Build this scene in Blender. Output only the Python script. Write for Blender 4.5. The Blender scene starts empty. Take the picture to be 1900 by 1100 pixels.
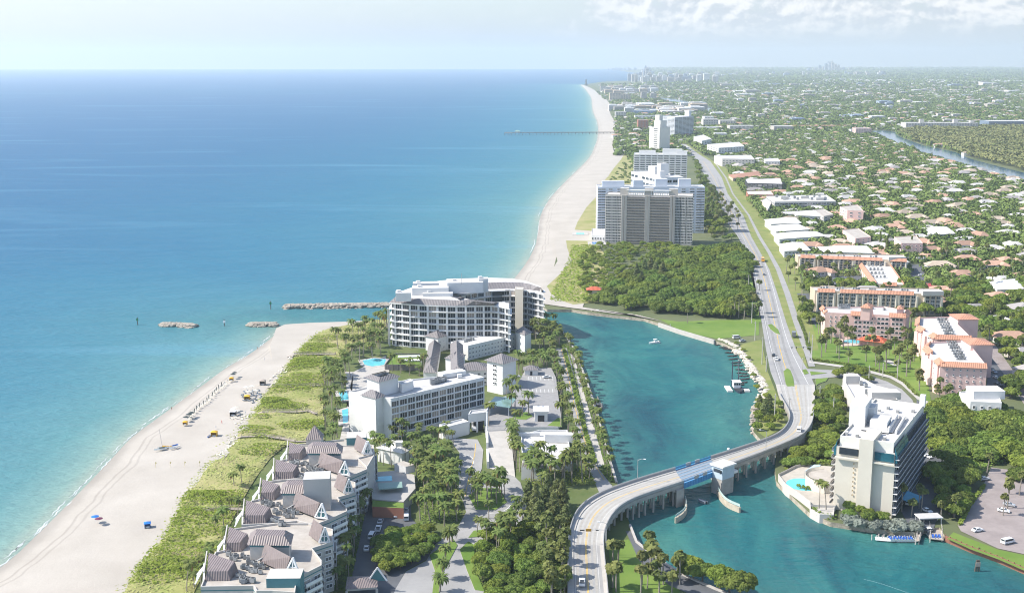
import bpy, math, random
import numpy as np
from math import radians as R, sin, cos, pi
from mathutils import Vector, Matrix

sc = bpy.context.scene
COL = sc.collection
# ------------------------------------------------------------------ camera, sky, sun, exposure
F, CAMZ, PITCH = 2200.0, 170.0, math.atan(437/2200)
cam_d = bpy.data.cameras.new('camera'); cam = bpy.data.objects.new('camera', cam_d); COL.objects.link(cam)
cam.location = (0, 0, CAMZ); cam.rotation_euler = (pi/2 - PITCH, R(0.06), 0)
cam_d.sensor_width = 36; cam_d.lens = 36*F/1900; cam_d.clip_start = 1; cam_d.clip_end = 400000
sc.camera = cam
SUN_EL, SUN_AZ = 44.0, -3.0      # degrees: height, and how far ahead of the left hand side
sun_d = bpy.data.lights.new('sun', 'SUN'); sun_d.energy = 4.3; sun_d.angle = R(0.53); sun_d.color = (1, .945, .86)
sun = bpy.data.objects.new('sun', sun_d); COL.objects.link(sun)
_sd = Vector((-cos(R(SUN_EL))*cos(R(SUN_AZ)), cos(R(SUN_EL))*sin(R(SUN_AZ)), sin(R(SUN_EL))))
sun.rotation_euler = _sd.to_track_quat('Z', 'Y').to_euler()
sc.view_settings.view_transform = 'Standard'; sc.view_settings.look = 'None'
sc.view_settings.exposure = 0.78; sc.view_settings.gamma = 1
world = bpy.data.worlds.new('World'); sc.world = world; world.use_nodes = True
sc.cycles.volume_bounces = 1; sc.cycles.max_bounces = 6; sc.cycles.diffuse_bounces = 2; sc.cycles.glossy_bounces = 2
sc.cycles.transmission_bounces = 3; sc.cycles.transparent_max_bounces = 6
sc.cycles.use_denoising = True; sc.cycles.filter_width = 1.1

def mk_world():
    nt = world.node_tree; N = nt.nodes; L = nt.links; N.clear()
    def n(t, **k):
        o = N.new(t)
        for a, b in k.items(): setattr(o, a, b)
        return o
    def m(op, a, b=None, c=None):
        o = n('ShaderNodeMath', operation=op)
        for i, v in enumerate((a, b, c)):
            if v is None: continue
            if isinstance(v, (int, float)): o.inputs[i].default_value = v
            else: L.new(v, o.inputs[i])
        return o.outputs[0]
    sky = n('ShaderNodeTexSky', sky_type='NISHITA', sun_disc=False, sun_elevation=R(SUN_EL), sun_rotation=R(-90+SUN_AZ))
    sky.altitude = 100; sky.air_density = 1.0; sky.dust_density = 1.2; sky.ozone_density = 1.5
    tc = n('ShaderNodeTexCoord'); sx = n('ShaderNodeSeparateXYZ'); L.new(tc.outputs['Generated'], sx.inputs[0])
    X, Y, Z = sx.outputs
    # hazy whitening of the lowest sky (moist air over the sea)
    hz = m('MULTIPLY', m('POWER', m('SUBTRACT', 1.0, m('MINIMUM', m('MULTIPLY', m('MAXIMUM', Z, 0.0), 5.0), 1.0)), 2.0), .93)
    haze = n('ShaderNodeMix', data_type='RGBA'); L.new(hz, haze.inputs[0]); L.new(sky.outputs[0], haze.inputs[6])
    lr = n('ShaderNodeMapRange'); L.new(X, lr.inputs[0]); lr.inputs[1].default_value = -.42; lr.inputs[2].default_value = -.02
    lc = n('ShaderNodeMix', data_type='RGBA'); L.new(lr.outputs[0], lc.inputs[0]); lc.inputs[6].default_value = (3.05, 3.22, 3.42, 1); lc.inputs[7].default_value = (2.22, 2.53, 2.86, 1)
    L.new(lc.outputs[2], haze.inputs[7])
    # cumulus bank low over the land to the south west
    cv = n('ShaderNodeCombineXYZ'); L.new(X, cv.inputs[0]); L.new(m('MULTIPLY', Z, 1.35), cv.inputs[1])
    def cloud(off):
        mp = n('ShaderNodeMapping'); L.new(cv.outputs[0], mp.inputs[0]); mp.inputs['Location'].default_value = off
        a = n('ShaderNodeTexNoise'); a.inputs['Scale'].default_value = 24; a.inputs['Detail'].default_value = 7; a.inputs['Roughness'].default_value = .56; a.inputs['Distortion'].default_value = .15
        L.new(mp.outputs[0], a.inputs[0]); return a.outputs[0]
    c0 = cloud((0, 0, 0)); c1 = cloud((.0030, -.0045, 0))
    az = n('ShaderNodeMapRange', interpolation_type='SMOOTHSTEP'); L.new(X, az.inputs[0]); az.inputs[1].default_value = .0; az.inputs[2].default_value = .12
    el = n('ShaderNodeMapRange', interpolation_type='SMOOTHSTEP'); L.new(Z, el.inputs[0]); el.inputs[1].default_value = .012; el.inputs[2].default_value = .036
    top = n('ShaderNodeMapRange', interpolation_type='SMOOTHSTEP'); L.new(Z, top.inputs[0]); top.inputs[1].default_value = .16; top.inputs[2].default_value = .10
    th = m('SUBTRACT', .517, m('MULTIPLY', m('MULTIPLY', az.outputs[0], el.outputs[0]), .155))
    cm = n('ShaderNodeMapRange', interpolation_type='SMOOTHSTEP'); L.new(m('SUBTRACT', c0, th), cm.inputs[0]); cm.inputs[1].default_value = -.02; cm.inputs[2].default_value = .07
    cov = m('MULTIPLY', m('MULTIPLY', m('MULTIPLY', cm.outputs[0], el.outputs[0]), top.outputs[0]), m('MAXIMUM', az.outputs[0], .06))
    lit = n('ShaderNodeMapRange'); L.new(m('SUBTRACT', c0, c1), lit.inputs[0]); lit.inputs[1].default_value = -.05; lit.inputs[2].default_value = .05
    cc = n('ShaderNodeMix', data_type='RGBA'); L.new(lit.outputs[0], cc.inputs[0]); cc.inputs[6].default_value = (2.72, 2.93, 3.15, 1); cc.inputs[7].default_value = (4.25, 4.2, 4.1, 1)
    # thin veil under the bank
    veil = n('ShaderNodeMix', data_type='RGBA'); L.new(m('MULTIPLY', az.outputs[0], m('MULTIPLY', top.outputs[0], .62)), veil.inputs[0]); L.new(haze.outputs[2], veil.inputs[6]); veil.inputs[7].default_value = (2.65, 2.88, 3.12, 1)
    fin = n('ShaderNodeMix', data_type='RGBA'); L.new(cov, fin.inputs[0]); L.new(veil.outputs[2], fin.inputs[6]); L.new(cc.outputs[2], fin.inputs[7])
    bg = n('ShaderNodeBackground'); L.new(fin.outputs[2], bg.inputs[0]); bg.inputs[1].default_value = .145
    out = n('ShaderNodeOutputWorld'); L.new(bg.outputs[0], out.inputs[0])
mk_world()

# ------------------------------------------------------------------ helpers
rng = random.Random(7)
def P(px, py, z=2.0):
    "photo pixel -> point of the place at height z"
    x = (px-950)/F; y = (550-py)/F
    d = (x, cos(PITCH)+y*sin(PITCH), -sin(PITCH)+y*cos(PITCH))
    t = (CAMZ-z)/-d[2]
    return Vector((d[0]*t, d[1]*t, z))
def PP(pts, z=2.0): return [P(a, b, z) for a, b in pts]
def px_of(v):
    z = v[2]-CAMZ; fw = v[1]*cos(PITCH)-z*sin(PITCH); up = v[1]*sin(PITCH)+z*cos(PITCH)
    return 950+F*v[0]/fw, 550-F*up/fw

MATS = {}
def mat(name, col, rough=.8, var=.12, scale=.6, bump=0, spec=.35, metal=0, rnd=0., pos=False, col2=None, detail=4, hue=0.):
    "procedural: base colour broken up by two noises, optional second colour, per-object variation and bump"
    if name in MATS: return MATS[name]
    m = bpy.data.materials.new(name); m.use_nodes = True; MATS[name] = m
    nt = m.node_tree; N = nt.nodes; L = nt.links; b = N['Principled BSDF']
    b.inputs['Roughness'].default_value = rough; b.inputs['Specular IOR Level'].default_value = spec; b.inputs['Metallic'].default_value = metal
    if pos: g = N.new('ShaderNodeNewGeometry'); vec = g.outputs['Position']
    else: g = N.new('ShaderNodeTexCoord'); vec = g.outputs['Object']
    a = N.new('ShaderNodeTexNoise'); a.inputs['Scale'].default_value = scale; a.inputs['Detail'].default_value = detail; a.inputs['Roughness'].default_value = .62; L.new(vec, a.inputs[0])
    mr = N.new('ShaderNodeMapRange'); mr.inputs[1].default_value = .28; mr.inputs[2].default_value = .72; L.new(a.outputs[0], mr.inputs[0])
    mx = N.new('ShaderNodeMix'); mx.data_type = 'RGBA'; L.new(mr.outputs[0], mx.inputs[0])
    c2 = col2 or tuple(min(1, c*(1+var)) for c in col); c1 = col if col2 else tuple(c*(1-var) for c in col)
    mx.inputs[6].default_value = (*c1, 1); mx.inputs[7].default_value = (*c2, 1); out = mx.outputs[2]
    if rnd or hue:
        oi = N.new('ShaderNodeObjectInfo'); hs = N.new('ShaderNodeHueSaturation')
        r1 = N.new('ShaderNodeMapRange'); L.new(oi.outputs['Random'], r1.inputs[0]); r1.inputs[3].default_value = 1-rnd; r1.inputs[4].default_value = 1+rnd; L.new(r1.outputs[0], hs.inputs['Value'])
        w = N.new('ShaderNodeMath'); w.operation = 'FRACT'; w2 = N.new('ShaderNodeMath'); w2.operation = 'MULTIPLY'; w2.inputs[1].default_value = 7.31; L.new(oi.outputs['Random'], w2.inputs[0]); L.new(w2.outputs[0], w.inputs[0])
        r2 = N.new('ShaderNodeMapRange'); L.new(w.outputs[0], r2.inputs[0]); r2.inputs[3].default_value = .5-hue; r2.inputs[4].default_value = .5+hue; L.new(r2.outputs[0], hs.inputs['Hue'])
        L.new(out, hs.inputs['Color']); out = hs.outputs[0]
    L.new(out, b.inputs['Base Color'])
    if bump:
        n2 = N.new('ShaderNodeTexNoise'); n2.inputs['Scale'].default_value = scale*3; n2.inputs['Detail'].default_value = 3; L.new(vec, n2.inputs[0])
        bp = N.new('ShaderNodeBump'); bp.inputs['Strength'].default_value = bump; bp.inputs['Distance'].default_value = .5; L.new(n2.outputs[0], bp.inputs['Height']); L.new(bp.outputs[0], b.inputs['Normal'])
    return m

class MB:
    "collects faces, builds ONE mesh object"
    def __init__(s): s.v = []; s.f = []; s.m = []
    def poly(s, pts, m=0):
        i = len(s.v); s.v += [tuple(p) for p in pts]; s.f.append(tuple(range(i, i+len(pts)))); s.m.append(m)
    def prism(s, pts, z0, z1, ms=0, mt=None, bottom=False):
        mt = ms if mt is None else mt; pts = [(p[0], p[1]) for p in pts]
        if sum(pts[i-1][0]*pts[i][1]-pts[i][0]*pts[i-1][1] for i in range(len(pts))) < 0: pts = pts[::-1]
        n = len(pts)
        Z0 = z0 if hasattr(z0, '__len__') else [z0]*n; Z1 = z1 if hasattr(z1, '__len__') else [z1]*n
        s.poly([(p[0], p[1], z) for p, z in zip(pts, Z1)], mt)
        for i in range(n):
            j = (i+1) % n
            s.poly([(*pts[i], Z0[i]), (*pts[j], Z0[j]), (*pts[j], Z1[j]), (*pts[i], Z1[i])], ms)
        if bottom: s.poly([(p[0], p[1], z) for p, z in zip(pts, Z0)][::-1], ms)
    def box(s, x, y, z, sx, sy, sz, rz=0, m=0, mt=None):
        "centre x,y ; bottom z"
        c, d = cos(rz), sin(rz)
        pts = [(x+a*sx/2*c-b*sy/2*d, y+a*sx/2*d+b*sy/2*c) for a, b in ((-1, -1), (1, -1), (1, 1), (-1, 1))]
        s.prism(pts, z, z+sz, m, mt, True)
    def beam(s, p, q, w, h, m=0):
        p, q = Vector(p), Vector(q); d = q-p
        if d.length < 1e-6: return
        d.normalize(); u = d.cross(Vector((0, 0, 1)))
        if u.length < 1e-3: u = Vector((1, 0, 0))
        u.normalize(); k = u.cross(d)
        r = [(p, q)[e]+u*a*w/2+k*b*h/2 for e in (0, 1) for a, b in ((-1, -1), (1, -1), (1, 1), (-1, 1))]
        for q4 in ((0, 1, 5, 4), (1, 2, 6, 5), (2, 3, 7, 6), (3, 0, 4, 7), (3, 2, 1, 0), (4, 5, 6, 7)): s.poly([r[i] for i in q4], m)
    def tube(s, pts, rad, n=6, m=0, cap=True):
        pts = [Vector(p) for p in pts]; rings = []
        rad = rad if hasattr(rad, '__len__') else [rad]*len(pts)
        for i, p in enumerate(pts):
            d = (pts[min(i+1, len(pts)-1)]-pts[max(i-1, 0)]).normalized()
            u = d.cross(Vector((.13, .98, .11))); u = u.normalized() if u.length > .05 else Vector((1, 0, 0)); w = d.cross(u)
            rings.append([p+(u*cos(2*pi*k/n)+w*sin(2*pi*k/n))*rad[i] for k in range(n)])
        b = len(s.v)
        for r in rings: s.v += [tuple(x) for x in r]
        for i in range(len(rings)-1):
            for k in range(n):
                s.f.append((b+i*n+k, b+i*n+(k+1) % n, b+(i+1)*n+(k+1) % n, b+(i+1)*n+k)); s.m.append(m)
        if cap: s.f.append(tuple(b+(len(rings)-1)*n+k for k in range(n))); s.m.append(m)
    def hip(s, pts4, z, h, over=0, ms=0, ridge=.5):
        "hip roof over a quad footprint (ordered round); ridge runs along the longer pair of sides"
        q = [Vector((p[0], p[1], z)) for p in pts4]; c = sum(q, Vector())/4
        q = [c+(p-c)*(1+over/max(.1, (p-c).length)) for p in q]
        if (q[1]-q[0]).length < (q[2]-q[1]).length: q = q[1:]+q[:1]
        a = (q[0]+q[3])/2; b = (q[1]+q[2])/2; d = (b-a); w = (q[3]-q[0]).length*ridge
        k = min(.49, w/max(.01, d.length)); a2 = a+d*k+Vector((0, 0, h)); b2 = b-d*k+Vector((0, 0, h))
        for f in ([q[0], q[1], b2, a2], [q[2], q[3], a2, b2], [q[1], q[2], b2], [q[3], q[0], a2], q[::-1]): s.poly(f, ms)
    def build(s, name, mats, parent=None, smooth=False, link=True):
        me = bpy.data.meshes.new(name); off = parent.location if parent is not None else Vector()
        if parent is not None and parent.parent is not None: off = off+parent.parent.location
        vs = [(a-off[0], b-off[1], c-off[2]) for a, b, c in s.v]
        me.from_pydata(vs, [], s.f)
        mats = mats if isinstance(mats, (list, tuple)) else [mats]
        for q in mats: me.materials.append(q)
        me.polygons.foreach_set('material_index', s.m)
        if smooth: me.polygons.foreach_set('use_smooth', [True]*len(s.f))
        me.update()
        o = bpy.data.objects.new(name, me)
        if link: COL.objects.link(o)
        if parent is not None: o.parent = parent
        return o
def tag(o, label=None, cat=None, group=None, kind=None):
    if label: o['label'] = label
    if cat: o['category'] = cat
    if group: o['group'] = group
    if kind: o['kind'] = kind
    return o
def thing(name, label, cat, loc=(0, 0, 0), rz=0, group=None):
    o = bpy.data.objects.new(name, None); COL.objects.link(o); o.location = loc; o.rotation_euler = (0, 0, rz); o.empty_display_size = .5
    return tag(o, label, cat, group)
def copy_tree(o, loc=None, rz=None, scale=None, label=None, group=None, parent=None):
    c = o.copy(); COL.objects.link(c)
    if parent is not None: c.parent = parent
    if loc is not None: c.location = loc
    if rz is not None: c.rotation_euler = (0, 0, rz)
    if scale is not None: c.scale = (scale, scale, scale) if isinstance(scale, (int, float)) else scale
    if label: c['label'] = label
    if group: c['group'] = group
    for ch in KIDS.get(o.name) or list(o.children): copy_tree(ch, parent=c)
    return c
KIDS = {}
def np_mesh(name, v, f, mats, mi=None, smooth=False, link=True):
    "fast mesh from numpy: v (n,3), f (m,3|4)"
    me = bpy.data.meshes.new(name); k = f.shape[1]
    me.vertices.add(len(v)); me.vertices.foreach_set('co', np.asarray(v, np.float32).ravel())
    me.loops.add(f.size); me.loops.foreach_set('vertex_index', f.astype(np.int32).ravel())
    me.polygons.add(len(f)); me.polygons.foreach_set('loop_start', np.arange(0, f.size, k, dtype=np.int32)); me.polygons.foreach_set('loop_total', np.full(len(f), k, np.int32))
    for q in mats if isinstance(mats, (list, tuple)) else [mats]: me.materials.append(q)
    if mi is not None: me.polygons.foreach_set('material_index', np.asarray(mi, np.int32))
    if smooth: me.polygons.foreach_set('use_smooth', np.ones(len(f), bool))
    me.update(calc_edges=True); me.validate()
    o = bpy.data.objects.new(name, me)
    if link: COL.objects.link(o)
    return o
def resample(pts, n):
    pts = [Vector(p) for p in pts]; d = [0]
    for a, b in zip(pts, pts[1:]): d.append(d[-1]+(b-a).length)
    out = []; j = 0
    for i in range(n):
        t = d[-1]*i/(n-1)
        while j < len(d)-2 and d[j+1] < t: j += 1
        k = (t-d[j])/max(1e-9, d[j+1]-d[j]); out.append(pts[j].lerp(pts[j+1], k))
    return out
def smooth_line(pts, it=2):
    pts = [Vector(p) for p in pts]
    for _ in range(it):
        q = [pts[0]]
        for a, b in zip(pts, pts[1:]): q += [a*.75+b*.25, a*.25+b*.75]
        pts = q+[pts[-1]]
    return pts
def inside(p, poly):
    x, y = p[0], p[1]; r = False; j = len(poly)-1
    for i in range(len(poly)):
        xi, yi = poly[i][0], poly[i][1]; xj, yj = poly[j][0], poly[j][1]
        if (yi > y) != (yj > y) and x < (xj-xi)*(y-yi)/(yj-yi)+xi: r = not r
        j = i
    return r
def sheet(name, pts, z, material, kind='structure', skirt=None):
    b = MB(); pts = [(p[0], p[1]) for p in pts]
    if name in NOTREE: EXC.append(pts)
    if skirt is None:
        if sum(pts[i-1][0]*pts[i][1]-pts[i][0]*pts[i-1][1] for i in range(len(pts))) < 0: pts = pts[::-1]
        b.poly([(x, y, z) for x, y in pts])
        o = b.build(name, [material])
    else:
        b.prism(pts, z-skirt[0], z, 1, 0); o = b.build(name, [material, skirt[1]])
    if kind: o['kind'] = kind
    return o
# ------------------------------------------------------------------ sea and ground
WN = [(-260,1180),(-120,1118),(0,1056),(82,977),(136,923),(202,855),(236,817),(259,798),(316,757),(373,716),(412,686),(445,667),(472,650),(500,629),(517,615),(521,607)]
VN = [(160,1185),(190,1140),(221,1100),(240,1075),(267,1032),(297,1005),(322,958),(335,931),(355,901),(371,879),(404,844),(431,816),(452,785),(475,762),(491,735),(521,700),(537,675),(557,650),(575,630),(602,612)]
WS = [(925,560),(940,535),(956,514),(979,485),(990,462),(995,453),(1000,404),(1014,375),(1043,342),(1069,318),(1095,292),(1104,271),(1110,252),(1109,228),(1102,214),(1098,200),(1103,203),(1098,184),(1090,171),(1083,163),(1077,158)]
WS = [p for p in WS if p != (1103,203)]
VS = [(1012,560),(1013,545),(1014,532),(1040,508),(1061,485),(1052,461),(1050,447),(1066,427),(1071,413),(1088,385),(1106,366),(1120,340),(1130,325),(1140,311),(1152,297),(1160,283),(1156,262),(1151,247),(1142,231),(1130,216),(1126,200),(1129,190),(1111,176),(1097,164),(1080,158)]
def seg_dist(X, Y, line):
    D = np.full(X.shape, 1e9)
    for a, b in zip(line, line[1:]):
        ax, ay, bx, by = a[0], a[1], b[0], b[1]; dx, dy = bx-ax, by-ay; l2 = dx*dx+dy*dy+1e-9
        t = np.clip(((X-ax)*dx+(Y-ay)*dy)/l2, 0, 1); D = np.minimum(D, np.hypot(X-ax-t*dx, Y-ay-t*dy))
    return D
shoreN = smooth_line(PP(WN, .0), 1); shoreS = smooth_line(PP(WS, .0), 1)
def add_attr(me, name, vals):
    a = me.attributes.new(name, 'FLOAT', 'POINT'); a.data.foreach_set('value', np.asarray(vals, np.float32).ravel())
def grid_mesh(name, xs, ys, zf, material):
    X, Y = np.meshgrid(xs, ys); nx, ny = len(xs), len(ys)
    v = np.stack([X.ravel(), Y.ravel(), zf(X, Y).ravel()], 1)
    i = np.arange((ny-1)*nx).reshape(ny-1, nx)[:, :-1].ravel(); f = np.stack([i, i+1, i+nx+1, i+nx], 1)
    return np_mesh(name, v, f, material), X, Y

def water_mat(name, stops, inlet=False):
    m = bpy.data.materials.new(name); m.use_nodes = True; nt = m.node_tree; N = nt.nodes; L = nt.links; b = N['Principled BSDF']
    def nd(t): return N.new(t)
    g = nd('ShaderNodeNewGeometry'); P0 = g.outputs['Position']
    at = nd('ShaderNodeAttribute'); at.attribute_name = 'depth'
    nz = nd('ShaderNodeTexNoise'); nz.inputs['Scale'].default_value = .006; nz.inputs['Detail'].default_value = 5; nz.inputs['Roughness'].default_value = .6; L.new(P0, nz.inputs[0])
    mm = nd('ShaderNodeMath'); mm.operation = 'MULTIPLY_ADD'; L.new(nz.outputs[0], mm.inputs[0]); mm.inputs[1].default_value = .16; mm.inputs[2].default_value = -.08
    ad = nd('ShaderNodeMath'); ad.operation = 'ADD'; L.new(at.outputs['Fac'], ad.inputs[0])
    # patches only matter away from the waterline
    sc_ = nd('ShaderNodeMath'); sc_.operation = 'MULTIPLY'; L.new(mm.outputs[0], sc_.inputs[0]); 
    cl = nd('ShaderNodeMapRange'); L.new(at.outputs['Fac'], cl.inputs[0]); cl.inputs[1].default_value = .05; cl.inputs[2].default_value = .4; L.new(cl.outputs[0], sc_.inputs[1]); L.new(sc_.outputs[0], ad.inputs[1])
    cr = nd('ShaderNodeValToRGB'); L.new(ad.outputs[0], cr.inputs[0]); e = cr.color_ramp.elements
    while len(e) < len(stops): e.new(.5)
    for q, (p, c) in zip(e, stops): q.position = p; q.color = (*c, 1)
    col = cr.outputs[0]
    # inlet water: deeper teal with tidal streaks
    ai = nd('ShaderNodeAttribute'); ai.attribute_name = 'inlet'
    mp = nd('ShaderNodeMapping'); mp.inputs['Scale'].default_value = (.022, .010, 1); mp.inputs['Rotation'].default_value = (0, 0, .25); L.new(P0, mp.inputs[0])
    n2 = nd('ShaderNodeTexNoise'); n2.inputs['Scale'].default_value = 1; n2.inputs['Detail'].default_value = 6; n2.inputs['Roughness'].default_value = .62; n2.inputs['Distortion'].default_value = 1.2; L.new(mp.outputs[0], n2.inputs[0])
    c2 = nd('ShaderNodeValToRGB'); L.new(n2.outputs[0], c2.inputs[0]); e = c2.color_ramp.elements
    e[0].position = .30; e[0].color = (.003, .056, .086, 1); e[1].position = .72; e[1].color = (.034, .178, .165, 1); q = e.new(.5); q.color = (.010, .112, .126, 1)
    mx = nd('ShaderNodeMix'); mx.data_type = 'RGBA'; L.new(ai.outputs['Fac'], mx.inputs[0]); L.new(col, mx.inputs[6]); L.new(c2.outputs[0], mx.inputs[7])
    ab = nd('ShaderNodeAttribute'); ab.attribute_name = 'bank'; nb = nd('ShaderNodeMath'); nb.operation = 'MULTIPLY'; L.new(ab.outputs['Fac'], nb.inputs[0]); L.new(n2.outputs[0], nb.inputs[1])
    mb_ = nd('ShaderNodeMix'); mb_.data_type = 'RGBA'; L.new(nb.outputs[0], mb_.inputs[0]); L.new(mx.outputs[2], mb_.inputs[6]); mb_.inputs[7].default_value = (.085, .20, .15, 1); mx = mb_
    # long wind streaks on the open sea
    mp3 = nd('ShaderNodeMapping'); mp3.inputs['Scale'].default_value = (.0012, .006, 1); mp3.inputs['Rotation'].default_value = (0, 0, -.10); L.new(P0, mp3.inputs[0])
    n3 = nd('ShaderNodeTexNoise'); n3.inputs['Scale'].default_value = 1; n3.inputs['Detail'].default_value = 8; n3.inputs['Distortion'].default_value = 1.4; L.new(mp3.outputs[0], n3.inputs[0])
    r3 = nd('ShaderNodeMapRange'); L.new(n3.outputs[0], r3.inputs[0]); r3.inputs[1].default_value = .56; r3.inputs[2].default_value = .70; r3.inputs[3].default_value = 0; r3.inputs[4].default_value = .3
    m3 = nd('ShaderNodeMix'); m3.data_type = 'RGBA'; 
    ia = nd('ShaderNodeMath'); ia.operation = 'SUBTRACT'; ia.inputs[0].default_value = 1; L.new(ai.outputs['Fac'], ia.inputs[1])
    k3 = nd('ShaderNodeMath'); k3.operation = 'MULTIPLY'; L.new(r3.outputs[0], k3.inputs[0]); L.new(ia.outputs[0], k3.inputs[1])
    L.new(k3.outputs[0], m3.inputs[0]); L.new(mx.outputs[2], m3.inputs[6]); m3.inputs[7].default_value = (.10, .27, .37, 1)
    L.new(m3.outputs[2], b.inputs['Base Color'])
    b.inputs['Roughness'].default_value = .16; b.inputs['Specular IOR Level'].default_value = .09; b.inputs['IOR'].default_value = 1.33
    # waves: chop plus swell
    mw = nd('ShaderNodeMapping'); mw.inputs['Scale'].default_value = (.16, .34, 1); mw.inputs['Rotation'].default_value = (0, 0, .2); L.new(P0, mw.inputs[0])
    w1 = nd('ShaderNodeTexNoise'); w1.inputs['Scale'].default_value = 1; w1.inputs['Detail'].default_value = 5; w1.inputs['Roughness'].default_value = .65; L.new(mw.outputs[0], w1.inputs[0])
    mw2 = nd('ShaderNodeMapping'); mw2.inputs['Scale'].default_value = (.018, .05, 1); mw2.inputs['Rotation'].default_value = (0, 0, -.3); L.new(P0, mw2.inputs[0])
    w2 = nd('ShaderNodeTexNoise'); w2.inputs['Scale'].default_value = 1; w2.inputs['Detail'].default_value = 4; L.new(mw2.outputs[0], w2.inputs[0])
    aw = nd('ShaderNodeMath'); aw.operation = 'MULTIPLY_ADD'; L.new(w2.outputs[0], aw.inputs[0]); aw.inputs[1].default_value = 3.0; L.new(w1.outputs[0], aw.inputs[2])
    bp = nd('ShaderNodeBump'); bp.inputs['Strength'].default_value = .85; bp.inputs['Distance'].default_value = 1.6; L.new(aw.outputs[0], bp.inputs['Height']); L.new(bp.outputs[0], b.inputs['Normal'])
    # wind-roughened water: the mirror share stays small even at a grazing view
    df = nd('ShaderNodeBsdfDiffuse'); gl = nd('ShaderNodeBsdfGlossy'); gl.inputs['Roughness'].default_value = .22; L.new(m3.outputs[2], df.inputs[0])
    for q in (df, gl): L.new(bp.outputs[0], q.inputs['Normal'])
    lw = nd('ShaderNodeLayerWeight'); lw.inputs[0].default_value = .5; L.new(bp.outputs[0], lw.inputs['Normal'])
    fr = nd('ShaderNodeMapRange'); L.new(lw.outputs['Facing'], fr.inputs[0]); fr.inputs[1].default_value = .45; fr.inputs[2].default_value = 1.0; fr.inputs[3].default_value = .025; fr.inputs[4].default_value = .22
    ms = nd('ShaderNodeMixShader'); L.new(fr.outputs[0], ms.inputs[0]); L.new(df.outputs[0], ms.inputs[1]); L.new(gl.outputs[0], ms.inputs[2]); L.new(ms.outputs[0], N['Material Output'].inputs[0])
    return m
SEA_STOPS = [(0, (.30, .34, .275)), (.08, (.180, .295, .262)), (.22, (.088, .228, .240)), (.42, (.046, .178, .230)), (.63, (.020, .138, .222)), (.84, (.011, .102, .205)), (1, (.011, .096, .205))]
SEA = water_mat('sea_water', SEA_STOPS)
def build_sea():
    xs = np.concatenate([-np.geomspace(25000, 620, 50), np.arange(-600, 560, 9.), np.geomspace(570, 25000, 30)])
    ys = np.concatenate([-np.geomspace(3000, 100, 8)[:], np.arange(0, 240, 60.), np.arange(250, 1300, 9.), np.geomspace(1310, 25000, 90)])
    o, X, Y = grid_mesh('sea', xs, ys, lambda X, Y: X*0, SEA)
    d = np.minimum(seg_dist(X, Y, shoreN), seg_dist(X, Y, shoreS))
    # distance to depth 0..1, logarithmic
    dep = np.clip(np.log1p(d/20.)/np.log1p(1300/20.), 0, 1)
    add_attr(o.data, 'depth', dep)
    yj = P(525, 574, 0)[1]; xj = P(705, 585, 0)[0]
    s = lambda t: np.clip(t, 0, 1)**2*(3-2*np.clip(t, 0, 1))
    inl = s((X-xj+60)/140)*s((yj-Y+150)/120)
    tip = np.exp(-(((X-P(560, 590, 0)[0])/95)**2+((Y-P(560, 588, 0)[1])/45)**2))*.55   # dark run of the channel past the jetty heads
    add_attr(o.data, 'inlet', np.clip(np.maximum(inl, tip), 0, 1))
    add_attr(o.data, 'bank', np.exp(-np.minimum(seg_dist(X, Y, PP(INLET_S, 0)), seg_dist(X, Y, PP(INLET_N, 0)))/17.)*inl)
    o['kind'] = 'structure'


EXC = []
NOTREE = {'road', 'path', 'car_park', 'canal', 'tennis_court', 'lawn'}
def ground_mat():
    return mat('mainland_soil', (.055, .085, .025), .95, scale=.012, col2=(.16, .165, .085), pos=True, detail=9, bump=0)
CONC = mat('pale_concrete', (.42, .40, .37), .85, .18, .25, pos=True)
ROCK = mat('shore_rock', (.33, .29, .23), .95, .45, .35, bump=.8, pos=True)
GRASS = mat('lawn_grass', (.085, .165, .020), .95, scale=.05, col2=(.165, .23, .045), pos=True, detail=8, bump=.3)
GRASS2 = mat('verge_grass', (.13, .18, .035), .95, scale=.08, col2=(.24, .235, .085), pos=True, detail=8, bump=.3)
DUNEC = mat('dune_cover', (.19, .225, .045), .95, scale=.05, col2=(.37, .31, .165), pos=True, detail=9, bump=.5)
SOIL = mat('resort_soil', (.06, .10, .022), .95, scale=.07, col2=(.135, .15, .055), pos=True, detail=6)
ASPH = mat('pale_asphalt', (.255, .25, .245), .9, scale=.12, col2=(.33, .325, .315), pos=True, detail=8)
ASPH2 = mat('dark_asphalt', (.085, .09, .10), .9, scale=.15, col2=(.125, .13, .14), pos=True, detail=6)
DECKM = mat('bridge_concrete', (.335, .325, .305), .9, scale=.15, col2=(.42, .41, .385), pos=True, detail=8)
PAVER = mat('grey_pavers', (.24, .235, .235), .9, scale=.4, col2=(.30, .295, .29), pos=True)
PAVER2 = mat('mauve_pavers', (.235, .20, .19), .9, scale=.2, col2=(.32, .275, .26), pos=True, detail=8)
SIDEW = mat('sidewalk_concrete', (.37, .35, .32), .9, scale=.3, col2=(.46, .435, .40), pos=True)
YEL = mat('yellow_paint', (.62, .40, .06), .7, .2, 1, pos=True)
WHT = mat('white_road_paint', (.70, .70, .68), .7, .15, 1, pos=True)

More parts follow.
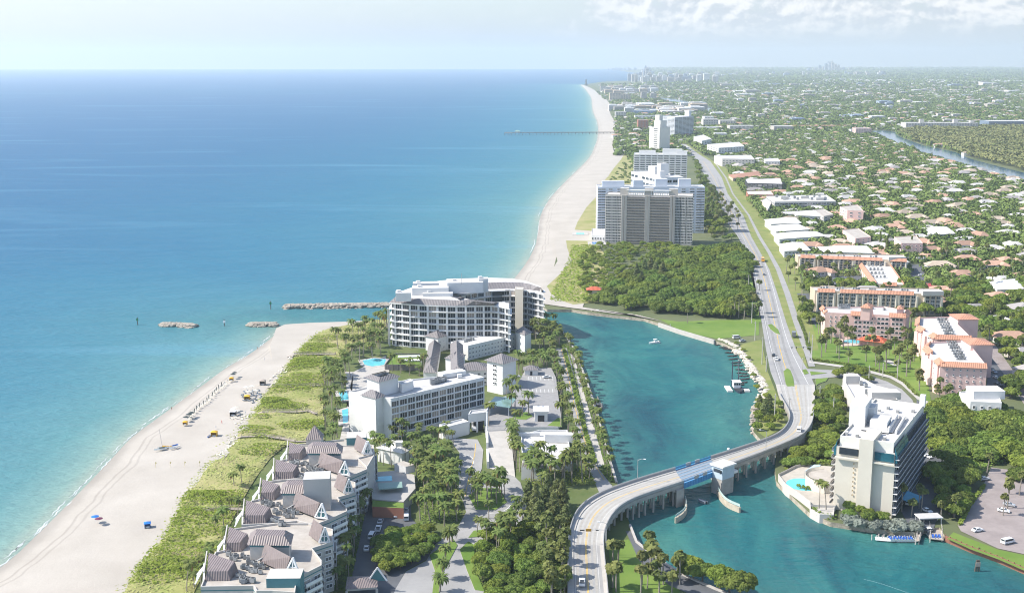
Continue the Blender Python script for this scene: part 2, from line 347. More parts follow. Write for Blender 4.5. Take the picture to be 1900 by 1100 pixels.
def sand_mat():
    m = bpy.data.materials.new('beach_sand'); m.use_nodes = True; nt = m.node_tree; N = nt.nodes; L = nt.links; b = N['Principled BSDF']
    b.inputs['Roughness'].default_value = .95; b.inputs['Specular IOR Level'].default_value = .15
    g = N.new('ShaderNodeNewGeometry'); at = N.new('ShaderNodeAttribute'); at.attribute_name = 'shore'
    n1 = N.new('ShaderNodeTexNoise'); n1.inputs['Scale'].default_value = .035; n1.inputs['Detail'].default_value = 9; n1.inputs['Roughness'].default_value = .65; L.new(g.outputs['Position'], n1.inputs[0])
    cr = N.new('ShaderNodeValToRGB'); L.new(n1.outputs[0], cr.inputs[0]); e = cr.color_ramp.elements
    e[0].position = .3; e[0].color = (.37, .342, .305, 1); e[1].position = .7; e[1].color = (.445, .417, .378, 1)
    # wobble the distance so tracks and the damp line wander
    n2 = N.new('ShaderNodeTexNoise'); n2.inputs['Scale'].default_value = .03; n2.inputs['Detail'].default_value = 3; L.new(g.outputs['Position'], n2.inputs[0])
    w = N.new('ShaderNodeMath'); w.operation = 'MULTIPLY_ADD'; L.new(n2.outputs[0], w.inputs[0]); w.inputs[1].default_value = 9; L.new(at.outputs['Fac'], w.inputs[2])
    dv = N.new('ShaderNodeMath'); dv.operation = 'MULTIPLY'; L.new(w.outputs[0], dv.inputs[0]); dv.inputs[1].default_value = .02
    r = N.new('ShaderNodeValToRGB'); L.new(dv.outputs[0], r.inputs[0]); e = r.color_ramp.elements
    st = [(0, .66), (.085, .70), (.15, .80), (.20, .95), (.262, 1), (.27, .80), (.283, .84), (.29, 1), (.322, 1), (.33, .83), (.34, .86), (.348, 1)]
    while len(e) < len(st): e.new(.5)
    for q, (p_, c) in zip(e, st): q.position = p_; q.color = (c, c*.985, c*.96, 1)
    mx = N.new('ShaderNodeMix'); mx.data_type = 'RGBA'; mx.blend_type = 'MULTIPLY'; mx.inputs[0].default_value = 1; L.new(cr.outputs[0], mx.inputs[6]); L.new(r.outputs[0], mx.inputs[7])
    # footprints and churned patches
    n3 = N.new('ShaderNodeTexNoise'); n3.inputs['Scale'].default_value = .45; n3.inputs['Detail'].default_value = 6; n3.inputs['Roughness'].default_value = .7; L.new(g.outputs['Position'], n3.inputs[0])
    bp = N.new('ShaderNodeBump'); bp.inputs['Strength'].default_value = .35; bp.inputs['Distance'].default_value = .5; L.new(n3.outputs[0], bp.inputs['Height']); L.new(bp.outputs[0], b.inputs['Normal'])
    L.new(mx.outputs[2], b.inputs['Base Color']); return m
SAND = sand_mat()
def beach(name, W, V, n, ext):
    A = resample(smooth_line(PP(W, 0), 2), n); B = resample(smooth_line(PP(V, 2), 2), n)
    ts = [-12, -3, 0, 1.2, 2.5, 4, 6, 8, 10, 12, 15, 18, 23, 30]
    nc = len(ts)+12; v = []; sh = []
    for a, b in zip(A, B):
        a = Vector((a[0], a[1], 0)); b = Vector((b[0], b[1], 0)); d = (b-a); ln = d.length; u = d/ln
        cols = [t*min(1, ln/60) for t in ts]; rest = np.linspace(cols[-1], ln+ext, 13)[1:]
        for t in list(cols)+list(rest):
            p = a+u*t; z = -1.2 if t < -5 else (.09*t if t < 0 else (min(1.2, .09*t) if t < 14 else min(2.25, 1.2+(t-14)*.03)))
            v.append((p[0], p[1], z+ (.08*sin(p[0]*.21)*cos(p[1]*.17) if t > 20 else 0))); sh.append(max(0, t))
    i = np.arange((n-1)*nc).reshape(n-1, nc)[:, :-1].ravel(); f = np.stack([i, i+nc, i+nc+1, i+1], 1)
    o = np_mesh(name, np.array(v), f[:, ::-1], SAND, smooth=True); add_attr(o.data, 'shore', sh); o['kind'] = 'structure'; return o
beach('beach', WN, VN, 160, 4)
beach('beach', WS, VS, 200, 8)

# mainland, with its rip-rap and sea-wall edge along the inlet
INLET_S = [(1002,566),(1015,574),(1060,574),(1090,579),(1140,585),(1195,591),(1225,601),(1260,613),(1325,632),(1345,638),(1365,648),(1380,665),(1395,690),(1412,712),(1418,730),(1412,752),(1402,775),(1397,800),(1410,815),(1440,842),(1437,872),(1440,893),(1466,918),(1500,950),(1540,968),(1600,977),(1660,985),(1700,987),(1718,980),(1742,978),(1752,993),(1800,1013),(1850,1031),(1905,1055),(1990,1086),(2200,1160)]
coast = [a*.25+b*.75 for a, b in zip(resample(smooth_line(PP(WS, 2), 1), 60), resample(smooth_line(PP(VS, 2), 1), 60))]
far = [P(1120,152), P(1170,150), P(1184,142), P(1181,136), P(1150,131.6), Vector((2700, 25000, 2)), Vector((25000, 25000, 2)), Vector((25000, 0, 2)), Vector((400, 200, 2))]
sheet('ground', PP(INLET_S)[::-1]+coast+far, 1.9, ground_mat(), skirt=(4, ROCK))
# resort peninsula
INLET_N = [(690,592),(760,592),(860,590),(1000,594),(1018,596),(1042,612),(1062,642),(1078,680),(1090,712),(1102,748),(1116,795),(1130,850),(1146,902),(1152,925),(1168,972),(1180,1003),(1218,1033),(1262,1062),(1330,1092),(1400,1118),(1500,1160),(1700,1260)]
resort = PP(INLET_N)+[P(1700, 1400), P(0, 1400), P(160, 1250)]+PP(VN)
build_sea()
sheet('resort_ground', resort, 1.9, SOIL, skirt=(4, CONC))
_o = sheet('beach', PP([(512,607),(528,600),(576,597),(640,595),(720,591),(720,598),(650,606),(612,630),(560,655),(538,680),(505,668),(500,640)]), 1.55, SAND, skirt=(3, SAND)); add_attr(_o.data, 'shore', [60.]*len(_o.data.vertices))
# surf: broken white wash along the waterline
def surf(name, line, seed, z=.06):
    r = random.Random(seed); b = MB(); A = resample(smooth_line(PP(line, 0), 2), 900)
    i = 4
    while i < len(A)-44:
        n = r.randint(10, 44); w0 = r.uniform(.06, .34); off = r.uniform(-1.5, 2.5)
        for k in range(n):
            p, q = A[i+k], A[i+k+1]; d = (q-p); 
            if d.length < 1e-6: continue
            u = Vector((-d[1], d[0], 0)).normalized(); wa = w0*math.sin(pi*k/n)+.02; wb = w0*math.sin(pi*(k+1)/n)+.02
            o = u*(off+sin(i*.7+k*.5)*.25); o2 = u*(off+sin(i*.7+(k+1)*.5)*.25)
            b.poly([p+o-u*wa+Vector((0, 0, z)), q+o2-u*wb+Vector((0, 0, z)), q+o2+u*wb+Vector((0, 0, z)), p+o+u*wa+Vector((0, 0, z))])
        i += n+r.randint(1, 9)
    tag(b.build(name, [mat('surf_foam', (.52, .55, .55), .9, .1, 1, pos=True)]), kind='stuff')
surf('surf_foam', WN, 3); surf('surf_foam', WN, 13); surf('surf_foam', WS[:15], 4)

# roads (paired edge lines in the photograph, on the ground)
def strip(name, left, right, z, material, kind='structure', n=None):
    if name in NOTREE: EXC.append([tuple(p[:2]) for p in PP(left, z)+PP(right, z)[::-1]])
    b = MB(); A, B = (PP(left, z) if not isinstance(left[0], Vector) else left), (PP(right, z) if not isinstance(right[0], Vector) else right)
    if len(A) != len(B): A, B = resample(A, 70), resample(B, 70)
    for i in range(len(A)-1): b.poly([A[i], B[i], B[i+1], A[i+1]])
    o = b.build(name, [material])
    if kind: o['kind'] = kind
    return o
ROADL = [(1444,735),(1439,715),(1429,690),(1421,650),(1413,600),(1404,545),(1395,500),(1384,470),(1369,440),(1339,400),(1326,360),(1310,330),(1292,300),(1279,285),(1262,268)]
ROADR = [(1512,735),(1511,715),(1500,690),(1477,650),(1459,600),(1442,545),(1427,500),(1411,470),(1394,440),(1379,400),(1350,360),(1339,330),(1318,300),(1294,285),(1272,268)]
strip('road', ROADL, ROADR, 2.12, ASPH)
SIDL = [(1500,680),(1490,650),(1472,600),(1455,545),(1439,500),(1424,470),(1406,440),(1387,400),(1358,360),(1345,330),(1324,300)]
SIDR = [(1512,680),(1501,650),(1484,600),(1466,545),(1448,500),(1431,470),(1412,440),(1391,400),(1361,360),(1348,330),(1326,300)]
strip('path', SIDL, SIDR, 2.14, ASPH)
strip('lawn', ROADR[2:], SIDL[1:]+[(1300,285),(1276,268)], 2.06, GRASS2)
strip('lawn', SIDR[1:], [(1519,650),(1506,600),(1490,545),(1482,500),(1462,470),(1446,440),(1412,400),(1380,360),(1362,330),(1336,300)], 2.05, GRASS2)
# green islands on the road
for pts in ([(1424,604),(1431,602),(1443,612),(1447,622),(1438,619),(1429,612)],
            [(1453,690),(1460,684),(1466,688),(1471,702),(1474,722),(1474,742),(1465,730),(1457,712)],
            [(1487,687),(1495,686),(1500,694),(1492,696)], [(1502,690),(1534,693),(1520,695),(1504,697)],
            [(1512,704),(1536,702),(1532,708),(1520,712),(1514,716)]):
    b = MB(); b.prism(PP(pts), 2.0, 2.27, 1, 0); o = b.build('traffic_island', [GRASS, CONC]); tag(o, kind='structure')
# side street round the pink flats to the riverside hotel
strip('road', [(1490,684),(1545,687),(1580,692),(1612,697),(1645,708),(1672,722),(1692,742),(1700,760)], [(1500,704),(1548,700),(1575,702),(1602,708),(1630,720),(1652,734),(1660,750),(1662,765)], 2.13, ASPH)
strip('path', [(1500,670),(1555,677),(1607,686),(1654,698),(1676,710),(1706,738),(1757,762)], [(1500,673),(1555,681),(1605,690),(1651,702),(1672,714),(1701,741),(1750,766)], 2.15, SIDEW)
sheet('lawn', PP([(1506,603),(1530,598),(1700,598),(1716,680),(1727,745),(1757,762),(1706,738),(1676,710),(1654,698),(1607,686),(1555,677),(1505,668)]), 2.04, GRASS)
sheet('lawn', PP([(1700,741),(1757,766),(1765,800),(1740,790),(1700,758)]), 2.045, GRASS)
# inlet park, coastal dune south, condo lawn
sheet('lawn', PP([(1222,592),(1260,597),(1330,594),(1408,594),(1408,622),(1330,629),(1290,621),(1255,610)]), 2.05, GRASS)
sheet('lawn', PP([(1372,640),(1412,630),(1424,690),(1444,740),(1458,790),(1420,812),(1402,800),(1410,770),(1420,740),(1415,710),(1395,680)]), 2.035, GRASS2)
sheet('lawn', PP([(1393,470),(1384,470),(1395,500),(1404,545),(1412,598),(1394,598),(1388,545),(1382,500)]), 2.04, GRASS)
for _p, _z in (([(998,562),(1006,533),(1020,508),(1034,485),(1028,461),(1030,442),(1048,415),(1072,385),(1098,362),(1120,400),(1122,450),(1110,470),(1100,520),(1080,572)], 2.28), ([(1003,564),(1009,545),(1015,533),(1022,546),(1048,561),(1075,570),(1140,579),(1228,597),(1192,588),(1140,583),(1092,576),(1058,572)], 2.40)):
    _o = sheet('beach', PP(_p), _z, SAND); add_attr(_o.data, 'shore', [60.]*len(_o.data.vertices))
sheet('dune_grass', PP([(1014,532),(1040,508),(1061,485),(1052,461),(1050,447),(1100,448),(1120,470),(1130,520),(1120,560),(1060,566),(1020,560)]), 2.34, DUNEC)
sheet('dune_grass', PP([(1066,427),(1071,413),(1088,385),(1106,366),(1112,400),(1110,430)]), 2.35, DUNEC)
sheet('dune_grass', PP([(1130,325),(1140,311),(1152,297),(1160,283),(1156,262),(1151,247),(1165,247),(1190,270),(1185,300),(1170,330)]), 2.35, DUNEC)
sheet('dune_grass', PP([(1112,345),(1130,326),(1141,312),(1153,297),(1176,296),(1176,340),(1168,345)]), 2.36, DUNEC)
# car parks
for pts, mm in (([(1478,545),(1500,545),(1508,560),(1515,610),(1492,570)], ASPH2), ([(1680,490),(1708,492),(1722,525),(1690,530),(1684,505)], ASPH2),
                ([(1510,515),(1600,512),(1600,530),(1512,532)], ASPH2), ([(1832,655),(1850,660),(1872,735),(1850,742),(1830,730)], ASPH2),
                ([(1700,740),(1735,780),(1790,830),(1800,870),(1760,900),(1730,985),(1690,985),(1672,950),(1700,880)], ASPH2)):
    sheet('car_park', PP(pts), 2.09, mm)
sheet('road', PP([(1822,640),(1845,640),(1905,725),(1930,760),(1905,760),(1880,720)]), 2.10, PAVER2)
sheet('car_park', PP([(1838,868),(1870,872),(1960,905),(1990,1060),(1905,1030),(1850,1018),(1782,986),(1776,975),(1800,930),(1824,900)]), 2.11, PAVER2)
sheet('lawn', PP([(1768,988),(1850,1020),(1905,1032),(1990,1060),(1990,1092),(1905,1062),(1850,1038),(1800,1020),(1756,1000)]), 2.12, GRASS)
sheet('tennis_court', PP([(1703,526),(1742,527),(1748,538),(1708,536)]), 2.12, mat('red_court', (.36, .07, .07), .9, pos=True))
# waterways behind the houses
WATER2 = mat('canal_water', (.02, .075, .155), .12, scale=.02, col2=(.035, .11, .20), spec=.4, pos=True, bump=.08)
UP = [(1612,244),(1640,243),(1660,246),(1668,254),(1682,260),(1716,272),(1753,279),(1774,284),(1800,296),(1853,310),(1900,322),(2000,352),(2200,420)]
DN = [(1616,247),(1624,250),(1635,257),(1654,264),(1677,273),(1703,283),(1741,296),(1770,302),(1800,310),(1834,321),(1872,330),(1900,340),(2000,372),(2200,446)]
strip('canal', UP[:len(DN)], (DN+[(2200,446)])[:len(UP)], 2.12, WATER2)
sheet('canal', PP([(1224,182),(1250,184),(1290,192),(1319,200),(1324,207),(1300,208),(1291,200),(1269,195),(1229,187)]), 2.2, WATER2)
sheet('canal', PP([(1395,150),(1430,151),(1434,154),(1400,155)]), 2.2, WATER2)
# ---- resort paving
sheet('road', PP([(1031,646),(1051,646),(1060,675),(1071,725),(1087,787),(1098,830),(1110,870),(1134,900),(1150,935),(1118,930),(1094,875),(1084,843),(1067,787),(1051,731),(1038,682)]), 2.10, ASPH)
sheet('path', PP([(1053,648),(1066,665),(1080,720),(1092,760),(1104,800),(1116,845),(1122,866),(1110,866),(1098,830),(1087,787),(1073,725),(1062,675)]), 2.14, SIDEW)
drive = [(830,812),(885,815),(896,835),(893,870),(876,905),(868,930),(858,930),(846,900),(848,872),(852,840)]
sheet('road', PP(drive), 2.10, ASPH)
sheet('road', PP([(858,928),(868,905),(890,892),(915,885),(950,880),(965,895),(972,918),(978,935),(965,975),(940,990),(905,997),(880,1010),(878,1040),(880,1060),(900,1100),(915,1125),(720,1125),(733,1092),(752,1060),(790,1040),(806,1010),(830,990),(850,975),(864,950)]), 2.105, ASPH)
sheet('car_park', PP([(690,915),(745,905),(760,905),(762,960),(775,975),(800,985),(808,1005),(790,1038),(752,1058),(735,1090),(718,1130),(640,1130),(660,1030),(675,960)]), 2.095, ASPH2)
# ------------------------------------------------------------------ building kit
WHITE = mat('white_stucco', (.66, .655, .64), .85, .06, .15, pos=True)
WHITE2 = mat('white_paint', (.80, .80, .79), .7, .05, .5)
CREAM = mat('cream_stucco', (.61, .56, .47), .85, .06, .12, pos=True)
CREAM2 = mat('pale_cream_stucco', (.49, .465, .43), .85, .06, .12, pos=True)
TANW = mat('tan_stucco', (.50, .41, .31), .85, .08, .12, pos=True)
PINK = mat('pink_stucco', (.68, .475, .43), .85, .06, .12, pos=True)
PINKD = mat('dark_pink_stucco', (.60, .33, .27), .85, .06, .3, pos=True)
GREYW = mat('grey_concrete_wall', (.42, .39, .35), .85, .08, .12, pos=True)
REDW = mat('red_brown_wall', (.34, .15, .10), .85, .1, .12, pos=True)
FLAT = mat('white_flat_roof', (.46, .447, .43), .9, scale=.18, col2=(.60, .588, .567), pos=True, detail=8)
FLATG = mat('grey_flat_roof', (.40, .39, .385), .9, scale=.2, col2=(.54, .53, .52), pos=True, detail=8)
FLATT = mat('worn_tan_roof', (.33, .295, .255), .9, scale=.25, col2=(.47, .435, .39), pos=True, detail=8)
def seam_mat(name, col, sp, rough=.6, rnd=0):
    "metal or tile roof: fine ribs running up the slope, in colour and bump"
    m = mat(name, col, rough, .12, .5, rnd=rnd); nt = m.node_tree; N = nt.nodes; L = nt.links; b = N['Principled BSDF']
    g = N.new('ShaderNodeNewGeometry'); w = N.new('ShaderNodeTexWave'); w.inputs['Scale'].default_value = 1/sp; w.inputs['Distortion'].default_value = .3
    mp = N.new('ShaderNodeMapping'); mp.inputs['Rotation'].default_value = (0, 0, .12); L.new(g.outputs['Position'], mp.inputs[0]); L.new(mp.outputs[0], w.inputs[0])
    bp = N.new('ShaderNodeBump'); bp.inputs['Strength'].default_value = .5; bp.inputs['Distance'].default_value = .25; L.new(w.outputs[0], bp.inputs['Height']); L.new(bp.outputs[0], b.inputs['Normal'])
    return m
GREYT = seam_mat('grey_tile_roof', (.185, .17, .17), 3.)
MAUVE = seam_mat('mauve_metal_roof', (.205, .168, .162), 2.4, .5)
ORANGE = seam_mat('orange_tile_roof', (.47, .235, .15), 3.)
REDT = seam_mat('red_tile_roof', (.50, .12, .06), 3.)
TEAL = mat('teal_paint', (.07, .20, .22), .6, .08, .5)
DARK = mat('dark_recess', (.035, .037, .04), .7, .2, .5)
STEEL = mat('grey_steel', (.36, .37, .38), .45, .1, 1, metal=.3)
BLACK = mat('black_rubber', (.02, .02, .02), .7)
def glass_mat(name, col, rnd=.5, rough=.08):
    return mat(name, col, rough, .3, .35, spec=.38, rnd=rnd)
GLASS = glass_mat('dark_window_glass', (.030, .038, .047)); GLASSB = glass_mat('blue_glass', (.03, .13, .17), .2); GLASSG = glass_mat('grey_glass', (.09, .10, .11), .4)
CURT = mat('curtained_window', (.34, .30, .26), .5, .15, .5, rnd=.3)
WBLUE = mat('pale_pool_water', (.13, .52, .60), .05, .1, .3, spec=.5, pos=True, bump=.05)

def zat(px, pyb, pyt, z0=2.0):
    v = P(px, pyb, z0); lo, hi = z0, 400
    for _ in range(50):
        m = (lo+hi)/2
        if px_of((v[0], v[1], m))[1] > pyt: lo = m
        else: hi = m
    return lo
def xy(px, py, z): v = P(px, py, z); return (v[0], v[1])
def ccw(pts):
    return pts if sum(pts[i-1][0]*pts[i][1]-pts[i][0]*pts[i-1][1] for i in range(len(pts))) > 0 else pts[::-1]
def off_poly(pts, d):
    "grow (d>0) a ccw outline"
    pts = ccw([(p[0], p[1]) for p in pts]); n = len(pts); out = []
    for i in range(n):
        a, b, c = (Vector(pts[j % n]) for j in (i-1, i, i+1)); u = (b-a).normalized(); v = (c-b).normalized()
        n1 = Vector((u[1], -u[0])); n2 = Vector((v[1], -v[0])); k = n1+n2
        k = k/max(.35, k.dot(n1)) if k.length > .1 else n1
        out.append((b[0]+k[0]*d, b[1]+k[1]*d))
    return out
def quad3(a, b, c): return [a, b, c, (a[0]+c[0]-b[0], a[1]+c[1]-b[1])]
def body(root, pts, z0, z1, wall, roofm, parapet=.5, wname='wall', rname='roof'):
    "walls as one part, the flat roof behind its parapet as another"
    pts = ccw(pts); b = MB(); n = len(pts)
    if z0 < 3: EXC.append(pts)
    for i in range(n):
        j = (i+1) % n; b.poly([(*pts[i], z0), (*pts[j], z0), (*pts[j], z1), (*pts[i], z1)])
    if parapet:
        q = off_poly(pts, -.35)
        for i in range(n):
            j = (i+1) % n
            b.poly([(*pts[i], z1), (*pts[j], z1), (*q[j], z1), (*q[i], z1)]); b.poly([(*q[i], z1), (*q[j], z1), (*q[j], z1-parapet), (*q[i], z1-parapet)])
    else: q = pts
    b.build(wname, [wall], root)
    r = MB(); r.poly([(*p, z1-parapet) for p in q]); r.build(rname, [roofm], root)
WIN_CACHE = {}
def win_mesh(w, h, style, fr, gl):
    k = (round(w, 1), round(h, 1), style, fr.name, gl.name)
    if k in WIN_CACHE: return WIN_CACHE[k]
    w, h = k[0], k[1]; b = MB()
    b.poly([(-w/2, -.05, 0), (w/2, -.05, 0), (w/2, -.05, h), (-w/2, -.05, h)], 1)
    t = min(.16, w*.09, h*.09)
    n = {'plain': 2, 'wide': max(2, int(w/1.3)), 'bay': 3, 'slot': 1, 'arch': 1, 'strip': max(2, int(w/2.2))}[style]
    for x in ((-w/2), (w/2)): b.box(x, -.1, 0, t, .2, h)
    for i in range(1, n): b.box(-w/2+w*i/n, -.08, t, t*.7, .14, h-2*t)
    for z in (0, h-t): b.box(0, -.1, z, w-t, .2, t)
    if style == 'bay': b.box(0, -.3, -.12, w+.3, .5, .14)
    if style == 'plain': b.box(0, -.16, -.1, w+.2, .3, .12)
    if style == 'arch':
        for s in (-1, 1): b.poly([(s*w/2, -.12, h*.8), (s*w/2, -.12, h), (0, -.12, h), (s*w*.25, -.12, h*.96)][::s])
    WIN_CACHE[k] = b.build('window', [fr, gl], link=False); return WIN_CACHE[k]
def facade(root, a, b, z0, z1, rows, cols, fr=None, gl=None, style='plain', hfill=.55, wfill=.6, centre=None, skip=None, proud=.02, curtains=.12, name='window'):
    "a grid of windows, each its own part, on the wall from a to b; facing away from `centre`"
    fr = fr or WHITE2; gl = gl or GLASS
    a, b = Vector(a[:2]), Vector(b[:2]); u = b-a; ln = u.length; u.normalize(); n = Vector((u[1], -u[0]))
    if centre is not None and n.dot((a+b)/2-Vector(centre[:2])) < 0: a, b = b, a; u = -u; n = -n
    rz = math.atan2(u[1], u[0]); fh = (z1-z0)/rows
    cl = cols if isinstance(cols, (list, tuple)) else [((i+.5)/cols, wfill*ln/cols) for i in range(cols)]
    for r in range(rows):
        for ci, (fx, w) in enumerate(cl):
            if skip and skip(r, ci): continue
            WINQ.setdefault(root.name, []).append((root, a+u*ln*fx+n*proud, z0+fh*r+fh*(1-hfill)*.5, rz, w, fh*hfill, style, fr, CURT if rng.random() < curtains else gl, name))
WINQ = {}
def flush_windows(root, most=98):
    q = WINQ.pop(root.name, []); q.sort(key=lambda t: t[1].length*1-t[4]*t[5])
    loc = root.location
    for i, (r, p, z, rz, w, h, st, fr, gl, nm) in enumerate(q):
        src = win_mesh(w, h, st, fr, gl)
        if i < most:
            o = src.copy(); o.name = nm; COL.objects.link(o); o.parent = root; o.location = (p[0]-loc[0], p[1]-loc[1], z-loc[2]); o.rotation_euler = (0, 0, rz)
    rest = q[most:]
    if rest:
        V, FF, MI, ML = [], [], [], []; base = 0
        for r, p, z, rz, w, h, st, fr, gl, nm in rest:
            me = win_mesh(w, h, st, fr, gl).data; M = Matrix.Translation((p[0]-loc[0], p[1]-loc[1], z-loc[2])) @ Matrix.Rotation(rz, 4, 'Z')
            for q_ in (fr, gl):
                if q_ not in ML: ML.append(q_)
            V += [tuple(M @ v.co) for v in me.vertices]
            for pl in me.polygons: FF.append(tuple(x+base for x in pl.vertices)); MI.append(ML.index((fr, gl)[pl.material_index]))
            base += len(me.vertices)
        me = bpy.data.meshes.new('windows'); me.from_pydata(V, [], FF)
        for q_ in ML: me.materials.append(q_)
        me.polygons.foreach_set('material_index', MI); me.update()
        o = bpy.data.objects.new('small_windows', me); COL.objects.link(o); o.parent = root; o['kind'] = 'stuff'
def balcony(root, a, b, z, depth, centre, slab=WHITE, rail=None, h=1.05, name='balcony', inset=0.):
    a, b = Vector(a[:2]), Vector(b[:2]); u = (b-a); n = Vector((u[1], -u[0])).normalized()
    if n.dot((a+b)/2-Vector(centre[:2])) < 0: n = -n
    a = a+u*inset; b = b-u*inset
    m = MB(); m.prism([a, b, b+n*depth, a+n*depth], z-.25, z, 0, 0, True)
    p, q = a+n*(depth-.06), b+n*(depth-.06)
    r = MB(); r.beam((*p, z+h), (*q, z+h), .1, .1, 0); r.beam((*p, z+h*.5), (*q, z+h*.5), .05, h*.86, 1)
    o = m.build(name, [slab], root); r.build('railing', [rail or WHITE2, slab if rail is None else rail], o)
def hiproof(root, quad, z, h, m, over=.8, ridge=.5, name='roof'):
    b = MB(); b.hip(quad, z, h, over, 0, ridge); return b.build(name, [m], root)
def ac_units(root, pts, z, s=1.3, n_=99):
    root = next((k for k in root.children if k.name.split('.')[0] == 'roof'), root)     # they stand on the roof part
    for i, (x, y) in enumerate(pts[:n_]):
        k = rng.uniform(.8, 1.2)*s; b = MB(); rz = rng.uniform(-.3, .3); b.box(x, y, z+.25, k, k, k*.95, rz, 0); b.box(x, y, z, k*.8, k*.8, .3, rz, 1); b.box(x, y, z+.25+k*.95, k*.72, k*.72, .07, rz, 1)
        b.build('air_conditioner', [ACM, DARK], root)
ACM = mat('weathered_grey_metal', (.30, .31, .31), .55, .15, 2, rnd=.25)
def boxpart(root, name, x, y, z, sx, sy, sz, rz=0, m=None, mt=None):
    b = MB(); b.box(x, y, z, sx, sy, sz, rz, 0, 1); return b.build(name, [m or WHITE, mt or m or FLAT], root)
def cen(pts): return (sum(p[0] for p in pts)/len(pts), sum(p[1] for p in pts)/len(pts))
def lerp2(a, b, t): return (a[0]+(b[0]-a[0])*t, a[1]+(b[1]-a[1])*t)

# ------------------------------------------------------------------ white beach hotel (long wing)
def hotel_wing():
    zr = zat(724, 814, 739); root = thing('beach_hotel', 'long white hotel wing with a grid of dark three-pane windows over its drive', 'hotel', (*xy(724, 739, zr), 1.9))
    A, B, C, D = xy(724, 739, zr), xy(897.5, 699, zr), xy(871, 692, zr), xy(646, 725.5, zr)
    E, G = xy(763, 703, zr), xy(700, 712, zr); c = cen([A, B, C, D])
    body(root, [A, B, C, E, G, D], 1.5, zr, WHITE, FLATG, .7)
    fl = (zr-1.6-(zr-17.2))/5
    facade(root, A, B, zr-17, zr-1.3, 5, [((i+.53)/12.1, 0.88*math.dist(A, B)/12.1) for i in range(12)], style='bay', hfill=.88, centre=c, curtains=.15, skip=lambda r, i: r == 0 and i > 8)
    # thin white fins and floor lines between bays
    u = Vector(B)-Vector(A); n = Vector((u[1], -u[0])).normalized()
    if n.dot(Vector(A)-Vector(c)) < 0: n = -n
    for i in range(13):
        p = Vector(A)+u*((i+.03)/12.1); b = MB(); q = p+n*.25; b.beam((*q, zr-17 if i < 10 else zr-13.8), (*q, zr-.6), .45, .5, 0); b.build('wall_fin', [WHITE], root)
    # stair tower with its own little hip roof at the near end
    T = [xy(x, y, zr+1) for x, y in ((671, 731), (696, 737.5), (712, 731.5))]; T = quad3(*T)
    body(root, T, 1.5, zr+.6, WHITE, FLATG, .2, 'stair_tower', 'tower_top'); hiproof(root, T, zr+.6, 2.6, GREYT, .9, .5, 'tower_roof')
    # penthouse
    zp = zr+7
    T = quad3(xy(680, 698, zp), xy(703, 706, zp), xy(738, 697, zp)); body(root, T, zr-.6, zp, WHITE, DARK, 1.2, 'penthouse', 'penthouse_roof')
    b = MB(); o1 = off_poly(T, 1.0); o2 = off_poly(T, -1.6)
    for i in range(4):
        j = (i+1) % 4; b.poly([(*o1[i], zp-.3), (*o1[j], zp-.3), (*o2[j], zp+1.1), (*o2[i], zp+1.1)])
    b.build('penthouse_eave', [GREYT], root)
    for k in (0, 1):
        p = lerp2(T[1], T[2], .25+.42*k); u2 = (Vector(T[2])-Vector(T[1])).normalized()
    T2 = quad3(xy(739, 707, zr+4), xy(745, 711, zr+4), xy(766, 704, zr+4)); body(root, T2, zr-.6, zr+3.6, WHITE, FLATG, .3, 'lift_house', 'lift_house_roof')
    ac_units(root, [xy(800+i*3.2+j*2, 709-i*.9+j*1.6, zr) for i in range(8) for j in range(2)], zr-.6, 1.7)
    p = xy(838, 695, zr); boxpart(root, 'duct_housing', *p, zr-.5, 13, 5, 2.2, .55, WHITE)
    p = xy(852, 698, zr); boxpart(root, 'roof_vent', *p, zr-.5, 2, 2, 1.6, .2, WHITE)
    p = xy(760, 717, zr); boxpart(root, 'roof_vent', *p, zr-.5, 3, 2, 1.2, .5, WHITE)
    # service annexe at the foot and the covered dock
    za = 2+6.2
    Q = quad3(xy(826, 792, za), xy(869, 781, za), xy(857, 776, za)); body(root, Q, 1.5, za, WHITE, FLATG, .5, 'annexe', 'annexe_roof')
    zq = 2+9
    Q = quad3(xy(868, 768, zq), xy(901, 764, zq), xy(905, 757, zq)); body(root, Q, 6.9, zq, WHITE, FLATG, .5, 'dock_canopy', 'canopy_roof')
    for t in (.04, .5, .96):
        p = lerp2(Q[0], Q[1], t); boxpart(root, 'canopy_post', *p, 1.9, .8, .8, 5.0)
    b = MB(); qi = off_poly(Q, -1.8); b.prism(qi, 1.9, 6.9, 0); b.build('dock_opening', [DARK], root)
    flush_windows(root)
hotel_wing()

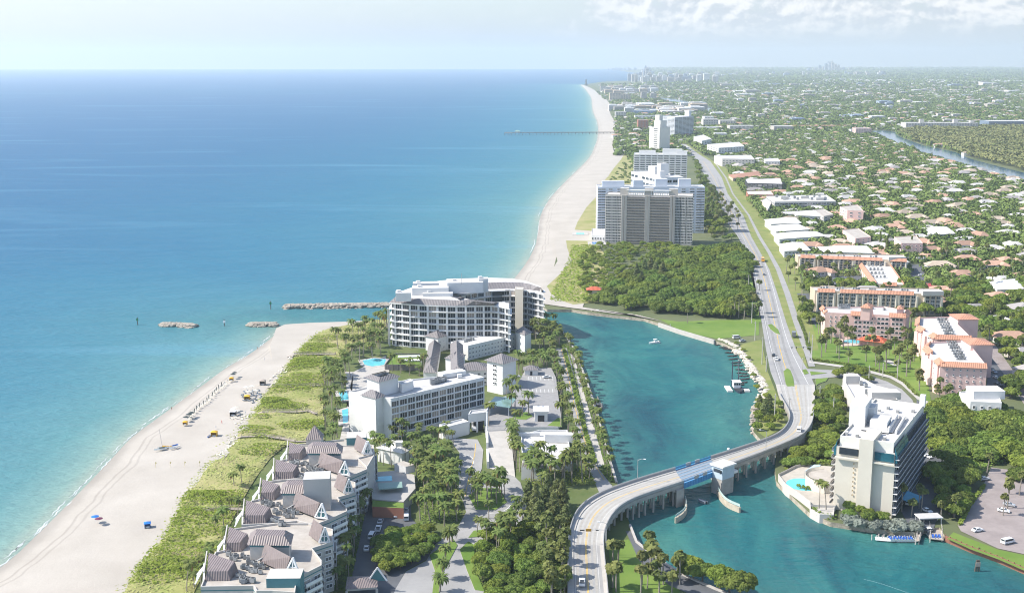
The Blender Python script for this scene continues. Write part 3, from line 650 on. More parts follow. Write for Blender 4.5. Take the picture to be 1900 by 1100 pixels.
# ------------------------------------------------------------------ crescent apartment block
def crescent():
    ze = zat(731, 640, 560); zr = ze+3.0
    front = [(726, 560), (752, 563), (784, 565), (820, 566.5), (855, 567), (890, 566.5), (918, 566), (944, 571)]
    back = [(728, 551), (744, 541), (775, 530), (815, 521), (860, 516.5), (905, 514.5), (950, 516), (978, 522), (998, 531), (1008, 541)]
    inner = [(979, 538.5), (946, 537), (912, 538), (885, 541), (862, 546), (852, 551), (872, 555.5), (900, 559), (925, 561), (944, 562)]
    sp = lambda L_: [(v[0], v[1]) for v in smooth_line([(a, b, 0) for a, b in L_], 1)]
    front, back = sp(front), sp(back)
    fw = [xy(x, y, ze) for x, y in front]; bw = [xy(x, y+4, ze) for x, y in back]; iw = [xy(x, y, ze) for x, y in inner]
    root = thing('crescent_apartments', 'white crescent-shaped apartment block with grey roof band at the inlet mouth', 'apartment block', (*fw[0], 1.9))
    plan = fw[::-1]+bw+iw            # right front end -> left -> back -> right end -> court
    plan = ccw(plan); c = cen(fw+bw)
    b = MB(); n = len(plan)
    for i in range(n):
        j = (i+1) % n; b.poly([(*plan[i], 1.5), (*plan[j], 1.5), (*plan[j], ze), (*plan[i], ze)])
    b.build('wall', [WHITE], root)
    t_ = MB(); t_.poly([(*p, ze) for p in plan]); t_.build('terrace_roof', [FLAT], root)
    Fr = [(721, 561), (752, 563.5), (784, 565.5), (820, 567), (855, 567.5), (890, 567), (918, 566.5)]; T_ = [(733, 551), (757, 552.5), (787, 554), (820, 555.5), (853, 557), (886, 559), (914, 562.5)]
    Ce = [(862, 551.5), (850, 549), (847, 545.5), (862, 541), (885, 538), (912, 536), (946, 535.5), (979, 537), (1008, 541.5)]; Ct = [(848, 554), (826, 547), (822, 540), (838, 532), (868, 527), (908, 524), (948, 523), (978, 525), (1004, 534)]
    Bo = [(999, 530), (978, 522), (950, 516.5), (905, 515), (860, 516.5), (815, 520.5), (775, 529), (744, 540)]
    r = MB()
    for E_, U_ in ((sp(Fr), sp(T_)), (sp(Ce), sp(Ct))):
        for i in range(len(E_)-1):
            e0, e1, u0, u1 = P(*E_[i], ze+.1), P(*E_[i+1], ze+.1), P(*U_[i], zr), P(*U_[i+1], zr)
            r.poly([e0, e1, u1, u0], 0); r.poly([e0-Vector((0, 0, .7)), e1-Vector((0, 0, .7)), e1, e0], 1)
    for i in range(4, 6): r.poly([P(*T_[i], zr), P(*T_[i+1], zr), (*iw[i+3], ze+.05), (*iw[i+2], ze+.05)], 0)
    r.poly([P(*Fr[0], ze+.1), P(*T_[0], zr), P(744, 541, ze)], 0); r.poly([P(*Ce[-1], ze+.1), P(*Ct[-1], zr), P(1000, 533, ze)], 0)
    r.build('sloped_roof_band', [GREYT, WHITE], root)
    ring = [P(*q, zr) for q in T_[:5]+sp(Ct)+Bo]; r = MB(); r.poly(ring)
    o_ = [P(*q, zr) for q in [Ct[-1]]+Bo+[T_[0]]]
    for p_, q_ in zip(o_, o_[1:]): r.poly([p_, q_, q_-Vector((0, 0, 3.6)), p_-Vector((0, 0, 3.6))])
    r.build('roof', [FLAT], root); n = len(plan)
    fl = (ze-2)/7
    # terrace slabs: each floor line stands proud of the glass
    for k in range(1, 8):
        z = 2+fl*k-(.4 if k == 7 else 0); s = MB(); o = off_poly(plan, 1.25 if k < 6 else (1.7 if k == 6 else .3)); 
        s.prism(o, z-.3, z, 0, 0, True); s.build('floor_slab', [WHITE], root)
    # windows: front wing (camera side), left rounded end, court side of the back wing
    def run(line, per, rows, z0, z1, away, wf=.8, hf=.78):
        for p, q in zip(line, line[1:]):
            L_ = math.dist(p, q); nb = max(1, round(L_/per)); facade(root, p, q, z0, z1, rows, nb, style='wide', hfill=hf, wfill=wf, centre=away, curtains=.06)
    cin = cen([fw[len(fw)//2], bw[len(bw)//2]])
    run(fw, 5.2, 7, 2, ze-.3, (cin[0], cin[1]+30)); run([fw[0]]+bw[:2], 4.5, 7, 2, ze-.3, (cin[0]+40, cin[1]+10))
    run(iw[:5], 5.2, 7, 2, ze-.3, (iw[1][0], iw[1][1]+60)); run([iw[0], bw[-1]], 4.5, 7, 2, ze-.3, (iw[0][0], iw[0][1]+60))
    # white columns of the front
    for p in fw[1::2]:
        boxpart(root, 'column', p[0], p[1]-.5, 1.9, 1.1, 1.4, ze-2.6, 0, WHITE)
    for p in (fw[0], (fw[0][0]-1.2, fw[0][1]+4)): boxpart(root, 'column', p[0]-1.4, p[1]-1.4, 1.9, .5, .5, ze-6, 0, WHITE)
    # right hand wing: blank cream stair shaft and little porch roofs
    zs = zr-1.2
    Q = quad3(xy(955, 536, zs), xy(970, 537, zs), xy(971, 533, zs)); body(root, Q, 1.5, zs, CREAM, FLAT, .3, 'stair_shaft', 'shaft_top')
    for x, y in ((872, 541), (922, 537.5), (996, 540), (922, 562)):
        p = xy(x, y, ze); boxpart(root, 'porch_roof', *p, ze-.6, 10, 6, .5, .1, WHITE)
        boxpart(root, 'bay_window', *p, 2, 6, 3, ze-3, .1, GLASSG)
    # plant rooms
    for x, y, sx, sy, h in ((862, 528, 22, 14, 6.5), (896, 525, 6, 6, 8), (798, 537, 22, 9, 4.5), (748, 547, 9, 8, 5), (790, 530, 16, 6, 5.5), (826, 533, 20, 6, 2.6), (812, 544, 18, 8, 2)):
        p = xy(x, y, zr+h*.6); boxpart(root, 'plant_room', *p, zr-.05, sx, sy, h, .08, WHITE, FLAT)
        boxpart(root, 'roof_vent', p[0]-sx*.3, p[1], zr+h-.05, 2.2, 2.2, 1, .3, WHITE)
    p = xy(856, 528, zr+6); m = MB(); m.tube([(p[0], p[1], zr+6), (p[0], p[1], zr+13)], .12, 5); m.build('mast', [STEEL], root)
    flush_windows(root)
crescent()

# ------------------------------------------------------------------ the resort's lower wings, towers and court
def block(name, label, cat, roofpx, zr, wall, roofm, hip=0, fac=(), z0=1.5, group=None, over=1.0, ridge=.5, parapet=.5, style='plain', fr=None, gl=None, hf=.5, wf=.5):
    "one building from its roof corners in the photo (3 corners = parallelogram); fac: (edge index, rows, cols)"
    pts = [xy(x, y, zr) for x, y in roofpx]
    if len(pts) == 3: pts = quad3(*pts)
    root = thing(name, label, cat, (*cen(pts), 1.9), group=group); c = cen(pts)
    if hip:
        b = MB(); q = ccw(pts); EXC.append(q)
        for i in range(len(q)):
            j = (i+1) % len(q); b.poly([(*q[i], z0), (*q[j], z0), (*q[j], zr), (*q[i], zr)])
        b.build('wall', [wall], root); hiproof(root, pts, zr, hip, roofm, over, ridge)
    else: body(root, pts, z0, zr, wall, roofm, parapet)
    for f in fac:
        e, rows, cols = f[:3]; zl = f[3] if len(f) > 3 else 2.3
        facade(root, pts[e], pts[(e+1) % len(pts)], zl, zr-.9, rows, cols, fr, gl, style, hf, wf, c)
    return root, pts
def done(rp): flush_windows(rp[0]); return rp
z = zat(882, 668, 641); r = block('hotel_wing', 'white three-storey hotel wing with small square windows behind the grey-roofed towers', 'hotel wing', [(836, 634), (868, 641), (960, 620)], z, WHITE, FLAT, fac=[(1, 3, 16)], hf=.5, wf=.45)
ac_units(r[0], [xy(862+i*4, 633-i*1.0, z) for i in range(5)], z-.5, 1.2); done(r)
z = zat(970, 652, 617); r = block('hotel_tower', 'white square hotel tower with grey hip roof at the channel end of mid wing', 'tower', [(957, 615), (973, 622), (985, 616)], z, WHITE, GREYT, 3.2); done(r)
z = zat(812, 650, 624); r = block('hotel_tower', 'short white tower with grey hip roof left of the mid wing', 'tower', [(789, 623), (812, 627), (833, 621)], z, WHITE, GREYT, 3.4, fac=[(1, 2, 3)], hf=.35, wf=.25); done(r)
z = zat(905, 730, 672); r = block('hotel_tower', 'tall white two-tiered tower with grey hips above the hotel entrance', 'tower', [(903, 668), (932, 674), (957, 667)], z, WHITE, GREYT, 3.6, fac=[(0, 5, 1, 6)], hf=.5, wf=.22, over=1.8)
zz = z-5; pts = quad3(xy(904, 680, zz), xy(918, 683, zz), xy(942, 678, zz)); body(r[0], pts, 1.5, zz, WHITE, FLATG, .2, 'lower_tier', 'tier_top'); hiproof(r[0], pts, zz, 2.6, GREYT, 1.2, .5, 'tier_roof')
facade(r[0], pts[0], pts[1], 5, zz-1, 4, 1, None, None, 'plain', .5, .3, cen(r[1])); done(r)
z = zat(880, 718, 690); r = block('hotel_link', 'low white hotel link with grey hip roof and dark square windows', 'hotel wing', [(850, 688), (905, 686), (906, 675)], z, WHITE, GREYT, 3, fac=[(0, 3, 5)], hf=.5, wf=.4); done(r)
z = zat(800, 702, 685); r = block('grey_roofed_pavilion', 'long pavilion with sloping grey tile roof running toward the hotel wing', 'pavilion', [(785, 690), (809, 691), (817, 640)], z, WHITE, GREYT, 4, ridge=.5); done(r)
z = zat(850, 700, 668); r = block('grey_roofed_pavilion', 'second grey-roofed pavilion between the long one and the mid wing', 'pavilion', [(836, 690), (861, 692), (858, 640)], z, WHITE, GREYT, 3.2); done(r)
z = 2+6; r = block('grey_roofed_pavilion', 'small square grey-hipped pavilion on the resort roofs', 'pavilion', [(826, 664), (848, 668), (862, 659)], z+4, WHITE, GREYT, 2.6); done(r)
# walled terrace with white cabana roofs
z = 5.2; r = block('garden_terrace', 'grey-walled resort terrace of green lawn with white cabana roofs', 'terrace', [(713, 676), (783, 676), (781, 655), (728, 655)], z, GREYT, GRASS, parapet=.9)
for yy in (661, 668):
    p, q = xy(738, yy, z+2), xy(779, yy-.6, z+2); b = MB(); b.beam((*p, z+2), (*q, z+2), 3.6, .35); b.beam((*p, z+.6), (*p, z+1.9), .4, .4); b.beam((*q, z+.6), (*q, z+1.9), .4, .4); b.build('cabana_roof', [WHITE2], r[0])
# podium court: drop-off, upper car park
PZ = 5.0
b = MB(); b.prism([xy(*p, PZ) for p in ((900, 800), (912, 800), (946, 797), (962, 792), (1035, 792), (1040, 770), (1031, 700), (1022, 682), (975, 684), (950, 730), (905, 745), (898, 770))], 1.5, PZ, 1, 0)
o = b.build('hotel_court', [PAVER, WHITE]); o['kind'] = 'structure'
sheet('car_park', [xy(*p, PZ) for p in ((976, 700), (1026, 697), (1031, 728), (980, 730))], PZ+.06, ASPH)
b = MB()
for k in range(7):
    for yy0, yy1 in ((699, 706), (722, 729)):
        p, q = xy(980+k*7.4, yy0, PZ), xy(981+k*7.4, yy1, PZ); b.beam((*p, PZ+.07), (*q, PZ+.07), .16, .02)
tag(b.build('road_markings', [WHT]), kind='structure')
b = MB(); b.prism([xy(*p, PZ) for p in ((950, 770), (962, 765), (980, 765), (988, 772), (975, 779), (958, 778))], PZ, PZ+.2, 1, 0); tag(b.build('planting_bed', [GRASS, CONC]), kind='structure')
b = MB(); b.prism([xy(*p, PZ) for p in ((1015, 790), (1035, 775), (1042, 778), (1042, 792))], PZ, PZ+.2, 1, 0); tag(b.build('planting_bed', [GRASS, CONC]), kind='structure')
# ramp
b = MB()
RL = [(905, 800), (905.5, 830), (906.5, 868)]; RR = [(946, 797), (950, 835), (955, 884)]
A = [P(x, y, z) for (x, y), z in zip(RL, (5, 3.9, 2.15))]; B2 = [P(x, y, z) for (x, y), z in zip(RR, (5, 3.9, 2.15))]
for i in range(2): b.poly([A[i], B2[i], B2[i+1], A[i+1]])
tag(b.build('road', [SIDEW]), kind='structure')
root = thing('ramp_wall', 'long grey retaining wall beside the white concrete ramp', 'wall', A[2])
b = MB()
for i in range(2):
    p, q = A[i], A[i+1]; b.prism([(p[0]-.9, p[1]), (p[0], p[1]), (q[0], q[1]), (q[0]-.9, q[1])], 1.6, [p[2]+1.2, p[2]+1.2, q[2]+1.2, q[2]+1.2], 0)
b.build('retaining_wall', [WHITE], root)
b = MB(); b.tube([(A[0][0]-.5, A[0][1]+1, 2), (A[0][0]-.5, A[0][1]+1, 14)], .35, 6); b.build('flagpole', [WHITE2], root)
z = 5.6; r = block('parking_deck', 'low white car-park deck with bare pale roof beside the ramp', 'parking deck', [(966, 806), (969, 852), (1060, 860), (1052, 797), (1000, 797)], z, WHITE, FLAT, parapet=.8)
p = xy(1038, 800, z+4); boxpart(r[0], 'stair_house', *p, z-.6, 13, 4, 3.6, -.05, WHITE); p = xy(990, 858, z+3); boxpart(r[0], 'stair_house', *p, 1.5, 10, 5, 6, -.08, WHITE, GREYT)
p = xy(976, 806, z); boxpart(r[0], 'planter_wall', *p, z-.7, 12, 1.2, 1.6, .05, WHITE); done(r)
p = xy(1003, 758, PZ+5); root = thing('valet_booth', 'small white valet pavilion in the hotel court', 'booth', (*p, PZ)); boxpart(root, 'wall', *p, PZ, 6, 8, 4.6, 0, WHITE, FLATG); boxpart(root, 'roof', *p, PZ+4.6, 7.4, 9.4, .5, 0, WHITE); boxpart(root, 'door', p[0], p[1]-4, PZ, 3, .3, 3, 0, DARK)
p = xy(985, 690, 6); root = thing('garden_hut', 'small white hut with grey roof by the upper car park', 'hut', (*p, PZ)); boxpart(root, 'wall', *p, PZ, 7, 6, 3, 0, WHITE); hiproof(root, [(p[0]-3.5, p[1]-3), (p[0]+3.5, p[1]-3), (p[0]+3.5, p[1]+3), (p[0]-3.5, p[1]+3)], PZ+3, 1.8, GREYT, 1); boxpart(root, 'door', p[0], p[1]-3, PZ, 1.2, .2, 2.2, 0, DARK)
p = P(925, 752, PZ+5.5); root = thing('glass_canopy', 'flat green glass canopy over the hotel entrance', 'canopy', (p[0], p[1], PZ))
b = MB(); b.prism([xy(*q, PZ+5) for q in ((905, 750), (945, 756), (958, 738), (918, 735))], PZ+4.8, PZ+5.05, 0, 0, True); b.build('glass_roof', [glass_mat('green_glass', (.16, .26, .24), .1)], root)
for q in ((908, 749), (943, 754), (955, 739), (920, 737)): boxpart(root, 'post', *xy(*q, PZ+5), PZ, .4, .4, 4.8, 0, WHITE)
z = 8; r = block('white_cottage', 'small white-hipped cottage among palms at the hotel foot', 'cottage', [(700, 830), (745, 840), (768, 828)], z, WHITE, mat('white_tile_roof', (.66, .64, .60), .9, .08, 1), 2.8); boxpart(r[0], 'cupola', *xy(740, 818, z+3.5), z+1.6, 3, 3, 1.8, 0, WHITE); done(r)
# resort swimming pools
for i, (pts, lab) in enumerate(((((672, 668), (694, 664), (716, 666), (712, 676), (690, 679), (676, 676)), 'pale blue resort pool among the palms'), (((628, 726), (643, 724), (646, 740), (632, 742)), 'narrow blue pool against the white hotel wall'), (((634, 760), (645, 757), (645, 782), (636, 784)), 'blue lap pool half hidden by palms beside the hotel'))):
    W_ = PP(pts, 2.4); root = thing('swimming_pool', lab, 'pool', (*cen(W_), 2)); b = MB(); b.prism(off_poly(W_, 2.2), 1.6, 2.3, 0); b.build('deck', [SIDEW], root); b = MB(); b.poly([(*p, 2.34) for p in ccw([(p[0], p[1]) for p in W_])]); b.build('pool_water', [WBLUE], root)
sheet('path', PP([(655, 690), (715, 660), (722, 690), (690, 720), (648, 735), (630, 815), (648, 812), (640, 690)]), 2.2, SIDEW)
# ------------------------------------------------------------------ terraced condominium with mauve roofs
def terraced():
    zr = zat(660, 1024, 939, 2.0); D = lambda a, b, z=None: P(360+a/3.666, 800+b/3.666, zr if z is None else z)
    root = thing('terraced_condominium', 'stepped cream condominium with mauve metal roofs and teal gables above the dune', 'apartment block', (*xy(540, 1090, zr), 1.9))
    K = [D(1172, 232), D(1035, 512), D(864, 872)]            # street corners of the three bays
    off = [K[i]-K[2] for i in (0, 1, 2)]
    st = (K[0]-K[2])/2                                        # mean bay pitch
    def pts(l, o): return [D(a, b)+o for a, b in l]
    mod = [(20, 1120), (60, 1000), (130, 820), (215, 800), (290, 640), (380, 655), (640, 660), (760, 640), (935, 660), (935, 740), (770, 770), (860, 870), (700, 985), (680, 1120)]
    zt = zr
    bays = []
    for i, o in enumerate(off):
        # stepped body of the bay
        base = [D(52, 1020), D(140, 815), D(205, 800), D(272, 655), D(700, 600), D(940, 660), D(940, 745), D(800, 790), D(864, 872), D(864, 905), D(725, 975)]
        if i == 2: base = [D(40, 1050), D(52, 1020)]+base[1:]+[D(700, 985), D(682, 1090), D(530, 1078), D(420, 1078), D(400, 1045)]
        if i < 2: base += [D(640, 1010), D(300, 1010)]
        base = [(p[0]+o[0], p[1]+o[1]) for p in base]; zz = zr-.03*i
        body(root, base, 1.5, zz, CREAM2, FLATT, .7); bays.append(base)
        # teal trim band
        b = MB(); q = off_poly(base, .06); b2 = ccw(base)
        for a_, c_ in zip(q, q[1:]+q[:1]): b.poly([(*a_, zz-1.5), (*c_, zz-1.5), (*c_, zz-1.15), (*a_, zz-1.15)])
        b.build('trim_band', [TEAL], root)
        c = cen(base); n = len(b2)
        for a_, c_ in zip(b2, b2[1:]+b2[:1]):
            L_ = math.dist(a_, c_); u = Vector(c_)-Vector(a_)
            if L_ > 5 and u[1] > -.2*abs(u[0]) or (L_ > 5 and u[0] > 0 and i == 2):        # walls turned to the street or to the camera
                nb = max(1, round(L_/4.2)); facade(root, a_, c_, 3, zz-1.8, 6, nb, WHITE2, GLASSG, 'wide', .6, .62, None, curtains=.1)
                if L_ > 7 and u[1] > 0:
                    for k in range(1, 6): balcony(root, lerp2(a_, c_, .1), lerp2(a_, c_, .9), 3+(zz-4.8)/6*k, 1.1, c, CREAM2, WHITE2)
        # sea-side wings: mansard with a white gable screen toward the beach
        for l, lo in (([(70, 1000), (240, 998), (300, 940), (92, 880)], 0), ([(208, 805), (318, 800), (383, 745), (230, 700)], 0)):
            q = [D(a, b)+o for a, b in l]; m_ = MB(); w = [Vector((p[0], p[1], zz-.6)) for p in q]; hi = Vector((0, 0, 2.7)); c_ = sum(w, Vector())/4
            t = [v+(c_-v).normalized()*1.0+hi*k for v, k in zip(w, (1, 1, 1.3, 1.42))]
            for k in range(4): m_.poly([w[k], w[(k+1) % 4], t[(k+1) % 4], t[k]])
            m_.poly(t); m_.build('wing_roof', [MAUVE], root)
            d = (w[0]-w[1]).normalized(); g = MB(); a_ = w[0]+d*.4; b_ = w[0].lerp(w[3], .55)+d*.4; t_ = w[0].lerp(w[3], .4)+d*.4+hi*1.2
            g.poly([a_, t_, b_], 1); g.beam(a_, t_, .5, .4, 0); g.beam(t_, b_, .5, .4, 0)
            f0 = a_+d*2.6-Vector((0, 0, 1)); f1 = b_+d*2.6-Vector((0, 0, 1)); u0, u1 = a_.lerp(t_, .8), b_.lerp(t_, .8)
            g.poly([f0, u0, u1, f1], 2); g.beam(f0, u0, .3, .3, 0); g.beam(f1, u1, .3, .3, 0); g.build('gable_screen', [WHITE2, TEAL, mat('pale_green_glass', (.40, .48, .46), .25, .1, 1)], root)
            p_ = MB(); e0, e1 = w[3]+d*.2, w[2]; p_.beam(e0+hi*1.42, w[0]+d*.2+hi, .35, .6, 0); p_.build('wing_parapet', [CREAM2], root)
        # street gables
        for l in ([(445, 885), (612, 958), (705, 970), (520, 850)], [(775, 705), (842, 752), (915, 748), (850, 690)]):
            q = [D(a, b)+o for a, b in l]; w = [Vector((p[0], p[1], zz+.2)) for p in q]; hi = Vector((0, 0, 5.2))
            r0 = (w[0]+w[3])/2+hi; r1 = (w[1]+w[2])/2+hi; m_ = MB()
            m_.poly([w[0], w[1], r1, r0]); m_.poly([w[2], w[3], r0, r1]); m_.poly([w[3], w[0], r0], 1); m_.build('gable_roof', [MAUVE, CREAM2], root)
            d = (w[1]-w[0]).normalized(); a_, b_, t_ = w[1]+d*.3, w[2]+d*.3, r1+d*.9; g = MB()
            g.poly([a_, b_, t_], 1); A2, B2_ = a_+d*.15, b_+d*.15; T2_ = t_+d*.15
            for p_, s_ in ((A2, T2_), (B2_, T2_), (A2, B2_)): g.beam(p_, s_, .55, .5, 0)
            for k in (.25, .5, .75):
                e = A2.lerp(B2_, k); tt = A2.lerp(T2_, k*.99) if k < .5 else (T2_ if k == .5 else B2_.lerp(T2_, (1-k))); g.beam(e, tt, .3, .3, 0)
            g.beam(A2.lerp(T2_, .4), B2_.lerp(T2_, .4), .3, .3, 0); g.build('gable', [WHITE2, TEAL], root)
        # penthouse block
        q = [D(a, b)+o for a, b in ((380, 862), (645, 866), (660, 800), (400, 790))]; zb = zz+4.8
        pq = [(p[0], p[1]) for p in q]; body(root, pq, zz-.7, zb, CREAM2, FLATT, .2, 'penthouse', 'penthouse_top')
        b = MB(); q2 = off_poly(pq, .05)
        for a_, c_ in zip(q2, q2[1:]+q2[:1]): b.poly([(*a_, zb-.9), (*c_, zb-.9), (*c_, zb-.25), (*a_, zb-.25)])
        b.build('penthouse_band', [TEAL], root); 
        lo_, up_ = off_poly(pq, .8), off_poly(pq, -1.5); m_ = MB()
        for k in range(4): m_.poly([(*lo_[k], zb), (*lo_[(k+1) % 4], zb), (*up_[(k+1) % 4], zb+2.3), (*up_[k], zb+2.3)])
        m_.poly([(*p, zb+2.3) for p in up_]); m_.poly([(*p, zb) for p in lo_][::-1]); m_.build('penthouse_roof', [MAUVE], root)
        if i == 1: boxpart(root, 'lift_tower', *(lerp2(pq[1], pq[2], .2)), zz-.7, 9, 8, 11.5, .1, CREAM2, FLATG)
        if i == 0:
            p = D(820, 70)+o*0+Vector((0, 0, 0)); hiproof(root, [(p[0]-3, p[1]-3), (p[0]+3, p[1]-3), (p[0]+3, p[1]+3), (p[0]-3, p[1]+3)], zz+2, 5, MAUVE, .5, .5, 'turret_roof'); boxpart(root, 'turret', p[0], p[1], zz-.5, 6, 6, 2.5, 0, CREAM2)
        # stair beside the penthouse
        s0, s1 = D(400, 865)+o, D(460, 800)+o; b = MB(); b.beam((s0[0], s0[1]-2, zz-.6), (s0[0]+7, s0[1]-2, zz+3.6), 1.2, .15); b.beam((s0[0], s0[1]-2.6, zz+.5), (s0[0]+7, s0[1]-2.6, zz+4.6), .08, .08); b.build('roof_stair', [STEEL], root)
        # air conditioners in rows
        ac = []
        for (a0, b0, a1, b1, nn) in ((365, 880, 480, 920, 7), (320, 910, 440, 955, 7), (300, 975, 350, 1015, 6), (330, 985, 390, 1010, 4), (235, 830, 360, 850, 7), (250, 860, 340, 880, 5), (660, 745, 720, 775, 4), (640, 690, 770, 690, 5)):
            for k in range(nn):
                t = k/max(1, nn-1); p = D(a0+(a1-a0)*t, b0+(b1-b0)*t)+o; ac.append((p[0]+rng.uniform(-.4, .4), p[1]+rng.uniform(-.8, .8)))
        ac_units(root, ac[:33], zz-.7, 1.2)
    # teal stair house and parapet at the near end; teal stair house at the far end
    p = D(605, 1040); boxpart(root, 'stair_house', p[0], p[1]+3, zr-8, 10, 7, 10.2, .02, TEAL, CREAM2)
    p = D(1105, 62); boxpart(root, 'stair_house', p[0], p[1], 1.5, 8, 8, zr+1, .1, TEAL, CREAM2)
    # far gable at the end of the last bay
    w = [D(a, b)+Vector((0, 0, .2)) for a, b in ((1085, 110), (1135, 148), (1205, 150), (1130, 100))]; hi = Vector((0, 0, 5)); r0, r1 = (w[0]+w[3])/2+hi, (w[1]+w[2])/2+hi
    m_ = MB(); m_.poly([w[0], w[1], r1, r0]); m_.poly([w[2], w[3], r0, r1]); m_.build('gable_roof', [MAUVE], root)
    d = (w[1]-w[0]).normalized()*.3; g = MB(); g.poly([w[1]+d, w[2]+d, r1+d], 1)
    for p_, s_ in ((w[1], r1), (w[2], r1), (w[1], w[2])): g.beam(p_+d*2, s_+d*2, .55, .5, 0)
    for k in (.3, .5, .7): g.beam(w[1].lerp(w[2], k)+d*2, (w[1].lerp(r1, k) if k < .5 else w[2].lerp(r1, 1-k) if k > .5 else r1)+d*2, .3, .3, 0)
    g.build('gable', [WHITE2, TEAL], root)
    q = [D(a, b) for a, b in ((690, 210), (960, 215), (1172, 240), (1225, 150), (1215, 92), (700, 88))]; body(root, [(p[0], p[1]) for p in q], 1.5, zr-.25, CREAM2, FLATT, .4)
    flush_windows(root)
terraced()
# bathing terrace beside it
p = P(715, 890, 7); root = thing('swimming_pool', 'raised blue pool on a cream deck behind the stepped condominium', 'pool', (p[0], p[1], 2))
b = MB(); b.prism([xy(*q, 6.5) for q in ((686, 876), (735, 872), (768, 880), (770, 905), (748, 930), (690, 925))], 1.6, 6.5, 0); b.build('deck', [SIDEW], root)
b = MB(); b.prism([xy(*q, 6.6) for q in ((694, 884), (726, 882), (727, 891), (695, 892))], 6.4, 6.62, 0); b.build('pool_water', [WBLUE], root)
b = MB(); b.prism([xy(*q, 8.5) for q in ((700, 896), (745, 893), (746, 904), (702, 907))], 8.2, 8.6, 0, 0, True); b.build('trellis_roof', [mat('green_metal', (.22, .33, .29), .5)], root)
b = MB(); b.prism([xy(*q, 9) for q in ((731, 862), (752, 868), (769, 864), (748, 857))], 6.5, 9.6, 0, 1); b.build('pool_house', [WHITE, FLATT], root)
b = MB(); b.prism([xy(*q, 6.5) for q in ((690, 926), (748, 931), (748, 941), (690, 938))], 1.6, 6.3, 0, 1); b.build('garage_front', [REDW, GRASS], root)
p = P(680, 1070, 5); root = thing('entrance_canopy', 'brown-roofed entrance canopy with teal gable over the condo drive', 'canopy', (p[0], p[1], 2))
b = MB(); q = [xy(*t, 6.5) for t in ((645, 1068), (696, 1066), (698, 1086), (642, 1090))]; b.hip(q, 6.2, 1.4, .5, 0, .5); b.build('roof', [MAUVE], root)
b = MB(); b.prism(q, 5.4, 6.2, 0, 0, True); b.build('fascia', [CREAM2], root)
for t in q: boxpart(root, 'post', *t, 1.9, .7, .7, 3.6, 0, CREAM2)
b = MB(); t = P(700, 1075, 6); b.poly([t+Vector((-3, -.5, 0)), t+Vector((3, -.5, 0)), t+Vector((0, -.5, 4.5))], 1); b.beam(t+Vector((-3, -.6, 0)), t+Vector((0, -.6, 4.5)), .5, .4, 0); b.beam(t+Vector((3, -.6, 0)), t+Vector((0, -.6, 4.5)), .5, .4, 0); b.build('gable', [WHITE2, TEAL], root)

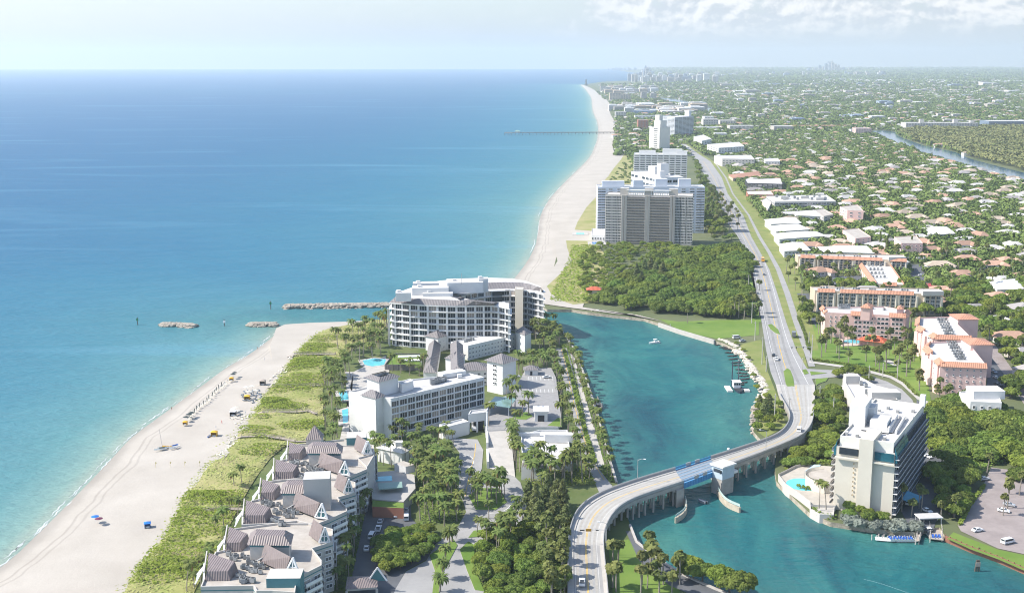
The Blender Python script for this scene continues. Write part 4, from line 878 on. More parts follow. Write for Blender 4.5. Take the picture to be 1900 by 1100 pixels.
# ------------------------------------------------------------------ riverside tower hotel
def tower():
    zr = zat(1653, 964, 826); A, B, C = xy(1552, 809, zr), xy(1662, 824, zr), xy(1719.5, 750, zr); Q = quad3(A, B, C); Dd = Q[3]; c = cen(Q)
    root = thing('tower_hotel', 'tall cream hotel tower with balcony-striped side and blue glass top floor by the water', 'hotel', (*c, 1.9))
    body(root, Q, 1.5, zr-4, CREAM, FLAT, 0, 'wall', 'lower_deck')
    body(root, off_poly(Q, -1.0), zr-4, zr, mat('offwhite_stucco', (.70, .67, .60), .85, .05, .2, pos=True), FLAT, .9, 'top_storey', 'roof')
    u = (Vector(B)-Vector(A)).normalized(); n = Vector((u[1], -u[0])); v = (Vector(C)-Vector(B)).normalized()        # v: away from the camera
    ln = math.dist(A, B); dp = math.dist(B, C)
    def at(s, t): return (A[0]+u[0]*s*ln+v[0]*t*dp, A[1]+u[1]*s*ln+v[1]*t*dp)
    # central shaft, flush blind wall
    pts = [at(.41, -.035), at(.645, -.035), at(.645, .2), at(.41, .2)]; b = MB(); b.prism(pts, 1.5, zr+.8); b.build('lift_shaft', [CREAM], root)
    # recessed panel with ladder of little windows, left of the shaft
    fl = (zr-4-3)/9
    pts = [at(.28, -.004), at(.36, -.004)]
    facade(root, pts[0], pts[1], 8, zr-9, 8, 1, CREAM, mat('amber_pane', (.62, .42, .2), .5), 'slot', .4, .25, c, curtains=0)
    # top floor glass bands
    b = MB(); p, q = at(.06, -.006), at(.39, -.006); b.beam((*p, zr-5.4), (*q, zr-5.4), .3, 2.6, 0); b.build('restaurant_window', [GLASS], root)
    b = MB(); p, q = at(.66, -.006), at(.985, -.006); b.beam((*p, zr-5.6), (*q, zr-5.6), .3, 3.2, 0); b.build('restaurant_window', [GLASSB], root)
    b = MB(); p, q = at(.0, -.02), at(1.0, -.02); b.beam((*p, zr-7.9), (*q, zr-7.9), 1.0, .5, 0)
    b.build('ledge', [CREAM], root)
    for s in (0, 1):     # slanted blue glazing along both long sides of the top floor
        b = MB(); k = 1.0 if s else 0.0; e = .035*(1 if s else -1)
        a1, a2 = at(k+e, 0), at(k+e, .34 if s else .5); b1, b2 = at(k-e*.3, 0), at(k-e*.3, .34 if s else .5)
        b.poly([(*a1, zr-7.6), (*a2, zr-7.6), (*a2, zr-5), (*a1, zr-5)][::1]); b.poly([(*a1, zr-5), (*a2, zr-5), (*b2, zr-1.6), (*b1, zr-1.6)]); b.poly([(*a1, zr-7.6), (*a1, zr-5), (*b1, zr-1.6), (*b1, zr-7.6)]); b.build('slanted_glazing', [GLASSB], root)
    # balconies on both long sides
    SHB = mat('shaded_balcony_panel', (.055, .06, .065), .8, .3, .4, spec=.08)  # dark glass rails and windows, with the shade between slabs painted into their colour
    for k in range(9):
        z = 3.6+fl*k
        balcony(root, at(1, 0), at(1, .98), z, 1.5, c, WHITE, SHB, 1.0); balcony(root, at(0, .0), at(0, .55), z, 1.6, c, CREAM2, CREAM2, 1.0)
        b = MB(); p, q = at(1.002, .01), at(1.002, .98); b.beam((*p, z+2.0), (*q, z+2.0), .3, 2.5); b.build('window_band', [SHB], root)
    for k in range(8):
        b = MB(); p = at(1.004, .02+k*.135); b.beam((*p, 3), (*p, zr-8), .7, .25); b.build('party_wall', [CREAM2], root)
    # roof gear
    def rp(name, s, t, sx, sy, h, m=WHITE, z=zr-.9): return boxpart(root, name, *at(s, t), z, sx*ln, sy*dp, h, math.atan2(u[1], u[0]), m, FLAT)
    rp('lift_house', .12, .42, .28, .22, 8.5); rp('lift_house', .27, .50, .16, .12, 6)
    rp('plant_room', .52, .36, .30, .16, 3.6); rp('roof_well', .5, .25, .46, .05, .5, DARK); rp('roof_well', .74, .42, .07, .34, .4, DARK); rp('screen_wall', .70, .42, .03, .36, 2.2); rp('screen_wall', .83, .42, .03, .36, 1.6)
    rp('parapet', .55, .62, .8, .02, 1.4); rp('stair_house', .93, .97, .1, .05, 5)
    for s, t in ((.1, .1), (.3, .08), (.42, .3), (.75, .1), (.6, .75), (.4, .8), (.3, .7), (.85, .8)): rp('roof_vent', s, t, .05, .03, 1.3, ACM)
    # blue awning at the far foot of the shaded side
    b = MB(); p, q = at(1.0, .16), at(1.0, .34); w = (u[0]*7, u[1]*7); b.poly([(*p, 7), (*q, 7), (q[0]+w[0], q[1]+w[1], 5), (p[0]+w[0], p[1]+w[1], 5)]); b.build('awning', [mat('blue_canvas', (.10, .30, .42), .8)], root)
    flush_windows(root)
    return at
TOWER_AT = tower()
z = 12.0; r = block('tower_hotel_annexe', 'low white flat-roofed annexe stretching behind the cream tower', 'annexe', [(1563, 702), (1590, 748), (1665, 742), (1652, 722), (1625, 715), (1588, 695)], z, CREAM2, FLAT, parapet=.8)
p = xy(1580, 697, z+3); boxpart(r[0], 'lift_house', *p, z-.7, 7, 5, 4, 0, CREAM2); p = xy(1640, 728, z+2); boxpart(r[0], 'stair_house', *p, z-.7, 14, 7, 3.4, 0, CREAM2); ac_units(r[0], [xy(1597, 712, z), xy(1606, 716, z), xy(1608, 728, z), xy(1612, 732, z)], z-.7, 1.6); done(r)
p = P(1559, 724, 2); root = thing('swimming_pool', 'small square teal pool beside the low annexe roof', 'pool', p); b = MB(); b.prism(PP([(1546, 718), (1570, 716), (1578, 740), (1554, 742)]), 1.6, 2.3); b.build('deck', [SIDEW], root); b = MB(); b.prism(PP([(1554, 722), (1563, 721), (1567, 733), (1558, 735)]), 2.2, 2.36); b.build('pool_water', [WBLUE], root)
# pool terrace, curved car ramp, blue sail
p = P(1490, 900, 4); root = thing('swimming_pool', 'oval turquoise pool on the white waterside terrace of the tower', 'pool', (p[0], p[1], 2))
b = MB(); b.prism([xy(*q, 4) for q in ((1443, 884), (1475, 868), (1500, 862), (1550, 866), (1550, 938), (1503, 936), (1480, 918), (1457, 902))], -1, 4.0, 1, 0); b.build('terrace', [mat('terrace_paving', (.36, .33, .28), .9, scale=.4, col2=(.46, .42, .36), pos=True), CREAM2], root)
b = MB(); q = xy(1490, 899, 4); el = [(q[0]+6.8*cos(t*pi/16), q[1]+7.0*sin(t*pi/16)) for t in range(32)]; b.prism(el, 3.9, 4.06, 0); b.build('pool_water', [WBLUE], root)
b = MB()
for a_, c_ in zip(*(lambda L_: (L_, L_[1:]))([xy(*q, 4) for q in ((1503, 936), (1480, 918), (1457, 902), (1443, 884), (1475, 868), (1500, 862))])): b.beam((*a_, 5), (*c_, 5), .15, .12); b.beam((*a_, 4.5), (*c_, 4.5), .08, .9)
b.build('railing', [CREAM2], root)
b = MB(); q = xy(1540, 880, 9)
for k in range(12):
    t0, t1 = 1.6+k*.22, 1.6+(k+1)*.22
    for rad, zl, zh in ((9.5, 2, 8.5),):
        b.poly([(q[0]+rad*cos(t0), q[1]+rad*sin(t0), zl), (q[0]+rad*cos(t1), q[1]+rad*sin(t1), zl), (q[0]+rad*cos(t1), q[1]+rad*sin(t1), zh), (q[0]+rad*cos(t0), q[1]+rad*sin(t0), zh)]); 
        b.poly([(q[0]+8.7*cos(t0), q[1]+8.7*sin(t0), 8), (q[0]+8.7*cos(t1), q[1]+8.7*sin(t1), 8), (q[0]+9.5*cos(t1), q[1]+9.5*sin(t1), 9), (q[0]+9.5*cos(t0), q[1]+9.5*sin(t0), 9)])
b.prism([(q[0]+9.1*cos(1.6+k*.22), q[1]+9.1*sin(1.6+k*.22)) for k in range(13)]+[(q[0]+8, q[1]-8)], 2, 7.9, 0, 1); tag(b.build('curved_car_ramp', [CREAM, FLATT]), 'curved cream car ramp at the foot of the tower', 'ramp')
p = P(1512, 866, 6); root = thing('shade_sail', 'pale blue shade canopy beside the terrace pool', 'canopy', (p[0], p[1], 3.9)); b = MB(); b.poly([P(1493, 874, 7), P(1514, 876, 6.5), P(1522, 862, 8.5), P(1510, 862, 8)]); b.build('canopy_cloth', [mat('pale_blue_canvas', (.36, .50, .58), .8)], root)
for q in ((1493, 874, 7), (1514, 876, 6.5), (1522, 862, 8.5), (1510, 862, 8)): t = P(*q); b = MB(); b.tube([(t[0], t[1], 3.9), (t[0], t[1], t[2])], .12, 5); b.build('post', [STEEL], root)
z = 3.6; r = block('waterside_bar', 'white curved bar terrace at the water under two leaning palms', 'bar', [(1501, 930), (1502, 944), (1520, 954), (1546, 955), (1549, 930)], z, CREAM2, SIDEW, parapet=.6, z0=-.5); done(r)

# ------------------------------------------------------------------ pink and tan flats
def flats(name, label, roofpx, zr, wall, roofm, edge_orange, fac, gl=None, extra=None, style='plain', hf=.45, wf=.4, fr=None, cur=.1):
    pts = [xy(x, y, zr) for x, y in roofpx]
    if len(pts) == 3: pts = quad3(*pts)
    c = cen(pts); root = thing(name, label, 'apartment block', (*c, 1.9)); body(root, pts, 1.5, zr, wall, roofm, .8)
    for e, t0, t1, wd in edge_orange:                         # tiled pent roofs along the eaves
        a, b_ = Vector(pts[e]), Vector(pts[(e+1) % len(pts)]); p, q = a.lerp(b_, t0), a.lerp(b_, t1); u = (q-p); n = Vector((u[1], -u[0])).normalized()
        if n.dot((p+q)/2-Vector(c)) < 0: n = -n
        m = MB(); i0, i1 = p-n*wd*.5, q-n*wd*.5; o0, o1 = p+n*1.3, q+n*1.3
        m.poly([(*o0, zr-1.0), (*o1, zr-1.0), (*i1, zr+1.3), (*i0, zr+1.3)]); m.poly([(*i0, zr+1.3), (*i1, zr+1.3), (*i1, zr-.5), (*i0, zr-.5)]); m.poly([(*o0, zr-1), (*i0, zr+1.3), (*i0, zr-1)]); m.poly([(*o1, zr-1), (*i1, zr+1.3), (*i1, zr-1)]); m.poly([(*o0, zr-1), (*o1, zr-1), (*i1, zr-1), (*i0, zr-1)])
        m.build('tiled_eave', [ORANGE], root)
    for f in fac:
        e, rows, cols, t0, t1 = f[:5]; st = f[5] if len(f) > 5 else style; a, b_ = lerp2(pts[e], pts[(e+1) % len(pts)], t0), lerp2(pts[e], pts[(e+1) % len(pts)], t1)
        facade(root, a, b_, 2.6, zr-1.2, rows, cols, fr, gl, st, f[6] if len(f) > 6 else hf, f[7] if len(f) > 7 else wf, c, curtains=cur)
    return root, pts, c
z = zat(1535, 622, 577); r = flats('pink_flats', 'pink apartment block with orange tiled eaves facing the palm lawn', [(1523, 570), (1531, 580), (1600, 583), (1680, 587), (1688, 577), (1640, 569)], z, PINK, FLATG,
    [(0, 0, .5, 2), (0, .75, 1, 2.6), (1, .68, 1, 3), (2, 0, .25, 3), (2, .62, 1, 3), (3, 0, 1, 3)], [(1, 5, 4, .08, .62, 'plain', .4, .28), (1, 5, 2, .78, 1, 'arch', .62, .8), (2, 5, 3, .02, .26, 'arch', .62, .8), (2, 5, 1, .26, .33, 'plain', .35, .3), (2, 5, 3, .34, .62, 'arch', .62, .8), (2, 5, 3, .68, .95, 'arch', .62, .8)], cur=.04)
Q = quad3(xy(1597, 568, z+8), xy(1614, 569, z+8), xy(1620, 565, z+8)); body(r[0], Q, z-.8, z+7, PINK, FLATG, .2, 'roof_tower', 'tower_top'); hiproof(r[0], Q, z+7, 2.2, ORANGE, 1.2, .5, 'tower_roof')
Q = quad3(xy(1664, 571, z+4), xy(1675, 571, z+4), xy(1677, 567, z+4)); body(r[0], Q, z-.8, z+3, PINK, FLATG, .2, 'roof_tower', 'tower_top'); hiproof(r[0], Q, z+3, 1.6, ORANGE, 1, .5, 'tower_roof')
ac_units(r[0], [xy(1557+i*3.5, 567+j*2, z) for i in range(6) for j in range(3)]+[xy(1618, 572, z), xy(1640, 574, z), xy(1668, 577, z)], z-.8, 1.5); flush_windows(r[0])
for k, (lab, near, farp) in enumerate((('farther half of the long pink block with white roof and orange eaves', [(1700, 608), (1735, 626), (1803, 628), (1762, 588)], (1702, 590)), ('nearer half of the long pink block showing its windowed pink end wall', [(1715, 645), (1744, 676), (1831, 680), (1793, 632)], (1722, 636)))):
    z = zat(1750, 733, 677)-(.4 if k == 0 else 0); fp = near+[farp]
    r = flats('pink_flats', lab, fp, z, PINK, FLAT, [(0, 0, .35, 3), (0, .72, 1, 3.5), (1, 0, 1, 2.2), (4, 0, .7, 3)], [(1, 5, 6, .08, .95, 'plain', .32, .2), (0, 5, 5, .05, .95, 'plain', .5, .5), (4, 5, 4, .1, .9, 'plain', .5, .5)], cur=.05)
    # stair towers on the far long side
    t = xy(*((1788, 590) if k == 0 else (1812, 636)), z+2); Q = [(t[0]-6, t[1]-7), (t[0]+6, t[1]-7), (t[0]+6, t[1]+7), (t[0]-6, t[1]+7)]; body(r[0], Q, 1.5, z+2.5, PINK, FLATG, .2, 'stair_tower', 'tower_top'); hiproof(r[0], Q, z+2.5, 1.8, ORANGE, 1.3, .5, 'tower_roof')
    base = (1740, 592) if k == 0 else (1757, 634)
    ac_units(r[0], [xy(base[0]+i*5+j*(2.6 if k == 0 else 3), base[1]+j*5.2, z) for j in range(7) for i in range(4)], z-.8, 1.1)
    b = MB(); a_, c_ = lerp2(r[1][0], r[1][1], .0), lerp2(r[1][0], r[1][1], 1.); 
    for t in (.1, .3, .5, .9):
        p = lerp2(r[1][0], r[1][1], t); boxpart(r[0], 'buttress', p[0], p[1], 1.6, 3, 3, z-3.5, .3, PINK)
    flush_windows(r[0])
for lab, fp, gnd, bays, gl in (('tan apartment block with dark arched bays behind the pink flats', [(1503, 532), (1512, 539), (1748, 547), (1741, 536)], (1540, 578, 539), 3, GLASSG), ('tan apartment block with orange eaves and shaded bays, farther of two parallel ones', [(1475, 471), (1481, 476), (1682, 484), (1676, 473)], (1500, 503, 477), 3, GLASS)):
    z = zat(*gnd); r = flats('tan_flats', lab, fp, z, TANW, FLATG, [(1, .02, .16, 1.6), (1, .2, .78, 1.6), (1, .85, 1, 1.6)], [(1, 5, 3, .025, .15, 'strip', .9, .74), (1, 5, 3, .19, .33, 'strip', .9, .74), (1, 5, 1, .34, .38), (1, 5, 3, .39, .5, 'strip', .9, .74), (1, 5, 3, .53, .64, 'strip', .9, .7), (1, 5, 3, .67, .8, 'strip', .9, .74), (1, 5, 3, .87, .99, 'strip', .9, .74)], gl=gl, cur=0)
    u = Vector(r[1][2])-Vector(r[1][1])
    for t in (.02, .155, .185, .335, .385, .51, .525, .645, .665, .805, .865, .995):
        p = Vector(r[1][1])+u*t; boxpart(r[0], 'pilaster', p[0], p[1]-.6, 1.6, 1.2, 1.4, z-3.4, 0, CREAM)
    for t in (.06, .1, .23, .275, .42, .46, .56, .6, .71, .755, .905, .95):
        p = Vector(r[1][1])+u*t; boxpart(r[0], 'pilaster', p[0], p[1]-.4, 1.6, .7, 1, z-3.4, 0, TANW)
    ac_units(r[0], [xy(fp[0][0]+20+i*30+j*5, fp[0][1]+2.2+i*.9+(j % 2)*1.5, z) for i in range(8) for j in range(3)], z-.8, 1.4)
    p = xy(fp[2][0]-20, fp[2][1]-7, z+2); boxpart(r[0], 'plant_room', *p, z-.8, 14, 8, 3, 0, CREAM2); flush_windows(r[0])
z = zat(1624, 528, 527-16); r = flats('tan_flats', 'white-roofed tan block set end-on between the two long tan blocks', [(1592, 487), (1622, 527), (1678, 529), (1648, 486)], z, TANW, FLAT, [(0, 0, 1, 3), (1, .28, .75, 1.6), (2, 0, 1, 1)], [(0, 4, 8, .05, .95, 'plain', .45, .4), (1, 4, 2, .02, .25), (1, 4, 1, .3, .72, 'wide', .7, .9)], cur=.05)
ac_units(r[0], [xy(1612+i*7+j*2.5, 493+j*7, z) for j in range(4) for i in range(4)], z-.8, 1.4); flush_windows(r[0])
z = 11; r = block('white_villa', 'flat-roofed white villa with orange walls in front of the pink flats', 'villa', [(1779, 727), (1800, 745), (1858, 748), (1848, 722)], z, WHITE, FLAT, fac=[(1, 2, 4)], hf=.4, wf=.3); boxpart(r[0], 'upper_storey', *xy(1828, 723, z+3), z-.5, 15, 10, 4, 0, WHITE); boxpart(r[0], 'terrace_wall', *xy(1822, 734, z+1), z-.5, 8, .6, 2.6, 0, PINKD); done(r)
p = P(1612, 632, 2); root = thing('pool_pavilion', 'long red-tiled pool pavilion on the palm lawn', 'pavilion', p); q = PP([(1588, 640), (1640, 646), (1646, 640), (1604, 634)]); q = [(t[0], t[1]) for t in q]
b = MB(); b.prism(off_poly(q, -1.2), 1.9, 5, 0); b.build('wall', [PINKD], root); hiproof(root, q, 5, 3, REDT, .8, .45)
for t in q: boxpart(root, 'post', *t, 1.9, .4, .4, 3.1, 0, CREAM2)
p = P(1588, 630, 2); root = thing('swimming_pool', 'rounded turquoise pool beside the red-tiled pavilion', 'pool', p); b = MB(); b.prism(PP([(1546, 637), (1560, 627), (1600, 626), (1620, 632), (1600, 642), (1562, 643)]), 1.8, 2.2); b.build('deck', [mat('pink_paving', (.55, .42, .36), .9, .1, .5, pos=True)], root)
b = MB(); q = P(1588, 634, 2.2); b.prism([(q[0]+8*cos(t*pi/12), q[1]+5*sin(t*pi/12)) for t in range(24)], 2.1, 2.26); b.build('pool_water', [WBLUE], root)
b = MB(); b.prism(PP([(1637, 670), (1650, 669), (1668, 676), (1660, 680)]), 2.0, 2.2); tag(b.build('putting_slab', [SIDEW]), 'small white paved slab on the palm lawn', 'paving')
# ------------------------------------------------------------------ bascule bridge
RAILM = mat('bridge_rail_concrete', (.36, .35, .34), .85, .1, .4, pos=True)
BLUE = mat('bridge_blue_steel', (.05, .235, .46), .5, .12, .5, pos=True)
GRID = mat('steel_deck_grid', (.19, .26, .33), .6, .15, .8, pos=True)
PIERM = mat('pier_concrete', (.34, .32, .29), .9, .2, .3, pos=True)
def bridge():
    pairs = [((1052,1170),(1131,1170),3.4),((1052,1100),(1128,1100),4.2),((1052,1040),(1122,1045),5.2),((1053,1002),(1119,1010),5.8),((1058,975),(1121,987),6.3),((1070,948),(1131,964),7.0),((1095,927),(1148,944),7.6),((1130,910),(1172,930),8.0),((1190,890),(1207,917),8.2),
             ((1252,872),(1268,897),8.3),((1318,851),(1331,873),8.3),((1366,836),(1380,856),7.9),((1424,817),(1437,834),7.1),((1448,805),(1470,820),6.5),((1461,790),(1493,808),5.9),((1466,772),(1508,786),5.2),((1456,753),(1510,758),4.0),((1445,735),(1512,736),2.9),((1439,714),(1511,714),2.16)]
    A = [P(*a, z) for a, b_, z in pairs]; B = [P(*b_, z) for a, b_, z in pairs]
    def dense(L_, lo, hi): return smooth_line(L_[lo:hi+1], 2)
    root = thing('bascule_bridge', 'curving concrete bascule bridge with blue steel lifting span over the inlet', 'bridge', (A[9][0], A[9][1], 0))
    EXC.append([(p[0], p[1]) for p in A]+[(p[0], p[1]) for p in B[::-1]])
    up = Vector((0, 0, 1)); segs = ((0, 9, 'deck'), (10, 18, 'deck'))
    for lo, hi, nm in segs:
        a, b_ = dense(A, lo, hi), dense(B, lo, hi); m = MB(); k = MB(); r1, r2 = MB(), MB(); y1, w1, ty, jt = MB(), MB(), MB(), MB()
        for i in range(len(a)-1):
            p0, p1, q0, q1 = a[i], a[i+1], b_[i], b_[i+1]; t0, t1 = (q0-p0).normalized(), (q1-p1).normalized()
            onl = p0[1] > P(1445, 738, 2)[1]-1 and lo == 10
            m.poly([p0, q0, q1, p1], 0)
            for s0, s1 in ((p0, p1), (q0, q1)):
                m.poly([s0, s1, s1-up*1.5, s0-up*1.5], 1)
            m.poly([p0-up*1.5, p1-up*1.5, q1-up*1.5, q0-up*1.5], 1)
            # kerbed walks and parapets
            for s0, s1, n0, n1, wd, rr in ((p0, p1, t0, t1, 2.0, r1), (q0, q1, -t0, -t1, 1.3, r2)):
                k.poly([s0+up*.25, s1+up*.25, s1+n1*wd+up*.25, s0+n0*wd+up*.25]); k.poly([s0+n0*wd, s1+n1*wd, s1+n1*wd+up*.25, s0+n0*wd+up*.25])
                if not onl:
                    rr.beam(s0+up*.75+n0*.15, s1+up*.75+n1*.15, .3, 1.0, 0); rr.beam(s0+up*1.5+n0*.15, s1+up*1.5+n1*.15, .12, .1, 1)
                    if i % 2 == 0: rr.beam(s0+up*1.2+n0*.15, s0+up*1.5+n0*.15, .12, .12, 1)
            def lane(f, w, mb):
                h_ = up*(.014 if w > .3 else .022); mb.poly([p0.lerp(q0, f)+t0*-w+h_, p0.lerp(q0, f)+t0*w+h_, p1.lerp(q1, f)+t1*w+h_, p1.lerp(q1, f)+t1*-w+h_])
            lane(.49, .09, y1); lane(.52, .09, y1)
            lane(.2, .07, w1); lane(.8, .07, w1)
            for f in (.27, .40, .60, .73): lane(f, .42, ty)
            if i % 3 == 0: jt.poly([p0+up*.026, q0+up*.026, q0+(q1-q0).normalized()*.16+up*.026, p0+(p1-p0).normalized()*.16+up*.026])
        m.build(nm, [DECKM, PIERM], root); k.build('footway', [SIDEW], root)
        for rr in (r1, r2):
            if rr.f: rr.build('parapet', [RAILM, STEEL], root)
        ty.build('tyre_wear', [mat('worn_deck', (.29, .275, .25), .9, scale=.5, col2=(.38, .36, .325), pos=True, detail=8)], root); jt.build('expansion_joint', [RAILM], root)
        y1.build('centre_line', [YEL], root); w1.build('edge_line', [mat('worn_white_paint', (.55, .54, .51), .8, .15, 1, pos=True)], root)
    # asphalt approach on the near bank
    m = MB(); a, b_ = dense(A, 0, 3), dense(B, 0, 3)
    for i in range(len(a)-1): 
        n0, n1 = (b_[i]-a[i]).normalized(), (b_[i+1]-a[i+1]).normalized()
        m.poly([a[i]+n0*2.1+up*.008, b_[i]-n0*1.4+up*.008, b_[i+1]-n1*1.4+up*.008, a[i+1]+n1*2.1+up*.008])
    m.build('asphalt_approach', [ASPH], root)
    # lifting leaf
    p0, p1, q0, q1 = A[9], A[10], B[9], B[10]; t = (q0-p0).normalized(); d = (p1-p0).normalized(); m = MB()
    m.prism([(v[0], v[1]) for v in (p0+d*.1, q0+d*.1, q1-d*.1, p1-d*.1)], 7.7, 8.28, 0, 0, True)
    for f in (.12, .3, .5, .7, .88): m.beam(p0.lerp(q0, f)+up*.02, p1.lerp(q1, f)+up*.02, .75, .12, 1)
    o = m.build('lifting_span', [GRID, STEEL], root)
    for s0, s1, sg in ((p0, p1, 1), (q0, q1, -1)):
        g = MB(); g.beam(s0-up*.9, s1-up*.9, .5, 2.2, 0)
        for i in range(13):
            v = s0.lerp(s1, (i+.5)/13); g.beam(v-up*1.9-t*sg*.3, v+up*.2-t*sg*.3, .18, .25, 0)
        g.beam(s0+up*1.3, s1+up*1.3, .14, .14, 0); g.beam(s0+up*.8, s1+up*.8, .08, .5, 0)
        for f in (.3, .55): g.beam(s0.lerp(s1, f)+up*.8, s0.lerp(s1, f+.12)+up*.8, .4, 1.5, 1)
        g.build('blue_girder', [BLUE, STEEL], root)
    # bents of round columns under both approaches
    def bent(i0, f):
        a, b_ = A[i0].lerp(A[i0+1], f), B[i0].lerp(B[i0+1], f); m = MB(); z = a[2]-1.5
        m.beam(a-up*1.9, b_-up*1.9, 1.2, .8)
        for k in (.08, .36, .64, .92):
            v = a.lerp(b_, k); m.tube([(v[0], v[1], -3), (v[0], v[1], z-.3)], .42, 8)
        m.build('pier', [PIERM], root)
    for i0, f in ((5, .2), (5, .75), (6, .35), (6, .8), (7, .15), (7, .45), (7, .75), (8, .1), (8, .4), (8, .7), (10, .45), (10, .8), (11, .1), (11, .4), (11, .7), (12, 0), (12, .4), (12, .8)): bent(i0, f)
    for i0, sg in ((9, -1), (10, 1)):
        m = MB(); a, b_ = A[i0], B[i0]; d2 = d*sg
        m.prism([(v[0], v[1]) for v in (a+d2*.1-t*1, b_+d2*.1+t*1.5, b_+d2*4.5+t*1.5, a+d2*4.5-t*1)], -3, 6.75, 0, 0, True); m.build('bascule_pier', [PIERM], root)
    # abutments: solid walled ends
    for lo, hi in ((0, 4), (13, 17)):
        for L_, sg in ((A, 1), (B, -1)):
            m = MB(); l = dense(L_, lo, hi)
            for i in range(len(l)-1):
                m.poly([(l[i][0], l[i][1], 1.), (l[i+1][0], l[i+1][1], 1.), l[i+1]-up*1.4, l[i]-up*1.4])
            m.build('abutment_wall', [PIERM], root)
    for i in (4, 13):
        m = MB(); a, b_ = A[i], B[i]; m.poly([(a[0], a[1], 0), (b_[0], b_[1], 0), b_-up*1.4, a-up*1.4]); m.build('abutment_wall', [PIERM], root)
    # bridge tender's house
    v = B[10]+d*1.8+t*3.4; rz = math.atan2(d[1], d[0]); m = MB()
    m.box(v[0], v[1], -3, 7, 5.4, 9.6, rz, 0)
    for k in (-2, 0, 2): m.box(v[0]+d[0]*k+t[0]*2.75, v[1]+d[1]*k+t[1]*2.75, -3, .5, .3, 8.5, rz, 0)
    m.build('control_house_base', [PIERM], root)
    LB = mat('pale_blue_panel', (.42, .50, .56), .7, .06, .4, pos=True)
    m = MB(); m.box(v[0], v[1], 6.6, 7.2, 5.6, 5.0, rz, 0); m.build('control_house', [LB], root)
    m = MB(); m.box(v[0], v[1], 11.6, 8.4, 6.8, .6, rz, 0, 1); m.box(v[0]+d[0]*4.8, v[1]+d[1]*4.8, 7.4, 4, 4.4, 1.0, rz, 0, 1); m.build('control_house_roof', [WHITE, FLAT], root)
    for k in (-2.2, .2): boxpart(root, 'control_window', v[0]+d[0]*k+t[0]*2.8, v[1]+d[1]*k+t[1]*2.8, 9.2, 1.5, .16, 1.3, rz, GLASS)
    boxpart(root, 'control_window', v[0]-d[0]*3.6, v[1]-d[1]*3.6, 9.2, .16, 3.6, 1.4, rz, GLASS); boxpart(root, 'control_window', v[0]+t[0]*2.75, v[1]+t[1]*2.75, 3.6, 1.1, .16, 1.3, rz, GLASS)
    m = MB(); w = B[10]+d*6+t*1.5; m.beam((*w[:2], 7.8), (w[0]+d[0]*.1+t[0]*3, w[1]+d[1]*.1+t[1]*3, 7.6), 2.5, 1.1); m.build('counterweight', [BLUE], root)
    return A, B
BA, BB = bridge()
def fender(label, pts):
    w = [P(x, y, 2.2) for x, y in pts]; w = smooth_line(w, 2); root = thing('bridge_fender', label, 'fender', (w[0][0], w[0][1], 0), group='fenders of the bascule bridge')
    b = MB(); c = MB()
    for p, q in zip(w, w[1:]):
        b.beam((p[0], p[1], 1.0), (q[0], q[1], 1.0), .9, 2.2); c.beam((p[0], p[1], 2.9), (q[0], q[1], 2.9), .1, .9); c.beam((p[0], p[1], 3.4), (q[0], q[1], 3.4), .16, .1)
    for p in w[::3]: b.tube([(p[0], p[1], -3), (p[0], p[1], 2.3)], .35, 6)
    b.build('timber_wall', [mat('weathered_fender', (.42, .37, .29), .9, .2, .5, pos=True)], root); c.build('handrail', [mat('pale_green_rail', (.40, .50, .47), .6, .1, 1, pos=True)], root)
fender('short curved fender wall under the near end of the blue span', [(1271, 925), (1273, 940), (1268, 950), (1253, 960)])
fender('longer curved fender wall with orange light beside the tender house', [(1330, 905), (1338, 921), (1350, 932), (1372, 941)])

# ------------------------------------------------------------------ rocks, walls, timber
def rock_mesh(seed, s):
    r = random.Random(seed); b = MB(); import bmesh
    bm = bmesh.new(); bmesh.ops.create_icosphere(bm, subdivisions=1, radius=1)
    for v in bm.verts: v.co *= r.uniform(.7, 1.2)
    out = [v.co.copy() for v in bm.verts], [[v.index for v in f.verts] for f in bm.faces]; bm.free(); return out
ROCKS = [rock_mesh(i, 1) for i in range(5)]
BOULDER = mat('grey_boulders', (.40, .36, .30), .95, .35, .2, col2=(.24, .21, .175), pos=True)
PALER = mat('pale_boulders', (.60, .55, .47), .95, .3, .2, col2=(.40, .36, .30), pos=True)
def rocks(name, label, pts, width, z, size, n, material=BOULDER, cat='jetty', dark=True, stuff=False):
    "a rubble mound of many stones"
    L_ = resample(PP(pts, 0), max(20, n//5)); r = random.Random(len(label)+n); b = MB()
    for k in range(n):
        i = r.randrange(len(L_)-1); p = L_[i].lerp(L_[i+1], r.random()); d = (L_[i+1]-L_[i]).normalized(); u = Vector((-d[1], d[0], 0)); t = max(-1, min(1, r.gauss(0, .45)))
        end = min(1, min(i, len(L_)-1-i)/4+.4); q = p+u*t*width*end; s = size*r.uniform(.55, 1.25); zz = z*(1-t*t)*end-s*.3
        vs, fs = ROCKS[r.randrange(5)]; M = Matrix.Rotation(r.uniform(0, 6.3), 3, 'Z'); base = len(b.v)
        for v in vs: w = M @ v; b.v.append((q[0]+w[0]*s*1.2, q[1]+w[1]*s, zz+w[2]*s*.75))
        for f in fs: b.f.append(tuple(x+base for x in f)); b.m.append(0)
    o = b.build(name, [material]); 
    if stuff: o['kind'] = 'stuff'
    else: tag(o, label, cat)
rocks('rock_jetty', 'long boulder jetty reaching seaward from behind the crescent flats', [(526, 571), (600, 570), (680, 569), (740, 568)], 5, 2.6, 1.5, 520)
rocks('rock_groin', 'short detached boulder groin lying alone in the sea', [(296, 603), (330, 604), (362, 606)], 4.5, 2.0, 1.4, 150, cat='groin')
